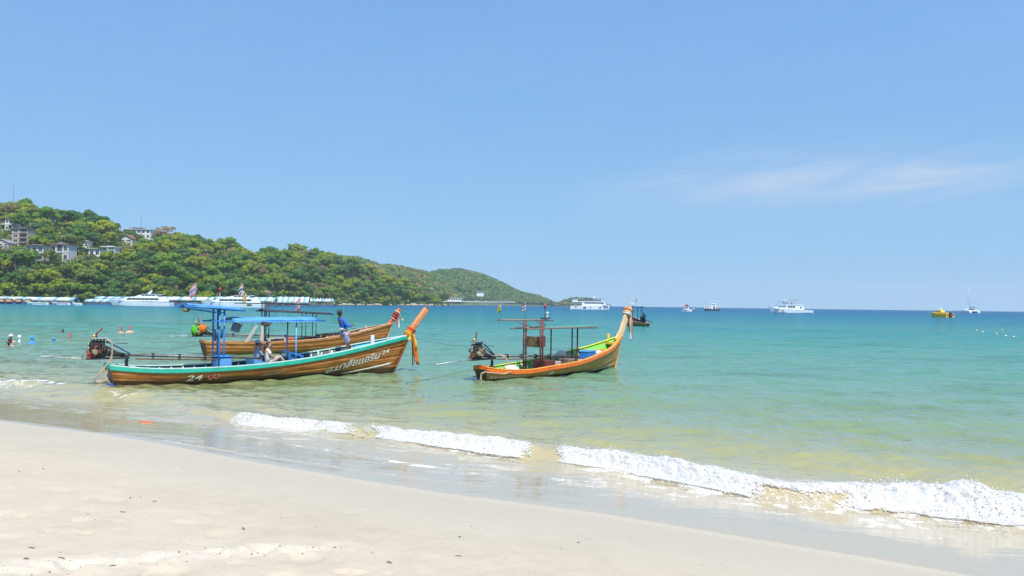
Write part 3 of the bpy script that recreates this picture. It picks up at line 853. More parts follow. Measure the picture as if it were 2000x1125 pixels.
# the 300 trees that show largest: big on the picture and not buried behind others
def show_size(it):
    P, px, t_, dd, sc_, kind, hw = it
    return hw * (1.25 if t_ < .12 or t_ > .9 else 1.0)
in_view.sort(key=show_size, reverse=True)
SINGLES, REST = in_view[:292], in_view[292:] + [it for it in ITEMS if it[1] + it[6] <= -6]
LANDMARKS = [(-40, 14, 'at the left picture edge'), (14, 60, 'around the grey terraced houses'), (60, 100, 'between two brown-roofed houses'), (100, 150, 'under the red-roofed house'),
             (150, 215, 'around the flat white pavilion'), (215, 300, 'below the white ridge villa'), (300, 360, 'right of the ridge villa'), (360, 430, 'above the second white cruiser'),
             (430, 500, 'above the twin boat canopies'), (500, 580, 'above the striped jetty end'), (580, 650, 'above the scalloped jetty'), (650, 720, 'right of the jetties'),
             (720, 800, 'behind the two prow posts'), (800, 900, 'at the near headland tip')]
TIERS = [(0, .14, 'on the shoreline'), (.14, .45, 'low on the slope'), (.45, .82, 'high on the slope'), (.82, 2, 'on the skyline')]
buckets = {}
for it in SINGLES:
    lm = next((w for a, b, w in LANDMARKS if a <= it[1] < b), LANDMARKS[0][2])
    ti = next(w for a, b, w in TIERS if a <= it[2] < b)
    buckets.setdefault((it[5], lm, ti), []).append(it)
ORD = ['leftmost', 'second', 'third', 'fourth', 'fifth', 'sixth', 'seventh', 'eighth', 'ninth', 'tenth']
for (kind, lm, ti), its in sorted(buckets.items()):
    its.sort(key=lambda i: i[1])
    for k, (P, px, t_, dd, sc_, _, hw) in enumerate(its):
        g = random.Random(int(px * 97 + t_ * 1000))
        protos = KINDS[kind][0]; crown_me, trunk_me = protos[g.randrange(len(protos))][:2]
        word = KIND_WORDS[kind]
        if len(its) > 1:
            word = (ORD[k] if k == 0 else ORD[min(k, 9)] + ' from left') + ' ' + word
        root = empty('hillside_tree', P, g.uniform(0, 6.28), '%s %s %s' % (word, ti, lm), 'tree', 'trees on the near headland')
        root.scale = (sc_ * g.uniform(.9, 1.15), sc_ * g.uniform(.9, 1.15), sc_ * g.uniform(.85, 1.15))
        link(bpy.data.objects.new('crown', crown_me), root)
        link(bpy.data.objects.new('trunk', trunk_me), root)
# the rest of the wood reads as one mass, one object for each leaf colour of the mass is avoided: a single mesh with several materials
vs, qs, mi, off = [], [], [], 0
leaf_keys = list(LEAF)
for it in REST:
    P, px, t_, dd, sc_, kind, hw = it
    g = random.Random(int(px * 53 + t_ * 777)); a = g.uniform(0, 6.28)
    protos, leaf, *_ = KINDS[kind]
    v, q = protos[g.randrange(len(protos))][2:]
    step = 2
    sel = np.arange(0, len(q), step); v = v.reshape(-1, 4, 3)[sel]; cen = v.mean(1, keepdims=True); v = (cen + (v - cen) * 1.35).reshape(-1, 3)
    ca, sa = math.cos(a), math.sin(a)
    v = np.stack([v[:, 0] * ca - v[:, 1] * sa, v[:, 0] * sa + v[:, 1] * ca, v[:, 2]], -1) * sc_ + np.array(P)
    vs.append(v); qs.append(np.arange(len(v)).reshape(-1, 4) + off); mi.append(np.full(len(v) // 4, leaf_keys.index(leaf))); off += len(v)
# low scrub between the trunks of the near headland
g = np.random.default_rng(17); n = 5200
spx = g.uniform(-200, 872, n); st_ = .008 + g.uniform(0, 1.03, n) ** 1.3
d_, z_ = near_hill(spx, st_)
cen = np.stack([(spx - 1000) / FPX * d_, d_, z_ + .8], -1)
per = 9
lv = cen[:, None, :] + g.normal(size=(n, per, 3)) * np.array([1.7, 1.7, .8])
nn = g.normal(size=(n * per, 3)); nn[:, 2] = np.abs(nn[:, 2]) + .4; nn /= np.linalg.norm(nn, axis=1)[:, None]
u = np.cross(nn, g.normal(size=(n * per, 3))); u /= np.linalg.norm(u, axis=1)[:, None]; v2 = np.cross(nn, u)
lv = lv.reshape(-1, 3); s_ = g.uniform(.4, .9, (n * per, 1))
sq = np.stack([lv - u * s_ - v2 * s_, lv + u * s_ - v2 * s_, lv + u * s_ + v2 * s_, lv - u * s_ + v2 * s_], 1).reshape(-1, 3)
keys = np.repeat(g.choice([0, 1, 3, 4, 2], n, p=[.25, .28, .25, .14, .08]), per)
vs.append(sq); qs.append(np.arange(len(sq)).reshape(-1, 4) + off); mi.append(keys); off += len(sq)
me = np_mesh('hillside_forest', np.concatenate(vs), np.concatenate(qs), [LEAF[k] for k in leaf_keys], smooth=False)
me.polygons.foreach_set('material_index', np.concatenate(mi).astype(np.int32))
tag(link(bpy.data.objects.new('hillside_forest', me)), 'dense trees and scrub filling the near headland behind the front trees', 'forest', kind='stuff')

def far_wood(name, label, rid, n, seed, mix, size, per, hgt):
    PX, TT, co = rid; g = np.random.default_rng(seed)
    ok = np.argwhere((TT > .02) & (TT < 1.06)); pick = ok[g.integers(0, len(ok), n)]
    i, j = pick[:, 0], pick[:, 1]; i2 = np.clip(i + 1, 0, PX.shape[0] - 1); j2 = np.clip(j + 1, 0, PX.shape[1] - 1)
    fa, fb = g.uniform(size=(n, 1)), g.uniform(size=(n, 1))
    c = co[i, j] * (1 - fa) + co[i2, j] * fa; c = c * (1 - fb) + co[i, j2] * fb
    r = g.uniform(.7, 1.25, (n, 1)) * size
    dv = g.normal(size=(n, per, 3)); dv[:, :, 2] = np.abs(dv[:, :, 2]); dv /= np.linalg.norm(dv, axis=2)[:, :, None]
    p = (c + np.array([0, 0, hgt]))[:, None, :] + dv * r[:, None] * np.array([1, 1, .85]) * g.uniform(.7, 1.05, (n, per, 1))
    p = p.reshape(-1, 3); nn = dv.reshape(-1, 3) + g.normal(size=(n * per, 3)) * .5; nn /= np.linalg.norm(nn, axis=1)[:, None]
    u = np.cross(nn, g.normal(size=(n * per, 3))); u /= np.linalg.norm(u, axis=1)[:, None]; v2 = np.cross(nn, u)
    s_ = g.uniform(.7, 1.4, (n * per, 1)) * size * .26
    q = np.stack([p - u * s_ - v2 * s_, p + u * s_ - v2 * s_, p + u * s_ + v2 * s_, p - u * s_ + v2 * s_], 1).reshape(-1, 3)
    me = np_mesh(name, q, np.arange(len(q)).reshape(-1, 4), [LEAF[k] for k in leaf_keys], smooth=False)
    mixp = np.array([mix[k] for k in leaf_keys]); kk = np.repeat(g.choice(len(leaf_keys), n, p=mixp / mixp.sum()), per)
    me.polygons.foreach_set('material_index', kk.astype(np.int32))
    tag(link(bpy.data.objects.new(name, me)), label, 'forest', kind='stuff')
far_wood('ridge_scrub_forest', 'dry brownish scrub woods on the ridge behind the headland', RID_MID, 1500, 21, dict(dark=.22, mid=.2, yellow=.05, olive=.28, dry=.35), 4.6, 44, 2.5)
far_wood('far_headland_forest', 'even green woods on the far headland', RID_FAR, 2300, 22, dict(dark=.36, mid=.4, yellow=.04, olive=.26, dry=.07), 5.2, 40, 3.0)
far_wood('islet_forest', 'low scrub on the islet off the headland', RID_ISLE, 220, 23, dict(dark=.3, mid=.3, yellow=.02, olive=.3, dry=.15), 4.0, 40, 1.5)

# ---- boulders along the waterline
ROCK = mat('pale_rock', (.36, .29, .22), .9, var=.35, scale=.6, bump=.3)
g = random.Random(9)
rk = []
for k in range(3):
    def fn(dv, k=k): return .78 + .44 * float(fbm(np.array([dv.x * 1.3 + k * 9 + dv.z]), np.array([dv.y * 1.3 + 4 * k - dv.z]), 3, 500 + k)[0])
    me = MB().ball((0, 0, 0), (1, .8, .62), 12, 8, fn).mesh('shore_rock'); me.materials.append(ROCK); rk.append(me)
spots = [664, 671, 677, 683, 690, 698, 704, 712, 719, 727, 736, 744, 752, 764, 775, 786, 797, 806, 815, 823, 832, 838, 845, 852, 858, 866]
for i, px in enumerate(spots):
    o = link(bpy.data.objects.new('shore_rock', rk[i % 3])); P = hill_point(px, .0); D = P.y - g.uniform(2, 6)
    p = place(px + g.uniform(-2, 2), D); s_ = g.uniform(1.2, 2.6) * (1.25 if px > 800 else 1)
    o.location = (p.x, p.y, .25 * s_); o.scale = (s_ * 1.5, s_, s_ * .9); o.rotation_euler = (0, 0, g.uniform(0, 6.28))
    sec = ('just right of the scalloped jetty' if px < 715 else 'behind the left prow post' if px < 790 else 'left of the white pier')
    same = [q_ for q_ in spots if (q_ < 715) == (px < 715) and (q_ < 790) == (px < 790)]
    r_ = same.index(px)
    tag(o, 'pale shore boulder %s, %s' % (sec, 'leftmost' if r_ == 0 else ORD[r_] + ' from left' if r_ < 10 else 'number %d from left' % (r_ + 1)), 'rock', 'boulders along the headland waterline')

# ------------------------------------------------------------------ buildings on the headland
M_WHITE = mat('white_render', (.70, .69, .65), .8, var=.14, scale=.5)
M_GREYW = mat('grey_render', (.50, .48, .46), .85, var=.22, scale=.6)
M_TAN = mat('tan_render', (.42, .35, .27), .85, var=.2, scale=.6)
M_BROWNROOF = mat('brown_roof', (.20, .12, .085), .8, var=.3, scale=1)
M_GREYROOF = mat('grey_roof', (.24, .23, .23), .8, var=.25, scale=1)
M_REDROOF = mat('red_tile_roof', (.46, .13, .065), .8, var=.3, scale=1.5)
M_GREENROOF = mat('planted_roof', (.14, .17, .05), .95, var=.4, scale=1)
M_GLASS = mat('dark_glass', (.035, .05, .06), .12, var=.3, scale=.5)
M_BLUEGLASS = mat('green_glass', (.03, .13, .13), .12, var=.3, scale=.5)
M_FRAME = mat('window_frame', (.55, .53, .5), .6)
M_DARK = mat('dark_void', (.05, .05, .055), .8)
M_STEEL = mat('grey_steel', (.30, .31, .32), .45, .6)
M_RAIL = mat('rail_metal', (.5, .52, .54), .4, .5)

def window(parent, x, z, w, h, y, glass=None, mull=1):
    """window on a wall facing -y: frame, with its pane as a sub-part"""
    b = MB(); t_ = .12
    b.box((x, y - .04, z + h/2 - t_/2), (w, .14, t_)); b.box((x, y - .04, z - h/2 + t_/2), (w, .14, t_))
    for sx_ in (-1, 1): b.box((x + sx_ * (w/2 - t_/2), y - .04, z), (t_, .14, h - 2 * t_))
    for k in range(mull): b.box((x - w/2 + w * (k + 1) / (mull + 1), y - .03, z), (.07, .10, h - 2 * t_))
    f = b.build('window', M_FRAME, parent)
    MB().box((x, y - .005, z), (w - .2, .03, h - .2)).build('pane', glass or M_GLASS, f)
    return f

def house(key, label, wall, roof, floors, cols, roof_kind='flat', over=.6, balcony=(), depth=8.0, glass=None, name='hillside_house', rz=0.0, open_cols=()):
    _, x0, x1, yt, yb = next(s for s in SITES if s[0] == key)
    xc = (x0 + x1) / 2; P = hill_point(xc, SITE_T[key]); D = P.y
    W = (x1 - x0) / FPX * D; Ht = (yb - yt) / FPX * D
    zb = height_at(xc, yb, D)
    root = empty(name, (P.x, P.y, zb), rz, label, 'house', 'buildings on the hillside')
    rh = 1.0 if roof_kind == 'flat' else Ht * .38
    Hw = Ht - (.35 if roof_kind == 'flat' else rh)
    fh = Hw / floors
    MB().box((0, depth / 2, Hw / 2 - 4), (W, depth, Hw + 8)).build('wall', wall, root)
    if roof_kind == 'flat':
        MB().box((0, depth / 2 - .3, Hw + .18), (W + over * 2, depth + over * 2, .34)).build('roof', roof, root)
        MB().box((0, depth / 2, Hw + .5), (W * .5, depth * .4, .5)).build('roof_parapet', wall, root)
    else:
        ov = over
        b = MB(); z0 = Hw - .05
        if roof_kind == 'hip':
            b.add([(-W/2 - ov, -ov, z0), (W/2 + ov, -ov, z0), (W/2 + ov, depth + ov, z0), (-W/2 - ov, depth + ov, z0), (-W * .18, depth/2, z0 + rh), (W * .18, depth/2, z0 + rh)],
                  [(0, 1, 5, 4), (1, 2, 5), (2, 3, 4, 5), (3, 0, 4), (0, 3, 2, 1)])
        else:   # gable towards the sea
            b.prism([(-W/2 - ov, z0), (0, z0 + rh), (W/2 + ov, z0), (W/2 + ov, z0 + .25), (0, z0 + rh + .3), (-W/2 - ov, z0 + .25)], 'y', -ov, depth + ov)
            MB().prism([(-W/2, z0), (W/2, z0), (0, z0 + rh)], 'y', 0, .3).build('gable', wall, root)
        b.build('roof', roof, root)
    for fl in range(floors):
        zc_ = fl * fh + fh * .52
        if fl > 0: MB().box((0, -.06, fl * fh), (W + .1, .16, .22)).build('floor_band', roof if fl % 2 else wall, root)
        for c in range(cols):
            x = -W/2 + W * (c + .5) / cols
            if (fl, c) in open_cols or c in balcony:
                MB().box((x, .0, zc_), (W / cols * .82, .06, fh * .74)).build('loggia_shade', M_DARK, root)  # flat dark panel on the wall: shade of the open recess as colour
                b = MB(); b.box((x, -.75, fl * fh + .1), (W / cols * .92, 1.4, .18))
                for k in range(6): b.box((x + W / cols * .88 * (k / 5 - .5), -1.4, fl * fh + .6), (.06, .06, .9))
                b.box((x, -1.4, fl * fh + 1.08), (W / cols * .92, .08, .08)); b.build('balcony', wall, root)
            else:
                window(root, x, zc_, min(W / cols * .62, 2.6), fh * .52, -.0, glass)
    return root, W, Hw, depth
house('glass_house', 'white house with glass balconies at the left edge of the hill', M_WHITE, M_BROWNROOF, 2, 3, balcony=(0, 2), depth=9)
house('tower_house', 'tall tan four-storey house with flat brown roof on the slope', M_TAN, M_BROWNROOF, 4, 2, balcony=(1,), depth=8)
house('dark_house', 'small dark house half hidden beside the tall tan house', M_GREYW, M_GREYROOF, 2, 2, balcony=(0,), depth=6)
house('edge_house', 'grey house cut by the left edge below the glass balconies', M_GREYW, M_GREYROOF, 2, 3, 'gable', depth=7)
r_, W, Hw, dp = house('brown_roof_house', 'grey house with wide brown flat roof and three windows', M_GREYW, M_BROWNROOF, 2, 3, depth=10, over=.9)
r_, W, Hw, dp = house('balcony_house', 'grey house with stacked central balconies below its annex', M_GREYW, M_BROWNROOF, 2, 3, balcony=(1,), depth=9, over=.8)
house('upper_annex', 'low grey annex standing above the house with central balconies', M_GREYW, M_BROWNROOF, 1, 3, depth=6)
house('slim_house', 'slim pale house between trees below the tall tan house', M_WHITE, M_GREYROOF, 3, 1, depth=6)
house('low_white_house', 'low white house with single wide window under the brown-roofed house', M_WHITE, M_GREYROOF, 1, 2, depth=5)
house('red_roof_house', 'house with orange-red hipped roof near the skyline', M_TAN, M_REDROOF, 1, 2, 'hip', depth=8)
r_, W, Hw, dp = house('pavilion_house', 'long white modern pavilion with planted roof', M_WHITE, M_GREENROOF, 1, 4, depth=8, open_cols=((0, 1),))
house('terrace_house', 'small white house with roof terrace beside the planted-roof pavilion', M_WHITE, M_WHITE, 2, 2, depth=7, balcony=(1,))
house('small_white_house', 'small white house peeping from trees above the pavilion', M_WHITE, M_GREYROOF, 1, 2, depth=5)
r_, W, Hw, dp = house('ridge_villa', 'large white villa with dark roof canopy on the ridge', M_WHITE, M_WHITE, 2, 6, depth=12)
MB().box((-W * .12, dp / 2, Hw + 1.55), (W * .5, dp * .7, .3)).build('roof_canopy', M_GREYROOF, r_)
b = MB()
for sx_ in (-.34, -.12, .1):
    for yy in (.3, .7): b.cyl((W * sx_, dp * yy, Hw), (W * sx_, dp * yy, Hw + 1.5), .12, n=6)
b.build('canopy_posts', M_GREYW, r_)
house('gable_house', 'white house with red-brown gabled roof below the ridge villa', M_WHITE, mat('maroon_roof', (.28, .10, .08), .8), 2, 2, 'gable', depth=7, over=1.0)
house('shore_hut', 'small brown-roofed hut among shoreline trees behind the striped jetty', M_TAN, M_BROWNROOF, 1, 2, 'hip', depth=4)
# pale terraces and slabs by the pavilion
P = hill_point(143, SITE_T['pavilion_house']); D = P.y
tag(MB().box((P.x, P.y + 2, height_at(143, 491, D)), (15 / FPX * D, 4, .6), bevel=.05).build('garden_terrace', M_WHITE), 'white terrace slab left of the planted-roof pavilion', 'terrace')
for px, yt, yb_, lab in ((22, 362, 412, 'thin radio mast standing on the skyline at far left'), (273, 418, 452, 'thin radio mast rising beside the ridge villa')):
    t_ = .96; P = hill_point(px, t_); D = P.y
    root = empty('radio_mast', P, 0, lab, 'mast', 'radio masts on the ridge'); h = height_at(px, yt, D) - P.z
    b = MB()
    for k in range(3):
        a = k * 2.094; b.bar((.35 * math.cos(a), .35 * math.sin(a), -1), (.12 * math.cos(a), .12 * math.sin(a), h), .07)
    b.build('tower', M_STEEL, root)
    b = MB()
    for k in range(int(h / 1.4)):
        f = k * 1.4 / h; r = .35 * (1 - f) + .12 * f
        for a in (0, 2.094, 4.189): b.bar((r * math.cos(a), r * math.sin(a), k * 1.4), (r * math.cos(a + 2.094), r * math.sin(a + 2.094), k * 1.4 + .7), .05)
    b.build('bracing', M_STEEL, root)
    MB().cyl((0, 0, h - .2), (0, 0, h + 1.5), .04, n=5).build('antenna', M_STEEL, root)

# ------------------------------------------------------------------ jetties with striped awnings
M_DECK = mat('jetty_deck', (.26, .24, .22), .85, var=.3, scale=1)
M_FLOAT = mat('blue_float', (.05, .12, .26), .6, var=.35, scale=1)
M_AW = {'w': mat('awning_white', (.66, .67, .66), .75, trans=.2), 'b': mat('awning_blue', (.09, .30, .56), .75, trans=.2),
        't': mat('awning_teal', (.20, .46, .43), .75, trans=.2), 'l': mat('awning_light_blue', (.24, .48, .60), .75, trans=.2)}
def jetty(label, px0, px1, D, z_edge, z_ridge, stripe_px, seq, post_step=5.0, float_col=None, scallop=False):
    a, b_ = place(px0, D), place(px1, D); L = (b_ - a).length; c = (a + b_) / 2
    root = empty('floating_jetty', (c.x, c.y, 0), math.atan2(b_.y - a.y, b_.x - a.x), label, 'jetty', 'jetties along the headland shore')
    MB().box((0, 0, .35), (L, 5.0, .9), bevel=.1).build('pontoon', float_col or M_FLOAT, root)
    MB().box((0, 0, .90), (L, 5.2, .16)).build('deck', M_DECK, root)
    n = max(2, int(L / post_step))
    for k in range(n + 1):
        x = -L/2 + .15 + (L - .3) * k / n
        for y in (-2.1, 2.1): MB().cyl((x, y, .9), (x, y, z_edge + .1), .07, n=6).build('post', M_RAIL, root)
    m = max(2, int(round((px1 - px0) / stripe_px)))
    for k in range(m):
        x0, x1 = -L/2 + L * k / m, -L/2 + L * (k + 1) / m
        b = MB()
        if scallop:
            xc = (x0 + x1) / 2
            b.add([(x0, -2.6, z_edge), (x1, -2.6, z_edge), (x1, 2.6, z_edge), (x0, 2.6, z_edge), (xc, 0, z_ridge), (x0, -2.6, z_edge - .4), (x1, -2.6, z_edge - .4), (x1, 2.6, z_edge - .4), (x0, 2.6, z_edge - .4)],
                  [(0, 1, 4), (1, 2, 4), (2, 3, 4), (3, 0, 4), (0, 5, 6, 1), (2, 7, 8, 3)])
        else:
            e = .012 * (k % 2); sag = .06 * math.sin(k * 2.3)
            prof = [(-2.6, z_edge - .55), (-2.6, z_edge), (0, z_ridge + e + sag), (2.6, z_edge), (2.6, z_edge - .55)]
            prof2 = [(y * .985, z - .05) for y, z in prof]
            b.slab(lambda i, j: ((x0, x1)[i], *prof[j]), lambda i, j: ((x0, x1)[i], *prof2[j]), 2, 5); b.sm = [False] * len(b.f)
        b.build('awning_panel', M_AW[seq[k % len(seq)]], root)
    b = MB()
    for y in (-2.45, 2.45):
        b.cyl((-L/2, y, 1.75), (L/2, y, 1.75), .035, n=5); b.cyl((-L/2, y, 1.4), (L/2, y, 1.4), .03, n=5)
    b.build('handrail', M_RAIL, root)
    g = random.Random(px0 + 3)
    b = MB()
    for k in range(int(L / 3.2)):      # benches and lockers on the deck
        x = g.uniform(-L/2 + 1, L/2 - 1); h = g.choice((.45, .45, .9, 1.3)); b.box((x, g.uniform(-1, 1.6), .98 + h / 2), (g.uniform(.8, 1.8), .6, h))
    b.build('lockers', mat('locker_paint_%d' % (px0 % 2), ((.30, .34, .42), (.10, .17, .33))[px0 % 2], .7), root)
    return root
jetty('long jetty with blue and white striped awning at the left edge', -60, 150, 372, 2.4, 3.4, 8.0, 'wlww')
jetty('two-tier blue awning jetty hidden behind the first white cruiser', 170, 235, 392, 2.0, 2.8, 7.5, 'lw')
jetty('upper blue and white awning behind the first white cruiser', 190, 262, 399, 3.3, 4.1, 8.0, 'lwbw')
jetty('jetty with teal and white striped awning between the white cruisers', 318, 420, 408, 3.2, 4.5, 7.0, 'wtww')
jetty('jetty with teal and white awning behind the second white cruiser', 421, 540, 412, 3.2, 4.8, 7.0, 'twlw')
jetty('jetty end with broad teal and blue awning stripes', 541, 605, 420, 2.7, 5.2, 5.5, 'twlw')
jetty('outer jetty with scalloped white and blue canopies', 606, 653, 470, 3.4, 5.2, 5.8, 'wlw', 3.2, M_FLOAT, True)
# stalls on the left jetty
for i, (px, col, nm) in enumerate(((4, (.62, .17, .04), 'orange'), (19, (.55, .16, .05), 'orange'), (38, (.34, .13, .06), 'brown'), (56, (.30, .20, .12), 'tan'))):
    p = place(px, 369.2); root = empty('ticket_stall', (p.x, p.y, .98), 0, '%s wooden stall under the striped awning, %s' % (nm, ('at the left edge', 'second from left', 'third from left', 'rightmost')[i]), 'stall', 'stalls on the left jetty')
    m_ = mat('stall_%d' % i, col, .7, var=.3, scale=2)
    MB().box((0, 0, .75), (2.6, 1.2, 1.5), bevel=.04).build('counter', m_, root); MB().box((0, -.1, 1.56), (2.9, 1.5, .1)).build('counter_top', M_TAN, root)
    MB().box((0, -.612, .75), (1.9, .02, 1.0)).build('panel', mat('stall_panel', (.55, .4, .25), .7), root)

# ------------------------------------------------------------------ ships
M_GEL = mat('white_gelcoat', (.80, .81, .80), .32, var=.07, scale=.4)
M_GELD = mat('grey_gelcoat', (.42, .44, .45), .4, var=.1, scale=.4)
M_BOOT = mat('dark_boot_top', (.03, .05, .09), .5)
M_DKHULL = mat('dark_hull', (.06, .09, .11), .5, var=.3)
M_NAVY = mat('navy_canvas', (.02, .05, .16), .8)
def ship_hull(L, B, sheer, z0=-.4, bow=.45, rake=.12, stern_w=.85, flare=.82):
    """closed hull, bow towards +x; sheer = [(0..1, z)]"""
    b = MB(); n = 18
    def sec(t, f):
        w = B / 2 * (stern_w + (1 - stern_w) * min(1, t / .25)) * (1 - max(0, (t - (1 - bow)) / bow) ** 2.1)
        zt = interp(t, sheer); z = z0 + (zt - z0) * f
        x = -L/2 + L * t - (rake * L * max(0, t - .6) / .4) * (1 - f)
        return x, w * (flare + (1 - flare) * f ** .8) * (1 if f > 0 else .75), z
    fs = (0, .18, .5, 1)
    prof = []
    for i in range(n + 1):
        t = i / n; row = []
        for f in fs: x, w, z = sec(t, f); row.append((x, -max(w, .02), z))
        for f in reversed(fs): x, w, z = sec(t, f); row.append((x, max(w, .02), z))
        prof.append(row)
    m = len(fs) * 2
    b.grid(lambda i, j: prof[i][j], n + 1, m, smooth=False)
    for i in range(n):
        k = len(b.v) - (n + 1) * m
        b.f.append((i*m, (i+1)*m, (i+1)*m + m - 1, i*m + m - 1)); b.sm.append(False)
    b.f.append(tuple(range(m))); b.sm.append(False)
    return b
def panes(parent, x0, x1, n, z, h, y, gap=.25, slant=0.0, m=None):
    w = (x1 - x0) / n
    for sgn in (-1, 1):
        for k in range(n):
            xc = x0 + w * (k + .5)
            MB().prism([(xc - w/2 + gap/2, z - h/2), (xc + w/2 - gap/2, z - h/2), (xc + w/2 - gap/2 + slant, z + h/2), (xc - w/2 + gap/2 + slant, z + h/2)], 'y', sgn * y, sgn * (y + .03)).build('window_pane', m or M_GLASS, parent)
def railing(parent, pts, h, step=1.2, m=None):
    b = MB()
    for p, q in zip(pts, pts[1:]):
        p, q = Vector(p), Vector(q); n = max(1, int((q - p).length / step))
        for k in range(n + 1):
            r = p.lerp(q, k / n); b.cyl(r, r + Vector((0, 0, h)), .025, n=4)
        for f in (.5, 1): b.cyl(p + Vector((0, 0, h * f)), q + Vector((0, 0, h * f)), .025, n=4)
    return b.build('railing', m or M_RAIL, parent)

def white_cruiser(label, px_bow, px_stern, D):
    a, s_ = place(px_bow, D), place(px_stern, D); L = (a - s_).length; c = (a + s_) / 2
    root = empty('white_cruiser', (c.x, c.y, 0), math.atan2(a.y - s_.y, a.x - s_.x), label, 'cruiser', 'white cruisers moored at the jetty')
    hb = ship_hull(L, 6.4, [(0, 1.7), (.3, 1.8), (.7, 2.3), (1, 2.7)], rake=.07, bow=.5); hb.build('hull', M_GEL, root)
    k = L / 29.0
    pts = [(-12.2, 2.0), (9.5, 2.35), (6.5, 3.3), (3.0, 4.1), (-9.5, 4.05), (-11.6, 3.4)]
    MB().prism([(x * k, z) for x, z in pts], 'y', -2.55, 2.55).build('cabin', M_GEL, root)
    pts = [(-9.0, 4.06), (1.8, 4.11), (-.6, 4.9), (-8.2, 4.85)]
    MB().prism([(x * k, z) for x, z in pts], 'y', -2.1, 2.1).build('upper_deck', M_GEL, root)
    MB().prism([(x * k, z) for x, z in [(-9.4, 5.0), (-1.0, 5.05), (-2.2, 5.3), (-9.0, 5.25)]], 'y', -2.3, 2.3).build('sun_roof', M_GELD, root)
    b = MB()
    for x in (-8.6, -5, -2):
        for y in (-1.9, 1.9): b.cyl((x * k, y, 4.7), (x * k, y, 5.1), .06, n=5)
    b.build('roof_struts', M_RAIL, root)
    panes(root, -9.4 * k, 5.2 * k, 7, 3.05, .85, 2.55, .12, -.3)
    MB().box((-7.3 * k, -2.57, 2.75), (1.1 * k, .06, 1.5)).build('door', M_DARK, root)
    panes(root, -7.6 * k, -1.2 * k, 4, 4.55, .35, 2.1, .2, -.15)
    MB().prism([((-4.6) * k, 5.3), ((-3.2) * k, 5.3), ((-5.0) * k, 6.9), ((-5.5) * k, 6.9)], 'y', -.25, .25).build('radar_arch', M_GEL, root)
    MB().cyl((-5.2 * k, 0, 6.9), (-5.4 * k, 0, 8.3), .04, n=5).build('antenna', M_RAIL, root)
    railing(root, [(7.2 * k, -1.9, 2.45), (11 * k, -1.25, 2.55), (14 * k, -.2, 2.7), (11 * k, 1.25, 2.55), (7.2 * k, 1.9, 2.45)], .8)
    MB().box((0, 0, .10), (L * .9, 4.4, .16)).build('waterline_stripe', M_BOOT, root)
    return root
white_cruiser('long white cruiser with dark window band, the left one of two', 214, 336, 352)
white_cruiser('long white cruiser behind the longtail canopies, the right one of two', 393, 516, 345)

# small boats along the left jetty
def speedboat(label, px0, px1, D, stripe, canopy=True):
    a, s_ = place(px0, D), place(px1, D); L = (a - s_).length; c = (a + s_) / 2
    root = empty('speedboat', (c.x, c.y, 0), math.pi, label, 'speedboat', 'speedboats at the left jetty')
    ship_hull(L, 2.4, [(0, .9), (.6, 1.0), (1, 1.35)], z0=-.3, rake=.12).build('hull', M_GEL, root)
    MB().box((-.05 * L, 0, .55), (L * .7, 2.44, .14)).build('side_stripe', stripe, root)
    if canopy:
        MB().box((-.08 * L, 0, 2.3), (L * .55, 2.1, .12), bevel=.04).build('canopy', M_GEL, root)
        b = MB()
        for x in (-.3, -.08, .14):
            for y in (-.9, .9): b.cyl((x * L, y, .9), (x * L, y, 2.3), .04, n=5)
        b.build('canopy_posts', M_RAIL, root)
    MB().prism([(.12 * L, 1.0), (.2 * L, 1.0), (.14 * L, 1.6), (.10 * L, 1.6)], 'y', -.9, .9).build('windscreen', M_GLASS, root)
    for y in (-.5, .5): MB().box((-L/2 - .2, y, .8), (.45, .4, 1.0), bevel=.1).build('outboard_motor', M_DARK, root)
speedboat('white canopied speedboat moored left of the green one', 50, 98, 358, mat('stripe_teal', (.1, .3, .3), .5))
speedboat('white and blue canopied speedboat moored beside the left jetty', 100, 140, 361, mat('stripe_navy', (.03, .06, .25), .5))
speedboat('small open white dinghy at the jetty gap', 141, 163, 350, mat('stripe_pale', (.5, .5, .5), .5), False)

def ferry_deck(parent, pts, y, m, name): return MB().prism(pts, 'y', -y, y).build(name, m, parent)
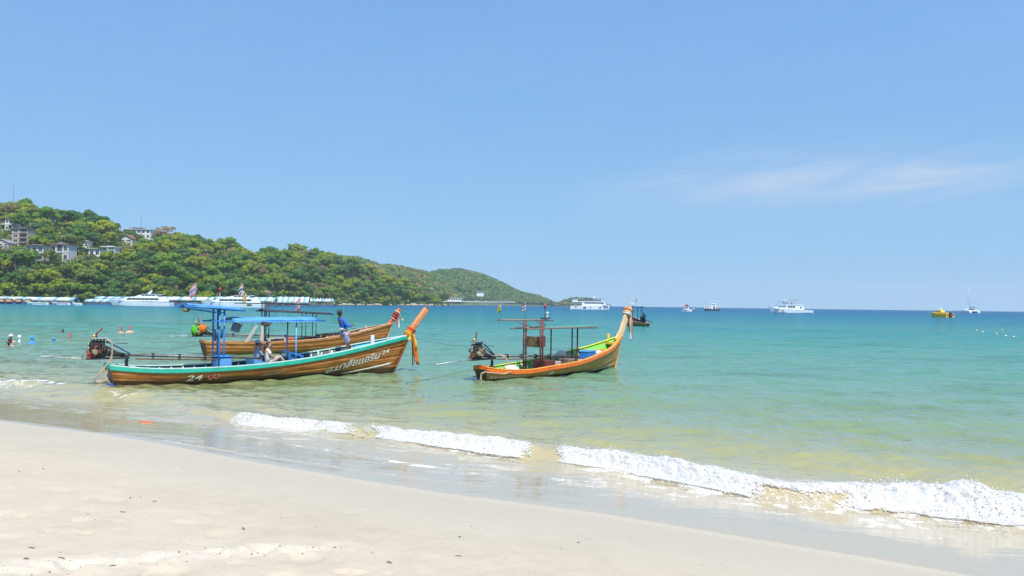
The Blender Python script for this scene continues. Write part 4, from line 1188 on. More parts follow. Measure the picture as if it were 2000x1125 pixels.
# big excursion boat with bow to the right, off the islet
def excursion_boat():
    D = 490.0; a, s_ = place(1192, D), place(1114, D); L = (a - s_).length; c = (a + s_) / 2
    root = empty('excursion_boat', (c.x, c.y, 0), 0, 'white double-deck excursion boat with slanted mast before the islet', 'ferry')
    ship_hull(L, 6.2, [(0, 2.3), (.6, 2.5), (1, 3.1)], z0=-.5, rake=.05, bow=.35).build('hull', M_GEL, root)
    MB().box((-.02 * L, 0, .06), (L * .9, 5.4, .3)).build('waterline_stripe', M_BOOT, root)
    ferry_deck(root, [(-5.2, 2.4), (9.8, 2.8), (8.3, 4.9), (-5.2, 4.7)], 2.7, M_GEL, 'cabin')
    panes(root, -3.8, 8.2, 8, 4.05, .75, 2.7, .22, -.1)
    for sgn in (-1, 1):
        for k, (x, w, z, h) in enumerate(((-8.9, .7, 1.9, .5), (-3.6, 1.7, 1.35, .75), (.0, .3, 1.5, 1.2), (4.6, 3.6, 1.45, .7), (8.2, 1.1, 1.7, 1.0), (10.3, .9, 1.8, .9))):
            MB().box((x, sgn * (3.02 if x < 4 else 2.75 if x < 7 else 2.0 if x < 9 else 1.25), z), (w, .14, h)).build('hull_window', M_GLASS, root)
    ferry_deck(root, [(-11.4, 4.75), (7.6, 4.92), (7.2, 5.3), (-11.4, 5.0)], 2.95, M_GEL, 'upper_deck')
    for x in (-11.1, -9.6, -8.1, -6.6, -5.4):
        for y in (-2.6, 2.6): MB().cyl((x, y, 2.3), (x, y, 4.8), .08, n=6).build('deck_post', M_GEL, root)
    ferry_deck(root, [(-10.8, 5.0), (-7.8, 5.0), (-7.8, 6.3), (-10.6, 6.3)], 2.4, M_GEL, 'aft_house')
    panes(root, -10.4, -8.0, 3, 5.75, .6, 2.4, .2)
    ferry_deck(root, [(-11.2, 6.5), (-4.2, 6.7), (-4.2, 6.85), (-11.2, 6.65)], 2.6, M_GELD, 'aft_awning')
    ferry_deck(root, [(-4.0, 6.9), (7.0, 6.75), (7.0, 6.9), (-4.0, 7.05)], 2.6, M_NAVY, 'awning')
    b = MB()
    for x in (-3.8, -1.2, 1.6, 4.2, 6.8):
        for y in (-2.4, 2.4): b.cyl((x, y, 5.0), (x, y, 6.9), .05, n=5)
    b.build('awning_posts', M_RAIL, root)
    ferry_deck(root, [(.4, 5.2), (1.7, 5.2), (3.1, 8.4), (2.5, 8.4)], .4, M_GEL, 'mast')
    railing(root, [(-4.0, -2.8, 5.0), (6.8, -2.8, 5.25)], 1.0); railing(root, [(-4.0, 2.8, 5.0), (6.8, 2.8, 5.25)], 1.0)
    g = random.Random(4)
    for k in range(9):
        MB().box((-3 + k * 1.15, g.uniform(-1.9, -.8), 5.75), (.6, .5, .9), bevel=.1).build('deck_seat', mat('seat_%d' % (k % 3), ((.35, .07, .05), (.05, .09, .3), (.25, .2, .2))[k % 3], .8), root)
    railing(root, [(10, -1.4, 2.9), (11.8, -.4, 3.1), (11.8, .4, 3.1), (10, 1.4, 2.9)], .9)
excursion_boat()
def dive_boat():
    D = 440.0; a, s_ = place(1500, D), place(1586, D); L = (a - s_).length; c = (a + s_) / 2
    root = empty('dive_boat', (c.x, c.y, 0), math.pi, 'white two-deck passenger boat with green-tinted windows, bow to the left', 'ferry')
    ship_hull(L, 5.6, [(0, 1.5), (.55, 1.7), (.8, 2.3), (1, 3.3)], z0=-.5, rake=.09, bow=.42).build('hull', M_GEL, root)
    MB().box((-.04 * L, 0, .05), (L * .86, 4.9, .3)).build('waterline_stripe', M_BOOT, root)
    ferry_deck(root, [(-7.0, 1.6), (8.8, 2.2), (7.2, 4.5), (-5.2, 4.3), (-7.0, 3.0)], 2.35, M_GEL, 'cabin')
    panes(root, -2.2, 2.1, 3, 3.25, 1.1, 2.35, .2, 0, M_BLUEGLASS); panes(root, 3.0, 7.4, 4, 3.4, 1.0, 2.35, .25, -.15, M_BLUEGLASS)
    MB().box((-5.2, 2.37, 3.0), (.9, .06, .8)).build('porthole', M_GLASS, root)
    for x, z, h in ((7.4, 1.2, .9), (4.6, 1.2, 1.0)): MB().box((x, 2.5 if x > 7 else 2.75, z), (.4, .3, h)).build('fender', M_DARK, root)
    ferry_deck(root, [(-6.6, 4.35), (7.6, 4.52), (7.2, 4.8), (-6.6, 4.6)], 2.6, M_GEL, 'upper_deck')
    ferry_deck(root, [(2.6, 4.7), (4.4, 4.7), (3.4, 6.9), (2.7, 6.9)], .5, M_GEL, 'mast')
    ferry_deck(root, [(.3, 6.3), (6.2, 6.5), (6.0, 6.65), (.3, 6.45)], 2.2, M_GELD, 'awning')
    ferry_deck(root, [(-4.2, 6.9), (-.6, 6.9), (-.9, 7.05), (-3.9, 7.05)], 2.0, M_NAVY, 'sun_canopy')
    b = MB()
    for x in (.6, 3.0, 5.8):
        for y in (-2, 2): b.cyl((x, y, 4.7), (x, y, 6.4), .05, n=5)
    for x in (-3.8, -1.0):
        for y in (-1.8, 1.8): b.cyl((x, y, 4.6), (x, y, 6.95), .05, n=5)
    b.build('awning_posts', M_RAIL, root)
    railing(root, [(-6.4, 2.5, 4.6), (7.2, 2.5, 4.7)], 1.0); railing(root, [(-6.4, -2.5, 4.6), (7.2, -2.5, 4.7)], 1.0)
    railing(root, [(-11.4, 2.2, 1.5), (-7.4, 2.4, 1.6)], 1.0); railing(root, [(8.4, 1.6, 2.5), (11.6, .3, 3.3)], .9)
    for x, c_ in ((2.0, (.04, .05, .2)), (-.4, (.3, .06, .05))): MB().box((x, 1.6, 5.3), (.6, .6, 1.1), bevel=.15).build('deck_locker', mat('locker%d' % int(x * 10), c_, .7), root)
dive_boat()
def red_boat():
    D = 440.0; c = place(1345, D)
    root = empty('fishing_boat', (c.x, c.y, 0), rad(-28), 'small red and white fishing boat far out on the horizon', 'boat')
    red = mat('red_hull', (.42, .06, .05), .5, var=.25)
    ship_hull(6.9, 2.6, [(0, .9), (.6, 1.0), (1, 1.9)], z0=-.3).build('hull', M_GEL, root); MB().box((1.9, 0, 1.0), (2.4, 1.6, .7), bevel=.2).build('bow_cover', red, root)
    MB().box((-.9, 0, 1.75), (2.3, 1.9, 1.8), bevel=.08).build('cabin', M_GEL, root); panes(root, -1.8, 0, 2, 2.1, .7, .95, .2)
    MB().box((-.9, 0, 2.95), (3.6, 2.2, .16)).build('roof', red, root)
    MB().box((-.9, 0, 3.5), (1.8, 1.5, .9), bevel=.3).build('gear_pile', red, root); MB().cyl((-.4, 0, 3), (-.4, 0, 5.2), .05, n=5).build('mast', M_RAIL, root)
    for k in range(4): MB().ball((-1.9 + k * .5, -1.3, 1.05), .26, 8, 6).build('fender', red if k % 2 else M_GEL, root)
red_boat()
def trawler():
    D = 545.0; c = place(1390, D)
    root = empty('trawler', (c.x, c.y, 0), rad(168), 'small white-cabined boat with dark hull beside the red boat', 'boat')
    ship_hull(11.2, 3.6, [(0, 1.1), (.5, 1.2), (1, 2.2)], z0=-.4).build('hull', M_DKHULL, root)
    MB().box((3.1, 0, 2.3), (3.8, 2.8, 1.6), bevel=.1).build('fore_cabin', M_GEL, root); panes(root, 1.7, 4.4, 3, 2.6, .7, 1.4, .2)
    MB().box((-1.2, 0, 3.1), (3.4, 2.6, 3.8), bevel=.1).build('wheelhouse', M_GEL, root); panes(root, -2.4, .1, 3, 4.2, .8, 1.3, .2)
    MB().box((-1.7, 1.32, 2.2), (1.2, .06, 1.7)).build('door', M_DARK, root)
    b = MB()
    for x in (-3.0, .8): b.tube([(x, -1.3, 5), (x, -1.3, 6.6), (x, -1.0, 7), (x, 1.0, 7), (x, 1.3, 6.6), (x, 1.3, 5)], .09, 6)
    for y in (-1.1, 1.1): b.cyl((-3.0, y, 7), (.8, y, 7), .08, n=6)
    b.build('roof_frame', M_GEL, root)
    MB().box((-4.2, 0, 1.6), (1.8, 2.4, .9), bevel=.1).build('engine_box', mat('rust_red', (.3, .12, .1), .8), root)
    railing(root, [(-5.4, 1.6, 1.1), (-3.2, 1.8, 1.15)], .9)
trawler()
def yellow_boat():
    D = 292.0; c = place(1840, D)
    root = empty('yellow_boat', (c.x, c.y, 0), rad(118), 'bright yellow twin-hull boat with dark outboard at its stern', 'boat')
    yl = mat('yellow_gelcoat', (.74, .46, .015), .4, var=.12, scale=1)
    for y in (-1.7, 1.7):
        o = ship_hull(6.5, 1.7, [(0, 1.3), (.6, 1.4), (1, 1.9)], z0=-.3); o.v = [(a, b + y, c_) for a, b, c_ in o.v]; o.build('hull', yl, root)
    MB().box((-.2, 0, 1.45), (5.2, 2.6, .5), bevel=.1).build('deck', yl, root)
    MB().box((.6, 0, 2.2), (2.6, 2.2, 1.1), bevel=.25, taper=(.75, .8)).build('cabin', yl, root); panes(root, -.3, 1.5, 2, 2.2, .5, 1.05, .2)
    MB().cyl((.4, 0, 2.7), (.4, 0, 3.4), .25, .2, n=8).build('hatch', M_GEL, root)
    MB().box((-3.3, 0, 1.1), (.9, 1.2, 1.7), bevel=.2).build('outboard_motor', M_DARK, root)
    for y in (-1.7, 1.7): MB().box((-3.27, y, .8), (.06, .9, .7)).build('stern_panel', mat('olive_panel', (.2, .15, .03), .6), root)
    railing(root, [(-2.6, -2.2, 1.5), (2.4, -2.1, 1.8)], .7); railing(root, [(-2.6, 2.2, 1.5), (2.4, 2.1, 1.8)], .7)
yellow_boat()
def catamaran():
    D = 780.0; c = place(1895, D)
    root = empty('sailing_catamaran', (c.x, c.y, 0), rad(100), 'white sailing catamaran with bare mast seen from astern', 'sailboat')
    for y in (-4.6, 4.6):
        o = ship_hull(13, 2.6, [(0, 1.4), (.2, 2.2), (1, 2.6)], z0=-.4); o.v = [(a, b + y, c_) for a, b, c_ in o.v]; o.build('hull', M_GEL, root)
    MB().box((0, 0, 2.0), (9, 9.0, 1.2), bevel=.2).build('bridge_deck', M_GEL, root)
    MB().box((.5, 0, 3.3), (6.0, 6.6, 1.6), bevel=.3, taper=(.7, .75)).build('saloon', M_GEL, root)
    MB().box((-2.62, 0, 3.1), (.1, 4.6, 1.1)).build('saloon_window', M_GLASS, root)
    MB().box((-3.4, 0, 4.6), (3.2, 6.0, .18)).build('bimini', M_NAVY, root)
    b = MB()
    for x in (-4.8, -2.0):
        for y in (-2.8, 2.8): b.cyl((x, y, 2.5), (x, y, 4.6), .07, n=5)
    b.build('bimini_posts', M_RAIL, root)
    MB().cyl((1.0, 0, 3.6), (1.0, 0, 24.5), .17, .11, n=8).build('mast', M_RAIL, root)
    MB().tube([(1.0, 0, 5.6), (-6.0, 0, 5.4)], [.3, .26], 8).build('furled_sail', M_NAVY, root)
    b = MB()
    for q in ((6.2, 0, 2.6), (-2, 4.6, 2.3), (-2, -4.6, 2.3), (1, 5.2, 2.4), (1, -5.2, 2.4)): b.cyl((1, 0, 23.8), q, .03, n=4)
    b.build('rigging', M_STEEL, root)
catamaran()
# white pier on piles under the far headland
D = 1000.0; a, b_ = place(866, D), place(1006, D); L = b_.x - a.x; c = (a + b_) / 2
root = empty('white_pier', (c.x, c.y, 0), 0, 'long white pier on piles with small house at its shore end', 'pier')
MB().box((0, 0, 5.4), (L, 4, .8)).build('deck', M_WHITE, root)
for k in range(22): MB().cyl((-L/2 + 2 + (L - 4) * k / 21, 0, -1), (-L/2 + 2 + (L - 4) * k / 21, 0, 5.0), .45, n=6).build('pile', M_GREYW, root)
hs = MB().box((-L/2 + 14, 2.6, 7.6), (17, 6, 3.4)).build('pier_house', M_WHITE, root); MB().box((-L/2 + 14, 2.6, 9.45), (19, 7.5, .4)).build('roof', M_WHITE, hs)
for k in range(5): MB().box((-L/2 + 7.6 + k * 3.2, -.42, 7.7), (1.8, .06, 1.6)).build('window', M_GLASS, hs)
railing(root, [(-L/2 + 24, -1.9, 5.8), (L/2, -1.9, 5.8)], 1.2, 4.0, M_WHITE)
for px, t0, lab in ((884, 8, 'pale villa low on the far headland, left of two'), (938, 9, 'white villa low on the far headland, right of two')):
    D = 1480.0; p = place(px, D); z = height_at(px, 576 if px < 900 else 573, D)
    root = empty('far_villa', (p.x, p.y, z), 0, lab, 'house', 'villas on the far headland')
    w = 24 if px < 900 else 13
    MB().box((0, 4, -1), (w, 8, 9)).build('wall', M_WHITE, root); MB().box((0, 4, 3.8), (w + 2, 10, .6)).build('roof', M_GREYROOF, root)
    for k in range(4): MB().box((-w/2 + w * (k + .5) / 4, -.02, 1.2), (w * .15, .08, 2)).build('window', M_GLASS, root)
# ---- air: thin sea haze
hz, t, o = nodes('haze')
pv_ = nd(t, 'ShaderNodeVolumePrincipled', Density=.00014, Anisotropy=.1); pv_.inputs['Color'].default_value = (.84, .92, 1.0, 1)
t.links.new(pv_.outputs[0], o.inputs['Volume'])
haze = MB().box((0, 700, 70), (9200, 9400, 170)).build('haze', hz)
tag(haze, 'thin pale sea haze over the bay', 'haze', kind='stuff')

# ------------------------------------------------------------------ longtail boats
def hull_wood(name, c_lo, c_mid, c_hi, stain=.25, gloss=.42, olive=None):
    m, t, o = nodes(name)
    p = nd(t, 'ShaderNodeBsdfPrincipled', Roughness=gloss)
    tc = nd(t, 'ShaderNodeTexCoord'); mp = nd(t, 'ShaderNodeMapping', Scale=(.55, 2.0, 2.6)); t.links.new(tc.outputs['Object'], mp.inputs[0])
    n1 = nd(t, 'ShaderNodeTexNoise', Scale=2.6, Detail=7, Roughness=.68, Distortion=.5); t.links.new(mp.outputs[0], n1.inputs['Vector'])
    n2 = nd(t, 'ShaderNodeTexNoise', Scale=1.6, Detail=5, Roughness=.6); t.links.new(tc.outputs['Object'], n2.inputs['Vector'])
    oi = nd(t, 'ShaderNodeObjectInfo')
    c = ramp(t, mth(t, 'ADD', n1.outputs['Fac'], mth(t, 'MULTIPLY', mth(t, 'SUBTRACT', oi.outputs['Random'], .5), .03)), [(.28, c_lo), (.5, c_mid), (.72, c_hi)])
    if olive:
        mo = nd(t, 'ShaderNodeMixRGB'); mo.inputs[2].default_value = (*olive, 1)
        t.links.new(ramp(t, n2.outputs['Fac'], [(.42, (0, 0, 0)), (.60, (.8, .8, .8))]), mo.inputs[0]); t.links.new(c, mo.inputs[1]); c = mo.outputs[0]
    # worn patches and the dark water stain along the waterline
    wp = nd(t, 'ShaderNodeMixRGB'); wp.inputs[2].default_value = (.34, .25, .17, 1)
    n3 = nd(t, 'ShaderNodeTexNoise', Scale=5.5, Detail=6, Roughness=.7); t.links.new(mp.outputs[0], n3.inputs['Vector'])
    t.links.new(ramp(t, n3.outputs['Fac'], [(.60, (0, 0, 0)), (.70, (.55, .55, .55))]), wp.inputs[0]); t.links.new(c, wp.inputs[1])
    sp = nd(t, 'ShaderNodeSeparateXYZ'); t.links.new(tc.outputs['Object'], sp.inputs[0])
    lim = mth(t, 'ADD', sp.outputs[2], mth(t, 'MULTIPLY', mth(t, 'SUBTRACT', n2.outputs['Fac'], .5), .22))
    st = nd(t, 'ShaderNodeMapRange', interpolation_type='SMOOTHSTEP'); t.links.new(lim, st.inputs[0])
    st.inputs[1].default_value = stain; st.inputs[2].default_value = stain - .09
    ws = nd(t, 'ShaderNodeMixRGB'); ws.inputs[2].default_value = (.035, .022, .012, 1)
    t.links.new(mth(t, 'MULTIPLY', st.outputs[0], .88), ws.inputs[0]); t.links.new(wp.outputs[0], ws.inputs[1])
    t.links.new(ws.outputs[0], p.inputs['Base Color'])
    t.links.new(mth(t, 'ADD', mth(t, 'MULTIPLY', n1.outputs['Fac'], .3), gloss - .12), p.inputs['Roughness'])
    b = nd(t, 'ShaderNodeBump', Strength=.35, Distance=.01); t.links.new(n1.outputs['Fac'], b.inputs['Height']); t.links.new(b.outputs[0], p.inputs['Normal'])
    t.links.new(p.outputs[0], o.inputs[0])
    return m

class Hull:
    def __init__(s, sheer, beam, xk, zk=-.22, q=1.25, full=2.3):
        s.sheer, s.beam, s.xk, s.zk, s.q, s.full = sheer, beam, xk, zk, q, full
        s.x0, s.x1 = sheer[0][0], sheer[-1][0]
        xs = np.linspace(s.x0, s.x1, 241)
        s.tb = [float(v) for v in smooth_interp(xs, beam)]; s.tz = [float(v) for v in smooth_interp(xs, sheer)]
    def gun(s, t):
        u = min(max(t, 0.0), 1.0) * 240; i = min(int(u), 239); f = u - i
        return lerp(s.x0, s.x1, t), lerp(s.tb[i], s.tb[i + 1], f), lerp(s.tz[i], s.tz[i + 1], f)
    def pt(s, t, f, side=-1, out=0.0):
        xg, yg, zg = s.gun(t)
        xk = lerp(s.xk[0], s.xk[1], t)
        y = max(yg, .015) * (1 - (1 - f) ** s.full)
        return Vector((lerp(xk, xg, f), side * (y + out), s.zk + (zg - s.zk) * f ** s.q))
    def t_of(s, x): return (x - s.x0) / (s.x1 - s.x0)
    def half(s, x, z):
        """half-breadth of the hull at x and height z"""
        t = s.t_of(x); f = .5
        for _ in range(8):
            f = min(max((z - s.zk) / (s.gun(t)[2] - s.zk), .001), 1.0) ** (1 / s.q)
            xk = lerp(s.xk[0], s.xk[1], t); xg = lerp(s.x0, s.x1, t)
            t = min(max(t + (x - lerp(xk, xg, f)) / (s.x1 - s.x0), 0.0), 1.0)
        return abs(s.pt(t, f).y)

def sweep(path, w, h, b=None, up=Vector((0, 0, 1))):
    """rectangular rail along a path; the path is its centre"""
    b = b or MB(); n = len(path); path = [Vector(p) for p in path]; rows = []
    for i, p in enumerate(path):
        d = (path[min(i + 1, n - 1)] - path[max(i - 1, 0)]).normalized()
        x = d.cross(up).normalized(); y = x.cross(d)
        e = min(w, h) * .22
        rows.append([p - x*(w/2 - e) - y*h/2, p + x*(w/2 - e) - y*h/2, p + x*w/2 - y*(h/2 - e), p + x*w/2 + y*(h/2 - e), p + x*(w/2 - e) + y*h/2, p - x*(w/2 - e) + y*h/2, p - x*w/2 + y*(h/2 - e), p - x*w/2 - y*(h/2 - e)])
    k = 8; base = len(b.v)
    b.add([v for r in rows for v in r], [(i*k + j, i*k + (j+1) % k, (i+1)*k + (j+1) % k, (i+1)*k + j) for i in range(n - 1) for j in range(k)], False)
    b.f += [tuple(base + j for j in reversed(range(k))), tuple(base + (n-1)*k + j for j in range(k))]; b.sm += [False, False]
    return b

M_SHAFT = mat('shaft_steel', (.17, .16, .15), .5, .6, var=.4, scale=5)
M_IRON = mat('engine_iron', (.055, .05, .048), .55, .5, var=.5, scale=9, bump=.4)
M_RUST = mat('rusty_iron', (.20, .085, .045), .8, .2, var=.5, scale=9, bump=.4)
M_ALU = mat('dull_aluminium', (.36, .36, .34), .45, .7, var=.4, scale=9)
M_ROPE = mat('beige_rope', (.46, .32, .20), .9, var=.25, scale=14, bump=.6)
M_LINE = mat('dark_line', (.07, .09, .10), .9)
M_DKROPE = mat('navy_rope', (.03, .06, .2), .9)

def evaluated(ob):
    """mesh of a single object evaluated in a scratch scene of its own"""
    sc_ = bpy.data.scenes.new('scratch'); sc_.collection.objects.link(ob)
    with bpy.context.temp_override(scene=sc_, view_layer=sc_.view_layers[0]):
        dg = bpy.context.evaluated_depsgraph_get(); ev = ob.evaluated_get(dg); me = ev.to_mesh()
        v = [tuple(p.co) for p in me.vertices]; f = [tuple(p.vertices) for p in me.polygons]; ev.to_mesh_clear()
    bpy.data.objects.remove(ob); bpy.data.scenes.remove(sc_)
    return v, f
def paint_text(parent, hull, text, x0, x1, z0, z1, size, m, name='lettering', side=-1, shear=.25, zfun=None):
    """lettering painted on the hull side: flat text bent onto the planks"""
    cu = bpy.data.curves.new('t', 'FONT'); cu.body = text; cu.resolution_u = 3; cu.size = 1.0; cu.offset = .016
    ob = bpy.data.objects.new('t', cu); v, fs = evaluated(ob); v = np.array(v); bpy.data.curves.remove(cu)
    if len(v) == 0: return None
    w = v[:, 0].max() - v[:, 0].min(); u = (v[:, 0] - v[:, 0].min()) / w
    vs = []
    for ui, yi in zip(u, v[:, 1]):
        x = lerp(x0, x1, ui) + yi * size * shear; z = lerp(z0, z1, ui) + yi * size
        vs.append((x, side * (hull.half(x, z) + .016), z))
    b = MB(); b.add(vs, fs); me = bpy.data.meshes.new(name); me.from_pydata(vs, [], fs); me.materials.append(m)
    return link(bpy.data.objects.new(name, me), parent)

def longtail(label, O, head, hull, M, planks=5, deck=(.05, .74, .16), foredeck=None, prow=None, ribs=22, name='longtail_boat'):
    root = empty(name, (O[0], O[1], 0), rad(head), label, 'boat')
    NT = 44
    fr = [i / planks for i in range(planks + 1)]; fr[0] = .02
    for side in (-1, 1):
        for k in range(planks):
            f0, f1 = fr[k] + (.003 if k else 0), fr[k + 1]
            fo = lambda i, j: hull.pt(i / (NT - 1), lerp(f0, f1, j / 5), side, .008)
            fi = lambda i, j: hull.pt(i / (NT - 1), lerp(f0, f1, j / 5), side, -.022)
            MB().slab(fo, fi, NT, 6).build('plank', M['hull'], root)
        # inner lining, aft and bow
        for (ta, tb, key, nm) in ((0.01, hull.t_of(M.get('bow_x', 8.9)), 'inner', 'inner_lining'), (hull.t_of(M.get('bow_x', 8.9)), .985, 'bow_inner', 'bow_lining')):
            n = 24
            fo = lambda i, j: hull.pt(lerp(ta, tb, i / (n - 1)), lerp(.3, .985, j / 3), side, -.026)
            fi = lambda i, j: hull.pt(lerp(ta, tb, i / (n - 1)), lerp(.3, .985, j / 3), side, -.05)
            MB().slab(fo, fi, n, 4).build(nm, M[key], root)
        path = [hull.pt(i / 39, 1, side, .012) + Vector((0, 0, -M.get('rail_h', .15) / 2 + .01)) for i in range(40)]
        sweep(path, .07, M.get('rail_h', .15)).build('gunwale', M['rail'], root)
        path = [hull.pt(i / 39, 1, side, -.02) + Vector((0, 0, .03)) for i in range(40)]
        sweep(path, .14, .035).build('cap_rail', M.get('cap_far', M['cap']) if side > 0 else M['cap'], root)
        for k in range(ribs):
            t = lerp(.05, .80, k / (ribs - 1)); p0 = hull.pt(t, .55, side, -.075); p1 = hull.pt(t, .97, side, -.075)
            MB().bar(p0, p1, .055, .05, (1, 0, 0)).build('rib', M['rib'], root)
    # transom
    ys = [hull.pt(0, f, -1) for f in np.linspace(.02, 1, 7)]; row = ys + [Vector((p.x, -p.y, p.z)) for p in reversed(ys)]
    b = MB(); n = len(row); b.add(row + [p + Vector((.05, 0, 0)) for p in row], [tuple(range(n)), tuple(range(2*n - 1, n - 1, -1))] + [(i, (i+1) % n, n + (i+1) % n, n + i) for i in range(n)])
    b.build('transom', M['transom'], root)
    x, yg, zg = hull.gun(0.0)
    sweep([Vector((x + .03, -yg - .03, zg - .02)), Vector((x - .03, 0, zg + .02)), Vector((x + .03, yg + .03, zg - .02))], .10, .16).build('stern_rail', M['rail'], root)
    # stern deck and floor boards
    nb = 6
    for k in range(nb):
        ta, tb, z = deck; n = 14
        def wq(i, j, dz):
            t = lerp(ta, tb, i / (n - 1)); xg, yg_, zg_ = hull.gun(t); w = max(hull.half(min(max(xg, hull.x0 + .3), hull.x1 - .4), z) - .07, .05)
            return Vector((xg, lerp(-w, w, (k + j * .985) / nb), z + dz))
        MB().slab(lambda i, j: wq(i, j, .0), lambda i, j: wq(i, j, -.03), n, 2).build('floorboard', M['floor'], root)
    if foredeck:
        xa, xb, z, nb2 = foredeck
        for k in range(nb2):
            x_0, x_1 = lerp(xa, xb, k / nb2), lerp(xa, xb, (k + 1) / nb2) - .012
            w0, w1 = hull.half(x_0, z) - .07, hull.half(x_1, z) - .07
            MB().prism([(x_0, -w0), (x_1, -w1), (x_1, w1), (x_0, w0)], 'z', z - .03, z + .004 * (k % 2)).build('deck_board', M['foredeck'], root)
    # stern deck
    for k in range(3):
        x_0, x_1 = hull.x0 + .1 + k * .28, hull.x0 + .1 + (k + 1) * .28 - .012; z = hull.gun(.02)[2] - .06
        w0, w1 = hull.gun(hull.t_of(x_0))[1] - .05, hull.gun(hull.t_of(x_1))[1] - .05
        MB().prism([(x_0, -w0), (x_1, -w1), (x_1, w1), (x_0, w0)], 'z', z - .03, z).build('stern_deck_board', M['sterndeck'], root)
    # stem and keel
    st = [hull.pt(1, f, -1) for f in np.linspace(0, 1, 9)]
    sweep([Vector((p.x + .02, 0, p.z)) for p in st], .07, .10, up=Vector((0, 1, 0))).build('stem', M['stem'], root)
    return root
def strip_on_hull(parent, hull, pts, h, m, name, side=-1):
    """painted band along the hull: pts = [(x, z_mid, height)]"""
    n = 16; xs = np.linspace(pts[0][0], pts[-1][0], n)
    P = lambda i, j, o: Vector((xs[i], side * (hull.half(xs[i], zz(i, j)) + o), zz(i, j)))
    zz = lambda i, j: float(np.interp(xs[i], [p[0] for p in pts], [p[1] for p in pts]) + (j - .5) * np.interp(xs[i], [p[0] for p in pts], [p[2] for p in pts]))
    MB().slab(lambda i, j: P(i, j, .016), lambda i, j: P(i, j, -.005), n, 2).build(name, m, parent)

def post(parent, x, y, z0, z1, r, m, lean=0.0, name='post'):
    return MB().cyl((x - lean, y, z0), (x, y, z1), r, n=8).build(name, m, parent)
def roof_frame(parent, x0, x1, hw, z0, z1, m_frame, m_cover=None, bars=5, arch=.06, thick=.03, name='canopy'):
    """flat boat canopy: side rails, cross bars, thin cover"""
    if m_cover:
        n = 12
        def S(i, j, dz):
            u, v = i / (n - 1), j / 6; x = lerp(x0 + .12, x1 - .12, u)
            return Vector((x, lerp(-hw, hw, v), lerp(z0, z1, u) + .035 + arch * math.sin(v * math.pi) + .012 * math.sin(u * 19 + v * 5) + dz))
        MB().slab(lambda i, j: S(i, j, thick), lambda i, j: S(i, j, 0), n, 7).build(name, m_cover, parent)
    for y in (-hw, hw): MB().tube([(x0, y, z0), ((x0 + x1) / 2, y, (z0 + z1) / 2 + .015), (x1, y, z1)], .028, 8).build('side_rail', m_frame, parent)
    for k in range(bars):
        u = (k + .3) / (bars - .4); x = lerp(x0, x1, u); z = lerp(z0, z1, u) + .01
        MB().tube([(x, -hw, z), (x, -hw * .5, z + arch * .7), (x, 0, z + arch), (x, hw * .5, z + arch * .7), (x, hw, z)], .02, 6).build('cross_bar', m_frame, parent)

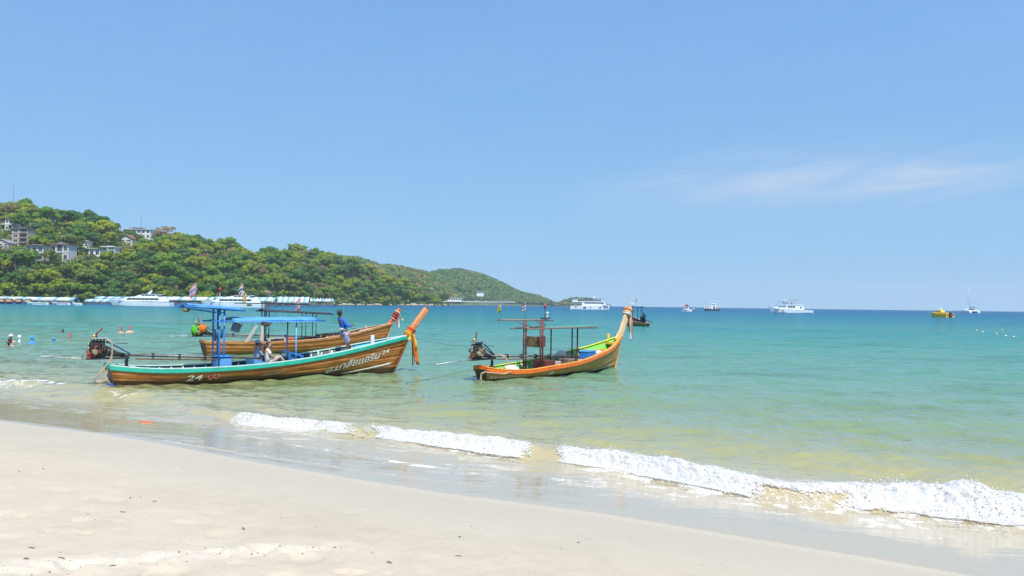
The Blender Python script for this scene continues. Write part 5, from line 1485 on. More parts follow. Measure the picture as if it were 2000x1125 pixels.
def engine(parent, x, z, shaft_to, handle_to, colours=None, exhaust=(.1, .45), flip=1):
    """car engine on a swivel with its long propeller shaft laid inboard and its tiller bar astern"""
    g = random.Random(int(x * 100 + z * 10) + 5)
    b = MB()
    b.box((x, 0, z), (.46, .30, .36), bevel=.03); b.box((x - .02, 0, z + .24), (.42, .20, .16), bevel=.03); b.box((x - .01, 0, z - .22), (.40, .22, .12), bevel=.03)
    for k in range(4): b.cyl((x - .15 + k * .1, -.10, z + .30), (x - .15 + k * .1, -.10, z + .37), .028, n=8)
    for k in range(5): b.tube([(x - .16 + k * .08, -.12, z + .2), (x - .15 + k * .08, -.22, z + .12), (x - .1 + k * .06, -.23, z - .02)], .02, 6)
    for k in range(26): b.box((x + g.uniform(-.25, .25), g.choice((-1, 1)) * g.uniform(.13, .19), z + g.uniform(-.2, .28)), (g.uniform(.03, .12), g.uniform(.03, .1), g.uniform(.03, .12)), Euler((g.uniform(-.4, .4), g.uniform(-.4, .4), g.uniform(-.6, .6))).to_matrix())
    eng = b.build('engine', M_IRON, parent)
    for k, (dx, dz, r) in enumerate(((-.27, -.10, .11), (-.27, .09, .065), (-.27, .2, .05))):
        MB().cyl((x + dx - .04, -.02, z + dz), (x + dx + .01, -.02, z + dz), r, n=16).cyl((x + dx - .05, -.02, z + dz), (x + dx + .02, -.02, z + dz), r * .35, n=8).build('pulley', M_RUST if k == 0 else M_ALU, eng)
    MB().box((x + .02, 0, z + .40), (.52, .32, .05), bevel=.015).build('top_plate', M_ALU, eng)
    MB().cyl((x - .12, -.17, z - .02), (x - .12, -.30, z - .03), .10, .07, n=14).build('air_filter', mat('olive_filter', (.24, .23, .12), .6, var=.3), eng)
    MB().cyl((x - .12, .02, z + .42), (x - .12, .02, z + .52), .06, .045, n=10).build('filler_cap', (colours or {}).get('cap', mat('brass_cap', (.5, .36, .10), .4, .5)), eng)
    hz_ = MB()
    for k in range(9):
        a = (x + g.uniform(-.2, .2), -.17, z + g.uniform(-.12, .25)); c = (x + g.uniform(-.22, .24), -.17, z + g.uniform(-.2, .2))
        mid = ((a[0] + c[0]) / 2 + g.uniform(-.06, .06), -.26 - g.uniform(0, .06), (a[2] + c[2]) / 2 + g.uniform(-.08, .08)); hz_.tube([a, mid, c], .013, 6)
    hz_.build('hoses', (colours or {}).get('hose', M_RUST), eng)
    ex, eh = exhaust
    MB().tube([(x - ex * .4, .05, z + .38), (x - ex * .4, .05, z + .38 + eh * .5), (x + ex, .03, z + .38 + eh)], [.028, .028, .032], 8).build('exhaust_pipe', M_RUST, eng)
    # gearbox bell, frame and swivel
    b = MB(); b.tube([(x + .22, 0, z - .02), (x + .36, 0, z - .06), (x + .55, 0, z - .12), (x + .78, 0, z - .16)], [.17, .13, .08, .06], 12)
    b.box((x + .30, 0, z - .25), (1.25, .07, .06)); b.box((x + .30, -.12, z - .25), (1.25, .05, .05)); b.box((x + .30, .12, z - .25), (1.25, .05, .05))
    b.build('gearbox', M_IRON, eng)
    px_ = x + .85
    MB().cyl((px_, 0, z - .60), (px_, 0, z - .2), .05, n=10).cyl((px_, 0, z - .62), (px_, 0, z - .52), .11, n=10).bar((px_, -.16, z - .2), (px_, .16, z - .2), .06).build('swivel', M_IRON, parent)
    blu = (colours or {}).get('brace', M_SHAFT)
    MB().bar((x + .25, -.14, z + .30), (x + .95, -.03, z - .12), .035).bar((x + .25, .14, z + .30), (x + .95, .03, z - .12), .035).build('brace', blu, eng)
    MB().cyl((x + .2, -.1, z + .26), (x + .85, -.1, z + .22), .014, n=6).build('throttle_rod', M_SHAFT, eng)
    # shaft inboard with propeller and guard
    sx_, sz_ = shaft_to; s0 = Vector((x + .7, 0, z - .15)); s1 = Vector((sx_, 0, sz_))
    sh = MB().cyl(s0, s1, .048, .036, n=10).build('propeller_shaft', M_SHAFT, parent)
    for k in range(4):
        p = s0.lerp(s1, .18 + .16 * k); MB().box(p, (.06, .15, .15)).build('shaft_collar', M_IRON, sh)
    q0, q1 = s0.lerp(s1, .08), s0.lerp(s1, .62)
    MB().cyl(q0 - Vector((0, 0, .12)), q1 - Vector((0, 0, .10)), .022, n=8).build('stay_tube', M_RUST, sh)
    pr = MB().cyl(s1, s1 + Vector((.12, 0, -.01)), .05, .03, n=10)
    for k in range(3):
        a = k * 2.094 + .4; pr.box(s1 + Vector((.06, math.cos(a) * .10, math.sin(a) * .10)), (.02, .10, .13), Matrix.Rotation(a, 3, 'X') @ Matrix.Rotation(.5, 3, 'Z'))
    pr.build('propeller', mat('bronze_blade', (.30, .22, .10), .4, .8), sh)
    hx, hz2 = handle_to
    MB().tube([(x - .2, -.05, z - .24), (x - .45, -.05, z - .235), (hx, -.05, hz2)], [.026, .022, .018], 8).build('tiller_bar', M_ALU, parent)
    MB().tube([(x - .45, -.05, z - .22), (x - .47, -.05, z - .05), (x - .38, -.05, z + .02)], .018, 6).build('tiller_handle', M_ALU, parent)
    MB().cyl((hx - .02, -.05, hz2), (hx + .35, -.05, hz2), .026, n=8).build('tiller_grip', M_GELD, parent)
    return eng

def ribbons(label, parent_frame, loops, strips, group='ribbon garlands on the boat prows'):
    """cloth ribbons tied round a prow; own top-level thing standing in the boat's frame"""
    O, head = parent_frame
    root = empty('prow_garland', (O[0], O[1], 0), rad(head), label, 'garland', group)
    for (c, r, axis, m) in loops:
        c = Vector(c); ax = Vector(axis).normalized(); u = ax.orthogonal().normalized(); v = ax.cross(u); pts = []
        for k in range(13):
            a = k / 12 * 2 * math.pi; pts.append(c + (u * math.cos(a) + v * math.sin(a)) * r * (1 + .06 * math.sin(k * 2.7)))
        MB().tube(pts, .045, 7, caps=False).build('wrap', m, root)
    g = random.Random(len(label))
    for (p0, p1, w, m) in strips:
        p0, p1 = Vector(p0), Vector(p1); n = 9; ph = g.uniform(0, 6)
        wdir = Vector((g.uniform(-.5, 1), g.uniform(-1, .4), 0)).normalized()
        def S(i, j, o):
            t = i / (n - 1); c = p0.lerp(p1, t) + Vector((.03 * math.sin(t * 5 + ph), .035 * math.cos(t * 4.2 + ph), 0)) * t
            ww = w * (.45 + .55 * min(1, t * 3)); tw = wdir * math.cos(t * 1.5) + Vector((wdir.y, -wdir.x, 0)) * math.sin(t * 1.5)
            nrm = Vector((tw.y, -tw.x, 0)); fold = .25 * w * math.sin(j / 3 * math.pi * 1.6 + ph)
            return c + tw * (j / 3 - .5) * ww + nrm * (fold + o)
        MB().slab(lambda i, j: S(i, j, .004), lambda i, j: S(i, j, -.004), n, 4).build('ribbon', m, root)
    return root
CL = lambda n, c: mat('cloth_' + n, c, .85, var=.12, scale=8, trans=.25)
C_OR, C_YE, C_RED, C_GR, C_PK, C_WH, C_CR = CL('orange', (.75, .20, .02)), CL('yellow', (.80, .50, .03)), CL('red', (.52, .04, .03)), CL('green', (.04, .12, .03)), CL('pink', (.72, .30, .30)), CL('white', (.72, .70, .66)), CL('cream', (.76, .60, .36))

def prow_post(parent, pts, w0, w1, t0, t1, m, m_end, cap=True):
    """tapered upswept bow post"""
    pts = [Vector(p) for p in pts]; n = len(pts); rows = []
    for i, p in enumerate(pts):
        d = (pts[min(i + 1, n - 1)] - pts[max(i - 1, 0)]).normalized(); nrm = Vector((-d.z, 0, d.x)); u = i / (n - 1)
        a, b_ = lerp(w0, w1, u) / 2, lerp(t0, t1, u) / 2
        rows += [p - nrm*a + Vector((0, -b_*.8, 0)), p - nrm*a*.6 + Vector((0, -b_, 0)), p + nrm*a*.7 + Vector((0, -b_, 0)), p + nrm*a + Vector((0, -b_*.7, 0)),
                 p + nrm*a + Vector((0, b_*.7, 0)), p + nrm*a*.7 + Vector((0, b_, 0)), p - nrm*a*.6 + Vector((0, b_, 0)), p - nrm*a + Vector((0, b_*.8, 0))]
    b = MB(); k = 8
    b.add(rows, [(i*k + j, i*k + (j+1) % k, (i+1)*k + (j+1) % k, (i+1)*k + j) for i in range(n - 1) for j in range(k)] + [tuple(reversed(range(k))), tuple(range((n-1)*k, n*k))])
    pp = b.build('prow_post', m, parent)
    d = (pts[-1] - pts[-2]).normalized(); nrm = Vector((-d.z, 0, d.x))
    rot = Matrix((nrm, Vector((0, 1, 0)), d)).transposed()
    MB().box(pts[-1] + d * .012, (w1 * .98, t1 * .98, .03), rot, bevel=.008).build('end_cap', m_end, pp)
    return pp
def flag(parent, x, y, z0, z1, fw, fh, stripes, m_pole, name='flag'):
    """pole with a limp flag made of coloured stripes"""
    pl = MB().cyl((x, y, z0), (x, y, z1), .011, n=6).build('flag_pole', m_pole, parent)
    n = len(stripes)
    for k, m in enumerate(stripes):
        def S(i, j, o, k=k):
            u = i / 7; f = (k + j) / n
            return Vector((x - fw * u * (.75 + .1 * math.sin(f * 4)), y + .05 * math.sin(u * 7 + f * 2) + o, z1 - .02 - fh * f - .35 * fh * u * u))
        MB().slab(lambda i, j: S(i, j, .002), lambda i, j: S(i, j, -.002), 8, 2).build('flag_stripe', m, pl)
    return pl

# ================= boat with green rail and blue canopies (nearest, left)
F1 = ((-12.86, 26.18), 37.3)
H1 = Hull([(-.24, .66), (.4, .58), (1, .53), (2.6, .505), (4.3, .56), (6.2, .72), (7.5, .90), (8.5, 1.06), (9.8, 1.29), (10.9, 1.46)],
          [(-.24, .48), (.4, .60), (1, .70), (2.6, .86), (4.3, .94), (6.2, .90), (7.5, .78), (8.5, .62), (9.8, .33), (10.9, .03)], (.0, 10.0))
M_H1 = hull_wood('varnished_hull', (.13, .045, .010), (.36, .125, .020), (.50, .205, .05))
M_MINT = mat('mint_rail_paint', (.02, .38, .27), .4, var=.14, scale=3)
M_MINTL = mat('sunlit_mint_paint', (.42, .62, .55), .45, var=.14, scale=3)  # pale inner rail; sunlight on the green rail's top is in this colour too
M_CYAN = mat('cyan_paint', (.02, .40, .58), .45, var=.10, scale=2)
M_BLUE = mat('blue_paint', (.03, .17, .47), .4, var=.16, scale=4)
M_LBLUE = mat('light_blue_paint', (.10, .30, .58), .4, var=.14, scale=4)
M_LAV = mat('lavender_paint', (.40, .46, .58), .5, var=.15, scale=3)
M_PLANK = mat('grey_boards', (.34, .28, .23), .8, var=.3, scale=4, stretch=(1, 6, 1))
M_PINKB = mat('sunbleached_boards', (.50, .40, .34), .8, var=.25, scale=4, stretch=(6, 1, 1))
b1 = longtail('varnished longtail boat with green rail and blue canopies, nearest the shore', F1[0], F1[1], H1,
              dict(hull=M_H1, rail=M_MINT, cap=M_MINTL, inner=mat('dark_lining', (.05, .075, .075), .7), bow_inner=M_CYAN, bow_x=8.75, rail_h=.13, rib=mat('rib_white', (.55, .58, .56), .5), floor=M_PLANK,
                   foredeck=M_PINKB, sterndeck=mat('stern_boards', (.55, .50, .45), .7, var=.25), transom=hull_wood('shaded_transom', (.05, .03, .015), (.10, .05, .02), (.16, .08, .03)), stem=hull_wood('stem_red', (.16, .035, .015), (.26, .06, .02), (.34, .10, .04))),  # transom wood darker than the hull: shade of the stern put into its colour
              foredeck=(6.7, 8.75, .66, 12))
strip_on_hull(b1, H1, [(7.75, .09, .025), (8.9, .22, .06), (10.05, .37, .10)], .06, mat('white_band', (.58, .54, .46), .5, var=.2), 'bow_band')
M_LETTER = mat('letter_white', (.74, .72, .62), .55, var=.15)
paint_text(b1, H1, 'ฮ.มาลัยเเอริน', 7.02, 9.38, .14, .62, .38, M_LETTER)
paint_text(b1, H1, '24', 9.48, 9.86, .74, .82, .24, M_LETTER, 'boat_number')
paint_text(b1, H1, '24', 2.02, 2.52, .10, .12, .27, M_LETTER, 'boat_number')
def heart(cx, cz, s, m, o):
    pts = []
    for k in range(28):
        a = k / 28 * 2 * math.pi; hx_ = 16 * math.sin(a) ** 3; hy = 13 * math.cos(a) - 5 * math.cos(2*a) - 2 * math.cos(3*a) - math.cos(4*a)
        x, z = cx + hx_ * s, cz + hy * s; pts.append((x, -(H1.half(x, z) + o), z))
    me = bpy.data.meshes.new('heart'); me.from_pydata(pts, [], [tuple(range(28))]); me.materials.append(m); return link(bpy.data.objects.new('painted_heart', me), b1)
for cx_, cz_ in ((2.80, .20), (2.98, .23)):
    heart(cx_, cz_, .0068, mat('heart_pink', (.70, .38, .30), .6), .017); heart(cx_, cz_ + .004, .0048, mat('heart_red', (.45, .05, .03), .6), .020)
# a worn, half legible line amidships
paint_text(b1, H1, 'ท่องเที่ยว', 4.55, 5.35, .17, .24, .13, mat('letter_worn', (.46, .36, .22), .7))
prow_post(b1, [(10.55, 0, 1.18), (10.85, 0, 1.50), (11.25, 0, 2.0), (11.72, 0, 2.56)], .20, .23, .17, .20, hull_wood('orange_post', (.42, .13, .035), (.58, .21, .07), (.68, .29, .12), stain=-9), mat('post_end', (.16, .07, .04), .7))
ribbons('orange and yellow ribbons hanging from the prow with green-railed hull', F1,
        [((10.90, 0, 1.55), .15, (.62, 0, .78), C_YE), ((10.95, 0, 1.62), .155, (.62, 0, .78), C_OR), ((11.0, 0, 1.68), .15, (.62, 0, .78), C_RED), ((10.86, 0, 1.48), .14, (.62, 0, .78), C_OR), ((11.05, 0, 1.74), .14, (.62, 0, .78), C_OR)],
        [((11.02, -.12, 1.58), (11.25, -.14, .30), .14, C_OR), ((11.06, -.10, 1.58), (11.36, -.10, .26), .13, C_YE), ((11.0, -.14, 1.56), (11.10, -.16, .40), .10, C_OR), ((11.08, -.05, 1.6), (11.30, 0, .75), .12, C_OR),
         ((10.98, -.15, 1.5), (11.04, -.17, .35), .08, C_GR), ((10.98, -.16, 1.4), (11.0, -.16, .28), .06, C_RED), ((11.1, .05, 1.6), (11.36, .08, .55), .10, C_RED), ((10.9, -.15, 1.55), (10.82, -.18, 1.28), .12, C_YE), ((11.05, -.14, 1.5), (11.2, -.18, .95), .10, C_YE)])
# canopies
for x in (3.20, 3.36):
    for y in (-.36, .36): post(b1, x, y, .14, 2.50, .032, M_BLUE)
roof_frame(b1, 1.98, 4.04, .50, 2.60, 2.45, M_BLUE, M_LBLUE, 5, .05)
MB().tube([(2.05, -.5, 2.55), (3.2, -.4, 2.38), (3.36, -.36, 2.38)], .02, 6).tube([(2.05, .5, 2.55), (3.2, .4, 2.38), (3.36, .36, 2.38)], .02, 6).build('roof_truss', M_BLUE, b1)
roof_frame(b1, 2.88, 7.05, .52, 2.08, 2.10, M_BLUE, None, 7, .05)
n = 16
def S(i, j, dz):
    u, v = i / (n - 1), j / 6
    return Vector((lerp(3.62, 6.75, u), lerp(-.56, .56, v), 2.10 + .10 * math.sin(v * math.pi) + .014 * math.sin(u * 23) + dz - .05 * (abs(v - .5) > .45)))
MB().slab(lambda i, j: S(i, j, .03), lambda i, j: S(i, j, 0), n, 7).build('canopy', M_LBLUE, b1)
for y in (-.42, .42): post(b1, 5.95, y, .14, 2.08, .03, M_LBLUE)
M_STRAP = mat('dark_straps', (.05, .06, .05), .9)
g = random.Random(12)
for k in range(24):
    x = 3.75 + 2.75 * k / 23 + g.uniform(-.04, .04); h = g.choice((.08, .10, .13, .2, .34 if 12 < k < 22 else .12)); lx = g.uniform(-.12, .08) * (h > .15)
    MB().bar((x, -.50, 2.08), (x + lx, -.50 + g.uniform(-.02, .02), 2.08 - h), g.uniform(.012, .045), .012).build('hanging_strap', M_STRAP if g.random() < .75 else mat('tan_strap', (.35, .25, .1), .9), b1)
flag(b1, 2.48, 0, 2.60, 3.40, .24, .42, [CL('faded_pink', (.66, .22, .24)), CL('faded_white', (.62, .52, .56)), CL('faded_blue', (.32, .28, .45)), CL('faded_white', (.62, .52, .56)), CL('faded_pink', (.66, .22, .24))], M_STEEL)
MB().cyl((3.30, 0, 2.48), (3.30, 0, 3.14), .012, n=6).build('beacon_pole', M_STEEL, b1); MB().cyl((3.30, 0, 3.14), (3.30, 0, 3.25), .05, .035, n=10).build('beacon', CL('beacon_red', (.6, .05, .03)), b1)
MB().ball((2.12, -.2, 2.46), (.13, .1, .07), 10, 6).cyl((2.12, -.2, 2.5), (2.1, -.2, 2.6), .015, n=5).build('floodlight', mat('lamp_body', (.16, .14, .08), .5), b1)
for sgn in (-1,): MB().box((3.82, -.2, 1.86), (.24, .3, .30), Euler((0, .35, 0)).to_matrix(), bevel=.02).build('battery_box', mat('slate_box', (.10, .14, .2), .6), b1)
MB().cyl((3.27, 0, 1.48), (3.27, 0, 1.80), .14, .18, n=14).build('bucket', mat('teal_bucket', (.03, .12, .17), .6), b1)
# seats, boxes, stanchions
MB().box((3.42, -.05, .50), (.42, .8, .62), bevel=.03).build('seat_box', M_LBLUE, b1)
MB().box((3.42, -.05, .86), (.46, .86, .05), bevel=.02).build('seat_lid', M_BLUE, b1)
MB().prism([(4.42, .16), (4.95, .16), (4.85, .62), (4.42, .74)], 'y', -.4, .5).build('engine_cover', M_LBLUE, b1)
b = MB()
for y in (-.42, .42):
    b.bar((5.70, y, .95), (6.22, y, .80), .05); b.bar((5.70, y, .2), (5.70, y, .95), .05); b.bar((6.22, y, .2), (6.22, y, .80), .05)
b.bar((5.70, -.42, .95), (5.70, .42, .95), .05); b.bar((6.22, -.42, .80), (6.22, .42, .80), .05); b.build('bench_frame', M_BLUE, b1)
MB().box((5.96, 0, .70), (.5, .8, .05), Euler((0, .25, 0)).to_matrix()).build('bench_seat', M_BLUE, b1)
b = MB()
for k in range(6): b.box((5.80 + k * .07, -.43, .58), (.035, .02, .26))
b.build('bench_slats', mat('faded_red', (.55, .22, .22), .7), b1)
MB().prism([(8.72, -.60), (8.86, -.58), (9.34, .28), (9.2, .36)], 'z', .98, 1.03).build('thwart', mat('thwart_white', (.60, .64, .64), .5), b1)
MB().prism([(8.78, -H1.half(8.78, .55) + .08), (9.9, -H1.half(9.9, .55) + .06), (9.9, H1.half(9.9, .55) - .06), (8.78, H1.half(8.78, .55) - .08)], 'z', .50, .56).build('bow_floor', M_LBLUE, b1)
MB().box((9.40, .26, 1.18), (.14, .12, .62), bevel=.02).build('mooring_bitt', mat('bitt_white', (.68, .70, .70), .5), b1)
MB().cyl((7.42, -.1, .66), (7.42, -.1, 1.06), .03, n=8).build('stake', mat('weathered_wood', (.42, .27, .17), .8), b1)
for x, y in ((7.2, .45), (7.75, .4)): MB().cyl((x, y, .66), (x, y, .92), .06, .03, n=8).build('cleat_post', M_MINTL, b1)
engine(b1, -.52, 1.14, (5.48, .70), (-2.12, 1.00), dict(brace=M_DKROPE, hose=mat('red_hose', (.26, .06, .05), .6), cap=mat('brass_cap', (.5, .36, .10), .4, .5)), (.12, .34))
MB().prism([(-.84, .92), (-.72, .92), (-.72, 1.08), (-.84, 1.16)], 'y', -.1, .1).build('red_guard', mat('guard_red', (.5, .05, .03), .5), b1)
rp = MB()
rp.tube([(-.30, -.2, 1.52), (-.16, -.24, 1.38), (-.15, -.25, 1.05), (-.2, -.25, .85), (-.45, -.25, .48), (-.66, -.25, .24), (-.62, -.25, .16), (-.45, -.25, .19), (-.33, -.25, .30), (-.22, -.24, .70), (-.15, -.24, .95)], .026, 7)
rp.tube([(-.62, -.25, .20), (-.5, -.27, .13), (-.38, -.27, .18), (-.30, -.26, .26), (-.24, -.25, .18), (-.25, -.25, .02)], .026, 7); rp.tube([(-.36, -.26, .25), (-.28, -.26, .20), (-.2, -.26, .1), (-.22, -.26, -.02)], .026, 7)
tag(rp.build('mooring_rope', M_ROPE), 'thick beige rope looped from engine to water at green-railed boat stern', 'rope', 'ropes on the boats')
bpy.data.objects['mooring_rope'].location = (F1[0][0], F1[0][1], 0); bpy.data.objects['mooring_rope'].rotation_euler = (0, 0, rad(F1[1]))

# ================= boat with orange rail (right)
F2 = ((-1.28, 29.13), 50.3)
H2 = Hull([(.28, .48), (.7, .40), (1.2, .36), (3.4, .42), (5.5, .56), (6.8, .75), (8.0, .94), (9.0, 1.18), (9.8, 1.42)],
          [(.28, .30), (.5, .52), (.8, .70), (1.2, .86), (3.4, 1.05), (5.5, 1.02), (6.8, .90), (8.0, .66), (9.0, .34), (9.8, .04)], (.42, 9.15))
M_H2 = hull_wood('weathered_hull', (.14, .055, .012), (.48, .20, .03), (.62, .31, .07), stain=.14, olive=(.40, .21, .035))
M_ORANGE = mat('orange_rail_paint', (.70, .135, .012), .4, var=.16, scale=3)
M_ORANGEL = mat('light_orange_paint', (.80, .30, .035), .45, var=.16, scale=3)
M_LIME = mat('lime_paint', (.16, .55, .05), .45, var=.12, scale=3)
M_YEL = mat('yellow_paint', (.76, .52, .05), .45, var=.12, scale=3)
M_MAROON = mat('maroon_paint', (.13, .03, .025), .55, var=.25, scale=5)
b2 = longtail('weathered longtail boat with orange rail and lime green inside', F2[0], F2[1], H2,
              dict(hull=M_H2, rail=M_ORANGE, cap=M_ORANGEL, cap_far=mat('yellow_green_paint', (.50, .60, .05), .45), inner=M_LIME, bow_inner=M_LIME, bow_x=7.9, rail_h=.13, rib=mat('rib_bleached', (.55, .50, .44), .6), floor=M_PLANK, foredeck=M_PINKB,
                   sterndeck=mat('red_stern_boards', (.34, .07, .03), .6, var=.3), transom=hull_wood('shaded_transom2', (.03, .025, .02), (.06, .045, .03), (.1, .07, .045)), stem=M_ORANGEL),  # near-black transom: the shade on this stern face is painted in
              foredeck=(6.3, 8.3, .50, 12))
strip_on_hull(b2, H2, [(4.0, -.02, .02), (6.5, .05, .03), (8.9, .18, .03)], .03, mat('pale_line', (.52, .5, .44), .6), 'water_line')
paint_text(b2, H2, '19', 2.92, 3.34, .05, .07, .25, M_LETTER, 'boat_number', shear=.35)
paint_text(b2, H2, 'พรนำโชค', .40, 1.70, .10, .13, .13, mat('letter_pink', (.74, .46, .36), .6), shear=.1)
prow_post(b2, [(9.45, 0, 1.20), (9.82, 0, 1.55), (10.06, 0, 1.95), (10.28, 0, 2.35), (10.46, 0, 2.70)], .34, .30, .12, .14, hull_wood('cream_post', (.52, .33, .15), (.66, .45, .24), (.74, .56, .34), stain=-9), mat('post_end2', (.45, .25, .14), .7))
MB().prism([(8.95, -.30), (9.75, -.05), (9.75, .05), (8.95, .30)], 'z', 1.06, 1.16).build('bow_cap', M_YEL, b2)
ribbons('cream, orange and pink ribbons on the tall prow of the orange-railed boat', F2,
        [((10.38, 0, 2.56), .18, (.45, 0, .9), C_OR), ((10.34, 0, 2.48), .18, (.45, 0, .9), C_CR), ((10.30, 0, 2.40), .18, (.45, 0, .9), C_WH), ((10.42, 0, 2.64), .18, (.45, 0, .9), C_CR)],
        [((10.45, -.10, 2.45), (10.55, -.14, 1.30), .16, C_PK), ((10.48, -.06, 2.45), (10.62, -.06, 1.45), .12, C_OR), ((10.44, -.12, 2.4), (10.46, -.16, 1.18), .12, C_WH), ((10.40, -.13, 2.4), (10.40, -.15, 1.6), .10, C_CR), ((10.5, .02, 2.5), (10.66, .04, 1.6), .10, C_PK),
         ((10.34, -.1, 2.62), (10.26, -.12, 2.80), .08, C_OR), ((10.52, -.06, 2.66), (10.56, -.06, 2.84), .09, C_WH)])
for x in (3.28, 3.42):
    for y in (-.42, .42): post(b2, x, y, .14, 2.20, .035, M_MAROON)
roof_frame(b2, 1.34, 4.45, .16, 2.20, 2.17, mat('grey_brown_wood', (.24, .17, .13), .8), None, 2, .0)
MB().tube([(2.3, 0, 2.14), (2.8, 0, 1.98), (3.3, .1, 1.95)], .014, 5).tube([(3.5, 0, 2.14), (4.0, -.1, 2.0), (3.4, -.4, 1.95)], .014, 5).build('slack_cable', M_LINE, b2)
roof_frame(b2, 2.44, 7.30, .42, 1.86, 1.84, mat('brown_frame', (.22, .12, .08), .7), None, 6, .03)
n = 12
def S2(i, j, dz):
    u, v = i / (n - 1), j / 4
    return Vector((lerp(3.6, 7.2, u), lerp(-.40, .40, v), 1.89 + .03 * math.sin(v * math.pi) + dz))
MB().slab(lambda i, j: S2(i, j, .014), lambda i, j: S2(i, j, 0), n, 5).build('canopy', mat('faded_teal_cover', (.07, .26, .21), .7, var=.35, scale=2, col2=(.22, .12, .09)), b2)
post(b2, 5.0, .36, .14, 1.84, .028, M_DARK, name='post'); post(b2, 6.35, -.02, .14, 1.84, .032, M_MAROON); post(b2, 6.5, .36, .14, 1.84, .03, M_MAROON)
MB().box((3.40, .0, 1.33), (.05, .76, .42), bevel=.01).build('signboard', mat('brown_board', (.16, .10, .05), .8, var=.4), b2)
MB().box((3.44, -.42, 1.36), (.22, .10, .42), bevel=.01).build('signboard_edge', M_MAROON, b2)
flag(b2, 1.36, 0, 2.2, 2.80, .16, .26, [C_YE, CL('lime', (.35, .42, .03))], M_LBLUE)
flag(b2, 2.84, 0, 2.2, 2.86, .20, .28, [C_RED, C_WH, CL('navy', (.03, .04, .2)), C_WH, CL('rose', (.6, .3, .3))], M_LBLUE)
MB().cyl((3.70, -.3, 2.18), (3.70, -.3, 2.70), .016, n=6).build('beacon_pole', M_DARK, b2); MB().cyl((3.70, -.3, 2.66), (3.70, -.3, 2.84), .055, .04, n=10).build('beacon', mat('beacon_brown', (.35, .07, .05), .5), b2)
MB().ball((3.86, -.3, 2.46), .06, 10, 7).cyl((3.86, -.3, 2.2), (3.86, -.3, 2.42), .03, n=6).build('white_lamp', C_WH, b2)
MB().box((3.75, -.3, 2.26), (.5, .12, .06)).build('lamp_box', M_DARK, b2)
MB().box((8.55, 0, .80), (.16, .9, .10), bevel=.02).build('bow_beam', M_ORANGEL, b2); MB().box((8.0, 0, .74), (.12, 1.1, .08), bevel=.02).build('bow_beam', mat('pale_wood', (.58, .45, .33), .7), b2)
MB().cyl((9.12, .2, .60), (9.66, .2, 1.50), .018, n=6).build('punting_pole', M_DARK, b2)
MB().box((9.35, .38, 1.32), (.12, .10, .40), bevel=.02).build('mooring_bitt', M_YEL, b2)
engine(b2, .05, 1.03, (6.26, .64), (-2.05, .71), dict(hose=M_ROPE, brace=M_IRON), (.02, .36))
for (o_, nm, lab, cat_) in ((MB().box((0, 0, .16), (.95, .5, .32), bevel=.04), 'cool_box', 'blue cool box in the orange-railed boat', 'cool box'),):
    r = empty(nm, (0, 0, 0), 0, lab, cat_)
    fwd = Matrix.Rotation(rad(F2[1]), 3, 'Z'); p = Vector((*F2[0], 0)) + fwd @ Vector((7.15, .0, .50)); r.location = p; r.rotation_euler = (0, 0, rad(F2[1] + 12))
    MB().box((0, 0, .15), (.85, .45, .30), bevel=.03).build('body', M_BLUE, r); MB().box((0, 0, .33), (.89, .49, .07), bevel=.02).build('lid', M_LBLUE, r); MB().box((.44, 0, .2), (.03, .3, .05)).build('handle', C_WH, r)
def in_boat(Fr, p): return Vector((*Fr[0], 0)) + Matrix.Rotation(rad(Fr[1]), 3, 'Z') @ Vector(p)
o = MB().ball((0, 0, 0), (.26, .22, .18), 14, 9, lambda d: 1 + .10 * math.sin(d.x * 5 + d.z * 4) * math.cos(d.y * 6)).build('white_sack', C_WH); o.location = in_boat(F2, (8.05, .05, .66)); tag(o, 'crumpled white sack beside the blue cool box', 'sack')
o = MB().ball((0, 0, 0), (.30, .24, .16), 14, 9, lambda d: 1 + .06 * math.sin(d.x * 7)).build('net_float', mat('float_cream', (.66, .56, .44), .6)); o.location = in_boat(F2, (1.35, -.55, .40)); tag(o, 'cream round float at the stern of the orange-railed boat', 'float')
o = MB().ball((0, 0, 0), (.22, .2, .16), 12, 8, lambda d: 1 + .12 * math.sin(d.x * 9 + d.y * 5)).build('plastic_bag', C_WH); o.location = in_boat(F2, (5.9, .5, .72)); tag(o, 'white plastic bag by the far rail of the orange-railed boat', 'bag')
cr = empty('gear_crate', in_boat(F2, (4.2, .1, .17)), rad(F2[1]), 'maroon gear crates amid the orange-railed boat', 'crate')
MB().box((0, 0, .2), (.6, .7, .4), bevel=.02).build('body', M_MAROON, cr); MB().box((.75, .1, .16), (.5, .5, .32), bevel=.02).build('box', mat('pink_grey', (.42, .33, .30), .8), cr); MB().box((1.5, 0, .2), (.5, .6, .4), bevel=.03).build('bundle', mat('brown_cloth', (.2, .13, .1), .9), cr)
rp = MB(); rp.tube([(1.1, -.1, .95), (1.35, -.3, .8), (1.3, -.55, .45)], .025, 7); rp.tube([(1.0, -.85, .34), (.75, -.72, .26), (.45, -.52, .30), (.2, -.3, .33), (.1, -.2, .25), (.06, -.2, .05), (.15, -.25, -.03)], .026, 7); rp.tube([(.2, -.35, .36), (.04, -.25, .3), (.0, -.22, .08), (.2, -.3, -.02)], .026, 7)
o = tag(rp.build('stern_rope', M_ROPE), 'pale rope draped round the stern of the orange-railed boat', 'rope', 'ropes on the boats'); o.location = (*F2[0], 0); o.rotation_euler = (0, 0, rad(F2[1]))

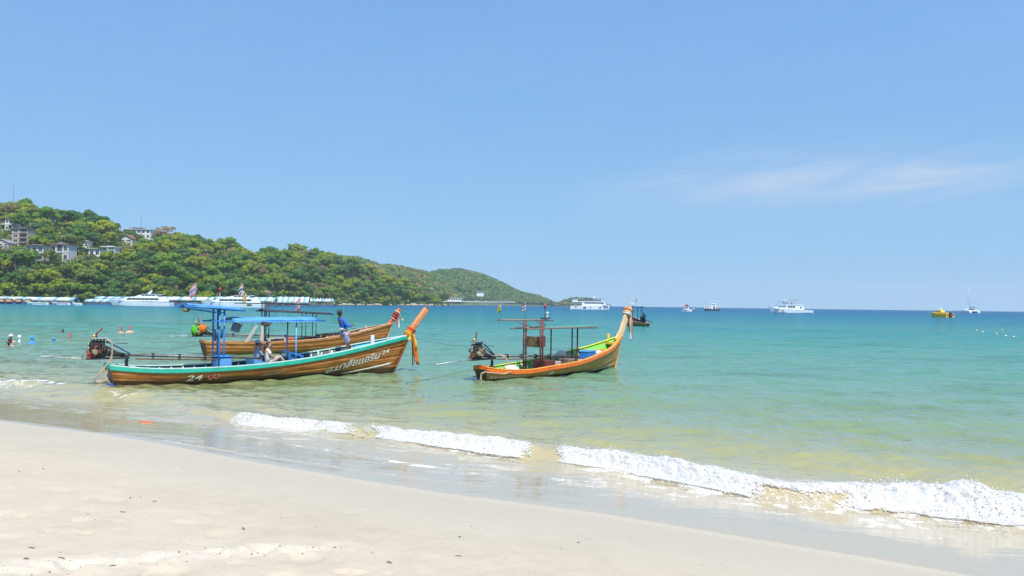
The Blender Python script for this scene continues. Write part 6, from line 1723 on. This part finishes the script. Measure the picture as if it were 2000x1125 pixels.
# ================= boat behind (brown, dark canopies)
F3 = ((-15.67, 41.40), 37.3)
H3 = Hull([(-.22, .70), (.4, .66), (1, .645), (3.6, .64), (6.5, .82), (8.2, 1.06), (9.4, 1.32), (10.4, 1.50), (10.75, 1.56)],
          [(-.22, .48), (.4, .60), (1, .70), (3.6, .92), (6.5, .88), (8.2, .68), (9.4, .44), (10.4, .15), (10.75, .03)], (.0, 9.85))
M_H3 = hull_wood('brown_hull', (.22, .07, .014), (.43, .15, .026), (.56, .24, .065), stain=.08)
M_NATW = mat('natural_wood', (.52, .33, .18), .6, var=.2, scale=3, stretch=(.4, 2, 2))
M_DKFRAME = mat('dark_frame', (.035, .035, .045), .6, var=.3)
b3 = longtail('brown longtail boat with dark canopies moored behind the green-railed boat', F3[0], F3[1], H3,
              dict(hull=M_H3, rail=M_H3, cap=M_NATW, inner=mat('brown_lining', (.12, .07, .04), .8), bow_inner=M_NATW, rib=M_NATW, rail_h=.10, floor=M_PLANK, foredeck=M_NATW, sterndeck=M_NATW, transom=mat('maroon_stern', (.16, .03, .03), .6), stem=M_NATW),
              foredeck=(6.5, 8.8, .66, 10))
prow_post(b3, [(10.3, 0, 1.30), (10.62, 0, 1.62), (10.95, 0, 2.0), (11.26, 0, 2.42)], .20, .24, .15, .18, hull_wood('redwood_post', (.34, .07, .03), (.48, .12, .05), (.58, .2, .1), stain=-9), mat('post_end3', (.10, .07, .05), .7))
ribbons('pink and yellow ribbons on the prow of the brown boat behind', F3,
        [((11.1, 0, 2.22), .16, (.6, 0, .8), C_CR), ((11.0, 0, 2.10), .16, (.6, 0, .8), C_RED), ((10.9, 0, 1.96), .15, (.6, 0, .8), C_RED), ((10.8, 0, 1.82), .15, (.6, 0, .8), C_PK)],
        [((11.1, -.12, 2.15), (11.05, -.14, 1.45), .14, C_PK), ((11.15, -.08, 2.15), (11.42, -.1, 1.72), .16, CL('pale_yellow', (.72, .66, .25))), ((11.12, -.1, 2.1), (11.12, -.12, 1.25), .10, C_WH), ((11.05, -.12, 2.0), (10.98, -.14, 1.6), .10, C_RED)])
for x in (2.98, 3.14):
    for y in (-.32, .32): post(b3, x, y, .14, 2.66, .03, M_DKFRAME)
roof_frame(b3, 1.49, 5.41, .30, 2.68, 2.65, M_DKFRAME, None, 4, .02)
roof_frame(b3, 2.68, 6.79, .48, 2.27, 2.10, M_DKFRAME, mat('black_cover', (.04, .04, .05), .8, var=.4), 6, .04, .025)
for x, y in ((5.27, .36), (5.8, -.36), (5.2, -.36), (5.9, .36)): post(b3, x, y, .2, 2.18, .024, M_DKFRAME)
MB().box((3.06, 0, 1.56), (.28, .74, .22), bevel=.08).build('net_bundle', mat('bundle_dark', (.07, .05, .05), .9, var=.5, col2=(.3, .12, .1)), b3)
flag(b3, 1.80, 0, 2.68, 3.70, .24, .50, [C_PK, C_WH, CL('flag_blue', (.06, .06, .3)), C_WH, CL('flag_rose', (.62, .2, .22))], M_STEEL)
flag(b3, 1.95, -.1, 2.68, 3.22, .16, .42, [C_YE], M_STEEL)
flag(b3, 5.0, 0, 2.2, 3.0, .30, .62, [CL('faded_pink', (.66, .22, .24)), CL('faded_white', (.62, .52, .56)), CL('faded_blue', (.32, .28, .45)), CL('faded_white', (.62, .52, .56)), CL('faded_pink', (.66, .22, .24))], M_STEEL)
for x in (3.45, 4.6): MB().ball((x, .1, 2.82), (.08, .08, .15), 10, 8).build('roof_float', C_WH, b3)
MB().ball((2.1, -.2, 2.58), (.16, .1, .06), 10, 6).build('floodlight', mat('lamp_body', (.16, .14, .08), .5), b3)
MB().box((4.4, 0, .66), (.5, .7, .35), bevel=.05).build('seat_box', mat('rust_box', (.36, .09, .04), .6), b3); MB().box((3.9, .1, .6), (.35, .6, .4), bevel=.05).build('seat_box', M_DARK, b3)
MB().prism([(2.9, .3), (3.05, .3), (3.2, .78), (3.9, .82), (4.05, .3), (4.12, .3), (3.98, .88), (3.1, .86)], 'y', -.5, -.42).build('stand', M_PINKB, b3)
b = MB()
for k in range(7): b.box((6.2 + k * .28, .35 + .0 * k, .93 + .02 * k), (.22, .12, .10))
b.build('deck_gear', M_DKFRAME, b3)
MB().box((9.1, .1, 1.22), (.12, .12, .42), bevel=.02).build('mooring_bitt', mat('bitt_pink', (.6, .42, .34), .6), b3)
eng3 = engine(b3, -.42, 1.22, (6.2, .84), (-1.85, .98), dict(hose=M_ROPE), (-.06, .40))
o = MB().ball((-.28, -.05, 1.36), (.26, .26, .24), 16, 11, lambda d: 1 + .10 * math.sin(d.x * 7 + d.z * 3) + .06 * math.sin(d.y * 11 + d.z * 6)).build('engine_cloth', C_OR, b3)
o = MB().ball((-.62, -.05, 1.28), (.17, .24, .28), 14, 10, lambda d: 1 + .10 * math.sin(d.x * 6 + d.z * 5)).build('engine_wrap', CL('lime_green', (.10, .55, .03)), b3)
for x0_, x1_ in ((2.55, 2.95), (3.35, 3.25)): MB().prism([(x0_ - .7, .66), (x0_ - .5, .66), (x1_ - .42, 1.5), (x1_ - .52, 1.5)], 'y', -.35, -.28).build('engine_cradle', M_PINKB, b3)

# ================= longtail far out, half hidden by the orange boat's prow
F4 = ((18.3, 108.5), 110.0)
H4 = Hull([(-.2, .45), (1, .5), (3, .75), (5, 1.2), (6.4, 1.7), (7, 2.0)], [(-.2, .3), (1, .65), (3, .8), (5, .6), (6.4, .25), (7, .04)], (0, 6.0))
M_H4 = hull_wood('olive_hull', (.09, .075, .015), (.22, .17, .03), (.30, .22, .06), stain=.05)
b4 = longtail('small olive longtail boat far out behind the orange boat prow', F4[0], F4[1], H4,
              dict(hull=M_H4, rail=M_H4, cap=M_NATW, inner=M_DARK, bow_inner=M_DARK, bow_x=5.5, rail_h=.08, rib=M_DARK, floor=M_PLANK, foredeck=M_PLANK, sterndeck=M_PLANK, transom=M_DARK, stem=M_H4), ribs=6)
for x, y in ((2.2, -.3), (2.2, .3), (4.6, -.3), (4.6, .3)): post(b4, x, y, .2, 2.6, .045, M_DKFRAME)
roof_frame(b4, 1.6, 5.2, .5, 2.6, 2.6, M_DKFRAME, mat('navy_cover', (.03, .06, .14), .7), 4, .04)
for x in (4.2, 4.7): MB().ball((x, 0, 2.95), (.12, .12, .26), 8, 6).build('roof_float', C_WH, b4)
flag(b4, 3.2, 0, 2.6, 3.9, .35, .5, [C_PK, C_WH, C_PK], M_STEEL)
MB().box((1.3, 0, 1.0), (.6, .5, .7), bevel=.06).cyl((1.0, 0, 1.0), (-1.5, 0, .6), .05, n=6).build('engine', M_DKFRAME, b4)

# ================= mooring lines
def line(label, p0, p1, sag, r=.006, m=None):
    p0, p1 = Vector(p0), Vector(p1); pts = []
    for k in range(17):
        t = k / 16; p = p0.lerp(p1, t); p.z -= sag * 4 * t * (1 - t); pts.append(p - p0)
    o = MB().tube(pts, r, 6).build('mooring_line', m or M_LINE); o.location = p0
    return tag(o, label, 'rope', 'mooring lines')
line('thin line from the green-railed boat prow to the orange boat engine', in_boat(F1, (10.95, -.1, 1.42)), in_boat(F2, (-.35, .05, 1.25)), .06)
line('thin line sinking from the orange boat stern towards the shore', in_boat(F2, (-.2, 0, .45)), (-4.6, 27.2, -.05), .08)
line('thin line from the brown boat prow running down behind the green-railed boat', in_boat(F3, (10.6, 0, 1.5)), in_boat(F3, (7.2, -.6, .95)), .10)
line('thin line sinking from the brown boat stern', in_boat(F3, (-.2, 0, .6)), (-19.5, 40.4, -.05), .06)
line('thin line trailing right of the green-railed boat prow', (-2.9, 28.0, .03), (-.1, 30.3, .05), .02, .012)
o = tag(MB().tube([(0, 0, 0), (.3, .05, .02), (.62, .1, .03)], [.05, .06, .05], 8).build('blue_fender', M_DKROPE), 'small blue float in the water at the green-railed boat stern', 'float'); o.location = in_boat(F1, (-.42, -.3, .03)); o.rotation_euler = (0, 0, rad(30))

# ------------------------------------------------------------------ people
def skin_mesh(pts, edges, root, sub=1):
    """grow one continuous surface round a skeleton; returns evaluated verts and faces"""
    names = list(pts); idx = {n: i for i, n in enumerate(names)}
    me = bpy.data.meshes.new('sk'); me.from_pydata([pts[n][:3] for n in names], [(idx[a], idx[b]) for a, b in edges], [])
    ob = bpy.data.objects.new('sk', me)
    md = ob.modifiers.new('s', 'SKIN'); md.use_smooth_shade = True
    for n in names:
        d = me.skin_vertices[0].data[idx[n]]; r = pts[n][3]; d.radius = r if isinstance(r, tuple) else (r, r); d.use_root = (n == root)
    sb = ob.modifiers.new('b', 'SUBSURF'); sb.levels = sb.render_levels = sub
    return evaluated(ob)
def head_shape(b, c, yaw=0.0, pitch=0.0, s=1.0):
    """head with brow, nose, chin and ears, looking along +x turned by yaw"""
    R_ = Matrix.Rotation(yaw, 3, 'Z') @ Matrix.Rotation(pitch, 3, 'Y')
    def fn(d):
        k = 1.0
        nz = math.exp(-((d.y / .16) ** 2 + ((d.z + .12) / .18) ** 2)) if d.x > 0 else 0
        k += .17 * nz
        k -= .07 * sum(math.exp(-(((d.y - e) / .16) ** 2 + ((d.z - .08) / .13) ** 2)) for e in (-.38, .38)) * (d.x > 0)
        k -= .10 * max(0, -d.z - .55) * (d.x < .2); k += .05 * math.exp(-((d.z + .85) / .2) ** 2) * max(0, d.x)
        return k
    t = MB(); t.ball((0, 0, 0), (.098 * s, .078 * s, .122 * s), 18, 14, fn)
    for e in (-1, 1): t.ball((-.005 * s, e * .078 * s, -.005 * s), (.02 * s, .012 * s, .03 * s), 8, 6)
    b.add([R_ @ Vector(v) + Vector(c) for v in t.v], t.f, True)
    return R_
def person(label, loc, rz, J, shirt_m, short_m, skin_m, hair_m, yaw=0.0, pitch=0.0, sleeves='long', hair='short', hat=None, legs='bare'):
    root = empty('person', loc, rz, label, 'person')
    P = {}; E = []
    def add(n, p, r, par=None):
        P[n] = (*p, r)
        if par: E.append((par, n))
    add('pelvis', J['pelvis'], (.125, .105)); add('waist', Vector(J['pelvis']).lerp(Vector(J['chest']), .45), (.115, .09), 'pelvis'); add('chest', J['chest'], (.14, .105), 'waist')
    add('neck', J['neck'], .052, 'chest'); add('skull', J['head'], .055, 'neck')
    for s_, y in (('r', -1), ('l', 1)):
        add('sh' + s_, J['sh' + s_], .062, 'chest'); add('el' + s_, J['el' + s_], .042, 'sh' + s_); add('wr' + s_, J['wr' + s_], .028, 'el' + s_)
        w, e = Vector(J['wr' + s_]), Vector(J['el' + s_]); d = (w - e).normalized(); sd = d.cross(Vector((0, 0, 1)))
        sd = sd.normalized() if sd.length > .1 else Vector((0, 1, 0)); dn = sd.cross(d)
        add('pa' + s_, w + d * .055, (.034, .018), 'wr' + s_)
        for k, (o_, L_) in enumerate(((-.03, .06), (-.01, .075), (.01, .07), (.03, .055))):
            add('f%d%s' % (k, s_), w + d * .10 + sd * o_, .0095, 'pa' + s_); add('g%d%s' % (k, s_), w + d * (.10 + L_ * .7) + sd * o_ * 1.1 - dn * .03 * (1 if dn.z > 0 else -1), .008, 'f%d%s' % (k, s_))
        add('th' + s_, w + d * .06 + sd * (-.05 * y), .010, 'pa' + s_); add('ti' + s_, w + d * .095 + sd * (-.062 * y), .008, 'th' + s_)
        add('hp' + s_, J['hp' + s_], .088, 'pelvis'); add('kn' + s_, J['kn' + s_], .058, 'hp' + s_); add('an' + s_, J['an' + s_], .036, 'kn' + s_)
        a = Vector(J['an' + s_]); fd = Vector(J.get('toe', (.16, 0, -.045))); add('to' + s_, a + fd, (.04, .026), 'an' + s_)
    v, f = skin_mesh(P, E, 'pelvis')
    b = MB(); b.add(v, f, True); head_shape(b, J['head'], yaw, pitch)
    b.build('body', skin_m, root)
    hc = Vector(J['head']); R_ = Matrix.Rotation(yaw, 3, 'Z') @ Matrix.Rotation(pitch, 3, 'Y')
    for e in (-1, 1): MB().ball(hc + R_ @ Vector((.088, e * .031, .012)), (.008, .012, .008), 8, 6).build('eye', M_DARK, root)
    # hair as a cap with a face opening
    t = MB(); t.ball((0, 0, 0), (.106, .088, .13), 18, 12, lambda d: 1.0 if (d.x < .35 or d.z > .55) and d.z > (-.55 if d.x < -.2 else -.1) else .86)
    hb = MB(); hb.add([R_ @ Vector(q) + hc + R_ @ Vector((-.008, 0, .012)) for q in t.v], t.f, True)
    if hair == 'long': hb.tube([hc + R_ @ Vector((-.07, 0, .02)), hc + R_ @ Vector((-.12, 0, -.08)), hc + R_ @ Vector((-.11, 0, -.22)), hc + R_ @ Vector((-.10, 0, -.30))], [.07, .065, .05, .015], 10)
    hb.build('hair', hair_m, root)
    if hat:
        hb = MB(); hb.ball(hc + R_ @ Vector((-.005, 0, .045)), (.115, .10, .10), 16, 8, lambda d: 1 if d.z > -.1 else .9); hb.cyl(hc + R_ @ Vector((0, 0, .055)), hc + R_ @ Vector((0, 0, .04)), .13, .165, n=20); hb.build('hat', hat, root)
    # clothes
    gro = lambda n, k: (*P[n][:3], tuple(q * k + .010 for q in P[n][3]) if isinstance(P[n][3], tuple) else P[n][3] * k + .010)
    C_ = {n: gro(n, 1.06) for n in ('pelvis', 'waist', 'chest')}; E2 = [('pelvis', 'waist'), ('waist', 'chest')]
    nk = Vector(J['chest']).lerp(Vector(J['neck']), .75); C_['collar'] = (*nk, .066); E2.append(('chest', 'collar'))
    for s_ in 'rl':
        C_['sh' + s_] = gro('sh' + s_, 1.08); E2.append(('chest', 'sh' + s_))
        el = Vector(J['el' + s_]); wr_ = Vector(J['wr' + s_]); sh = Vector(J['sh' + s_])
        if sleeves == 'long':
            C_['el' + s_] = gro('el' + s_, 1.12); C_['wr' + s_] = (*el.lerp(wr_, .92), .038); E2 += [('sh' + s_, 'el' + s_), ('el' + s_, 'wr' + s_)]
        else:
            C_['el' + s_] = (*sh.lerp(el, .6), .062); E2.append(('sh' + s_, 'el' + s_))
    v, f = skin_mesh(C_, E2, 'waist'); MB().add(v, f, True).build('shirt', shirt_m, root)
    C_ = {'pelvis': gro('pelvis', 1.10)}; E2 = []
    for s_ in 'rl':
        hp, kn, an = Vector(J['hp' + s_]), Vector(J['kn' + s_]), Vector(J['an' + s_])
        C_['hp' + s_] = gro('hp' + s_, 1.12); E2.append(('pelvis', 'hp' + s_)); C_['md' + s_] = (*hp.lerp(kn, .55), .098); E2.append(('hp' + s_, 'md' + s_))
        C_['kn' + s_] = (*hp.lerp(kn, 1.0), .088 if legs == 'bare' else .072); E2.append(('md' + s_, 'kn' + s_))
        if legs == 'long': C_['an' + s_] = (*kn.lerp(an, .95), .05); E2.append(('kn' + s_, 'an' + s_))
    v, f = skin_mesh(C_, E2, 'pelvis'); MB().add(v, f, True).build('shorts' if legs == 'bare' else 'trousers', short_m, root)
    return root
SK_D = mat('brown_skin', (.13, .065, .038), .55, var=.1); SK_M = mat('tan_skin', (.42, .24, .16), .55, var=.1); SK_L = mat('sunburnt_skin', (.56, .30, .23), .5, var=.1)
HAIR = mat('black_hair', (.012, .011, .012), .45, var=.4, scale=20); HAIR_B = mat('brown_hair', (.05, .03, .02), .5, var=.4, scale=20)
M_SHIRT = mat('royal_blue_cloth', (.03, .13, .56), .85, var=.2, scale=6, bump=.4)
def print_cloth():
    m, t, o = nodes('printed_shorts'); p = nd(t, 'ShaderNodeBsdfPrincipled', Roughness=.85); tc = nd(t, 'ShaderNodeTexCoord')
    n = nd(t, 'ShaderNodeTexNoise', Scale=7.0, Detail=2, Distortion=1.2); t.links.new(tc.outputs['Object'], n.inputs['Vector'])
    t.links.new(ramp(t, n.outputs['Fac'], [(.0, (.05, .16, .42)), (.42, (.12, .36, .60)), (.47, (.50, .12, .16)), (.53, (.45, .50, .58)), (.58, (.10, .30, .52)), (.68, (.42, .10, .14))], 'CONSTANT'), p.inputs['Base Color']); t.links.new(p.outputs[0], o.inputs[0]); return m
JM = dict(pelvis=(-.06, 0, .93), chest=(-.19, 0, 1.28), neck=(-.255, 0, 1.46), head=(-.265, 0, 1.61), shr=(-.20, -.185, 1.385), shl=(-.20, .185, 1.385), elr=(-.10, -.27, 1.13), ell=(.0, .25, 1.14), wrr=(.14, -.15, 1.17), wrl=(.20, .06, 1.18),
          hpr=(-.06, -.095, .86), hpl=(-.05, .095, .86), knr=(.02, -.12, .48), knl=(.17, .12, .49), anr=(-.02, -.12, .08), anl=(.30, .13, .08))
man = person('man in blue long-sleeved top and printed shorts standing in the green-railed boat', in_boat(F1, (8.12, -.02, .665)), rad(F1[1] + 4), JM, M_SHIRT, print_cloth(), SK_D, HAIR, yaw=.25)
man.scale = (1.06, 1.06, 1.06)
MB().ball((-.24, -.10, 1.03), (.07, .11, .055), 12, 8).tube([(-.27, .1, 1.06), (-.28, -.05, 1.05), (-.16, -.2, 1.02), (0, -.2, 1.0)], .016, 6).build('waist_bag', mat('khaki_bag', (.42, .42, .36), .8), man)
line('thin line from the standing man to the brown boat bow', in_boat(F1, (8.12 + .2, .05, 1.84)), in_boat(F3, (8.6, -.6, 1.15)), .05, .007)
JW = dict(pelvis=(0, 0, .12), chest=(-.03, 0, .46), neck=(-.02, 0, .63), head=(.015, 0, .755), shr=(-.03, -.155, .565), shl=(-.03, .155, .565), elr=(.10, -.19, .33), ell=(.16, .18, .36), wrr=(.30, -.06, .36), wrl=(.14, .06, .64),
          hpr=(.05, -.09, .11), hpl=(.05, .09, .11), knr=(.40, -.13, .36), knl=(.42, .12, .34), anr=(.62, -.10, .06), anl=(.66, .10, .06), toe=(.15, 0, -.01))
person('seated woman with dark ponytail and white top in the green-railed boat', in_boat(F1, (4.98, -.22, .46)), rad(F1[1] - 6), JW, mat('white_cloth', (.66, .62, .58), .85, bump=.3), mat('pale_trousers', (.40, .33, .28), .85), SK_M, HAIR, yaw=-.3, sleeves='short', hair='long', legs='long')
person('seated person in pale blue top behind the woman in white', in_boat(F1, (4.78, .30, .50)), rad(F1[1] + 8), JW, mat('pale_blue_cloth', (.30, .37, .48), .85, bump=.3), mat('grey_trousers', (.14, .16, .2), .85), SK_M, HAIR, yaw=.2, sleeves='long', legs='long', hat=mat('lilac_hat', (.42, .42, .56), .85))
JS = dict(JM); JS.update(elr=(.05, -.22, 1.12), ell=(.05, .22, 1.12), wrr=(.22, -.1, 1.05), wrl=(.22, .1, 1.05))
fr = Matrix.Rotation(rad(F4[1]), 3, 'Z') @ Vector((.75, 0, 0)); 
person('person in dark blue standing in the olive boat far out', (F4[0][0] + fr.x, F4[0][1] + fr.y, .28), rad(40), JS, mat('navy_cloth', (.02, .04, .12), .85), mat('navy_trousers', (.02, .03, .08), .85), SK_D, HAIR, legs='long')

# ---- bathers: head and shoulders out of the water
def bather(label, px, py, s, cap_m, skin_m, hair_m, yaw, hood=None, up=0.0, long_hair=False, hat=None):
    d = cam_ray(px, py); t = -CAM_H / d.z; loc = Vector((d.x * t, d.y * t, 0))
    root = empty('person', loc, yaw, label, 'person', 'bathers at the left')
    z = .10 + up
    P = {'pel': (0, 0, -.62, .13), 'belly': (0, 0, -.35, (.14, .11)), 'chest': (.0, 0, -.12 + up, (.16, .12)), 'neck': (0, 0, .02 + up, .06), 'sk': (0, 0, z + .05, .06)}
    E = [('pel', 'belly'), ('belly', 'chest'), ('chest', 'neck'), ('neck', 'sk')]
    for n, y in (('r', -1), ('l', 1)):
        P['s' + n] = (0, y * .19, -.05 + up, .07); P['e' + n] = (.10, y * .30, -.26 + up, .05); P['w' + n] = (.30, y * .22, -.22 + up * .5, .035); P['h' + n] = (.40, y * .19, -.20 + up * .5, .03)
        P['k' + n] = (.1, y * .1, -1.0, .08); P['a' + n] = (0, y * .1, -1.4, .05)
        E += [('chest', 's' + n), ('s' + n, 'e' + n), ('e' + n, 'w' + n), ('w' + n, 'h' + n), ('pel', 'k' + n), ('k' + n, 'a' + n)]
    v, f = skin_mesh(P, E, 'chest'); b = MB(); b.add(v, f, True); hc = Vector((0, 0, z + .12)); head_shape(b, hc, 0, 0)
    b.v = [tuple(Vector(q) * s) for q in b.v]; b.build('body', hood or skin_m, root)
    def cap(nm, m, k=1.0, zz=.012, full=True):
        t_ = MB(); t_.ball((0, 0, 0), (.106 * k, .090 * k, .13 * k), 16, 10, lambda d_: 1.0 if (d_.x < .4 or d_.z > .5) and d_.z > -.35 else .84)
        if long_hair and nm == 'hair': t_.ball((-.09, 0, .07), (.06, .06, .06), 10, 8).tube([(-.08, 0, 0), (-.10, 0, -.1), (-.08, 0, -.2)], [.07, .07, .04], 8)
        t_.v = [tuple((Vector(q) + hc + Vector((-.006, 0, zz))) * s) for q in t_.v]; t_.build(nm, m, root)
    cap('hair', hair_m)
    if cap_m: cap('swim_cap', cap_m, 1.06, .018)
    if hat:
        h = MB(); h.ball(hc + Vector((0, 0, .06)), (.12, .11, .11), 14, 8); h.cyl(hc + Vector((0, 0, .06)), hc + Vector((0, 0, .03)), .14, .19, n=18); h.v = [tuple(Vector(q) * s) for q in h.v]; h.build('hat', hat, root)
    for e in (-1, 1): MB().ball((hc + Vector((.088, e * .031, .012))) * s, .009 * s, 8, 6).build('eye', M_DARK, root)
C_CAP = mat('red_swim_cap', (.42, .03, .07), .5); C_BL = mat('bright_blue_cloth', (.05, .28, .68), .6); 
bather('bather with brown bun and bare pink shoulders, leftmost and nearest', 20, 679, 1.15, None, SK_L, HAIR_B, rad(80), up=.10, long_hair=True)
bather('bather in cream sun hat just behind the brown-haired bather', 21, 667, 1.1, None, SK_L, HAIR_B, rad(95), up=.06, hat=mat('cream_hat', (.62, .55, .48), .8))
bather('bather in white cap between the sun hat and the blue hood', 38, 666, 1.05, mat('white_cap', (.68, .68, .68), .6), SK_L, HAIR, rad(20), hood=mat('white_rash_top', (.64, .64, .66), .7))
bather('bather in hooded bright blue top low in the water', 63, 668, 1.15, C_BL, SK_L, HAIR, rad(-20), hood=C_BL, up=.0)
bather('bather in small blue cap, right of the blue-hooded one', 105, 666, 1.0, C_BL, SK_L, HAIR, rad(60), hood=C_BL, up=-.10)
bather('dark-haired bather without cap beyond the red-capped one', 122, 653, 1.05, None, SK_L, HAIR, rad(190))
bather('red-capped bather nearest the white-capped group', 135, 664, 1.1, C_CAP, SK_L, HAIR, rad(-80))
bather('red-capped bather beyond the boat engine, left of two', 235, 650, 1.25, C_CAP, SK_L, HAIR, rad(-100), up=.04)
bather('red-capped bather beyond the boat engine, right of two', 253, 650, 1.25, C_CAP, SK_L, HAIR, rad(-60), up=.10)

# ------------------------------------------------------------------ floats, buoys, litter
M_BUOY = mat('pale_buoy', (.62, .60, .50), .5); M_BUOYY = mat('yellow_buoy', (.62, .48, .16), .5)
for i, (px, py) in enumerate(((1907, 646), (1919, 649), (1946, 653), (1957, 645), (1964, 657), (1979, 659))):
    d = cam_ray(px, py); t_ = -CAM_H / d.z
    r = empty('marker_buoy', (d.x * t_, d.y * t_, 0), 0, 'small pale marker buoy of the right-hand float line, %s' % ('leftmost' if i == 0 else 'rightmost' if i == 5 else ORD[i] + ' from left'), 'buoy', 'marker buoys at the right')
    MB().ball((0, 0, .04), (.13, .13, .11), 12, 8).build('float', (M_BUOYY, M_BUOY, M_BUOYY)[i % 3], r); MB().cyl((0, 0, .12), (0, 0, .20), .035, .02, n=8).build('eyelet', M_BUOYY, r)
d = cam_ray(285, 822); t_ = (.07 - CAM_H) / d.z
o = MB().prism([(-.14, -.03), (-.08, -.05), (.06, -.05), (.13, -.02), (.14, .02), (.08, .045), (-.06, .05), (-.13, .03)], 'z', -.012, .022).build('lost_sandal', mat('coral_foam', (.68, .16, .06), .6)); o.location = (d.x * t_, d.y * t_, float(ground_z(np.array([d.x * t_]), np.array([d.y * t_]))[0]) + .03)
tag(o, 'coral red foam slab washed in the shallows below the boat stern', 'litter')
def on_sand(px, py):
    d = cam_ray(px, py); z = .6
    for _ in range(12):
        t_ = (z - CAM_H) / d.z; x, y = d.x * t_, d.y * t_; z = float((ground_z(np.array([x]), np.array([y])) + sand_relief(np.array([x]), np.array([y])))[0])
    return Vector((x, y, z))
M_STONE = mat('dark_pebble', (.06, .055, .05), .8, var=.3); M_TWIG = mat('driftwood', (.17, .12, .085), .9, var=.3); M_LEAFD = mat('dead_leaf', (.30, .16, .07), .8, var=.3); M_SHELL = mat('shell', (.58, .5, .42), .5)
g = random.Random(31)
LITTER = [(85, 916, 'pebble', 'dark pebble high on the damp sand at left'), (38, 922, 'pebble', 'small dark pebble left of the larger one'), (255, 973, 'pebble', 'dark pebble above the forked twig'), (240, 1001, 'twig', 'short forked twig on the smooth sand'),
          (302, 980, 'twig', 'thin straight twig right of the forked twig'), (120, 1091, 'twig', 'flat grey stick near the churned sand'), (52, 1092, 'leaf', 'curled brown leaf at the lower left'), (62, 1071, 'twig', 'small twig above the brown leaf'),
          (898, 1049, 'pebble', 'dark speck of stone in the lower middle'), (895, 1087, 'twig', 'short dark twig in the lower middle'), (430, 1082, 'pebble', 'pebble beside the churned track'), (475, 1034, 'leaf', 'tiny brown leaf near the track end'),
          (220, 1106, 'twig', 'dark twig at the bottom edge left'), (660, 1062, 'shell', 'pale broken shell on the open sand'), (1178, 1080, 'shell', 'pale shell bit near the right edge of the dry sand'), (1130, 1060, 'pebble', 'tiny pebble near the wet edge'), (760, 1100, 'leaf', 'brown leaf scrap at the bottom middle')]
for px, py, kind, lab in LITTER:
    p = on_sand(px, py); b = MB()
    if kind == 'pebble': b.ball((0, 0, .006), (.024, .018, .013), 10, 7, lambda d_: 1 + .2 * math.sin(d_.x * 4 + d_.y * 3)); m_ = M_STONE
    elif kind == 'twig': L_ = g.uniform(.05, .09); b.tube([(-L_, 0, .008), (-L_ * .2, .012, .012), (L_, -.004, .009)], [.006, .007, .003], 6); b.tube([(0, .01, .011), (L_ * .5, .03, .018)], [.005, .002], 5); m_ = M_TWIG
    elif kind == 'leaf': b.slab(lambda i, j: ((i / 5 - .5) * .09, (j / 2 - .5) * .045 * math.sin(math.pi * (i + .4) / 5.8), .012 + .012 * abs(j - 1) + .01 * math.sin(i)), lambda i, j: ((i / 5 - .5) * .09, (j / 2 - .5) * .045 * math.sin(math.pi * (i + .4) / 5.8), .009 + .012 * abs(j - 1) + .01 * math.sin(i)), 6, 3); m_ = M_LEAFD
    else: b.ball((0, 0, .004), (.022, .018, .009), 10, 6, lambda d_: 1 + .08 * math.sin(math.atan2(d_.y, d_.x) * 9)); m_ = M_SHELL
    o = b.build({'pebble': 'pebble', 'twig': 'twig', 'leaf': 'dead_leaf', 'shell': 'sea_shell'}[kind], m_); o.location = p; o.scale = (.52, .52, .52); o.rotation_euler = (0, 0, g.uniform(-.6, .6)); tag(o, lab, kind, 'litter on the sand')
# crumbs of sand, shell and weed strewn over the dry sand
gr_ = np.random.default_rng(41); n = 2600
kx = gr_.uniform(-7, 4, n); ky = gr_.uniform(4.3, 12.5, n)
tr_x = gr_.uniform(-5.5, -1.2, 1500); tr_y = np.interp(tr_x, [p[0] for p in TRACK], [p[1] for p in TRACK]) + gr_.normal(0, .22, 1500)
kx, ky = np.concatenate([kx, tr_x]), np.concatenate([ky, tr_y]); sd = shore_s(kx, ky); ok = (sd < -1.0); kx, ky = kx[ok], ky[ok]; n = len(kx)
kz = ground_z(kx, ky) + sand_relief(kx, ky); sc = (.0022 + .009 * gr_.uniform(0, 1, n) ** 5)
octv = np.array([(1, 0, 0), (-1, 0, 0), (0, 1, 0), (0, -1, 0), (0, 0, .7), (0, 0, -.7)], float); octf = np.array([(0, 2, 4), (2, 1, 4), (1, 3, 4), (3, 0, 4), (2, 0, 5), (1, 2, 5), (3, 1, 5), (0, 3, 5)])
pv = (np.stack([kx, ky, kz], -1)[:, None, :] + octv[None] * sc[:, None, None] * gr_.uniform(.5, 1.6, (n, 6, 1))).reshape(-1, 3)
me = np_mesh('sand_crumbs', pv, (octf[None] + (np.arange(n) * 6)[:, None, None]).reshape(-1, 3), [mat('sand_clod', (.50, .42, .32), .95), mat('weed_crumb', (.16, .12, .09), .95)], smooth=False)
me.polygons.foreach_set('material_index', np.repeat((gr_.uniform(size=n) < .22).astype(np.int32), 8))
tag(link(bpy.data.objects.new('sand_crumbs', me)), 'scattered crumbs of sand, shell and weed on the beach', 'debris', kind='stuff')
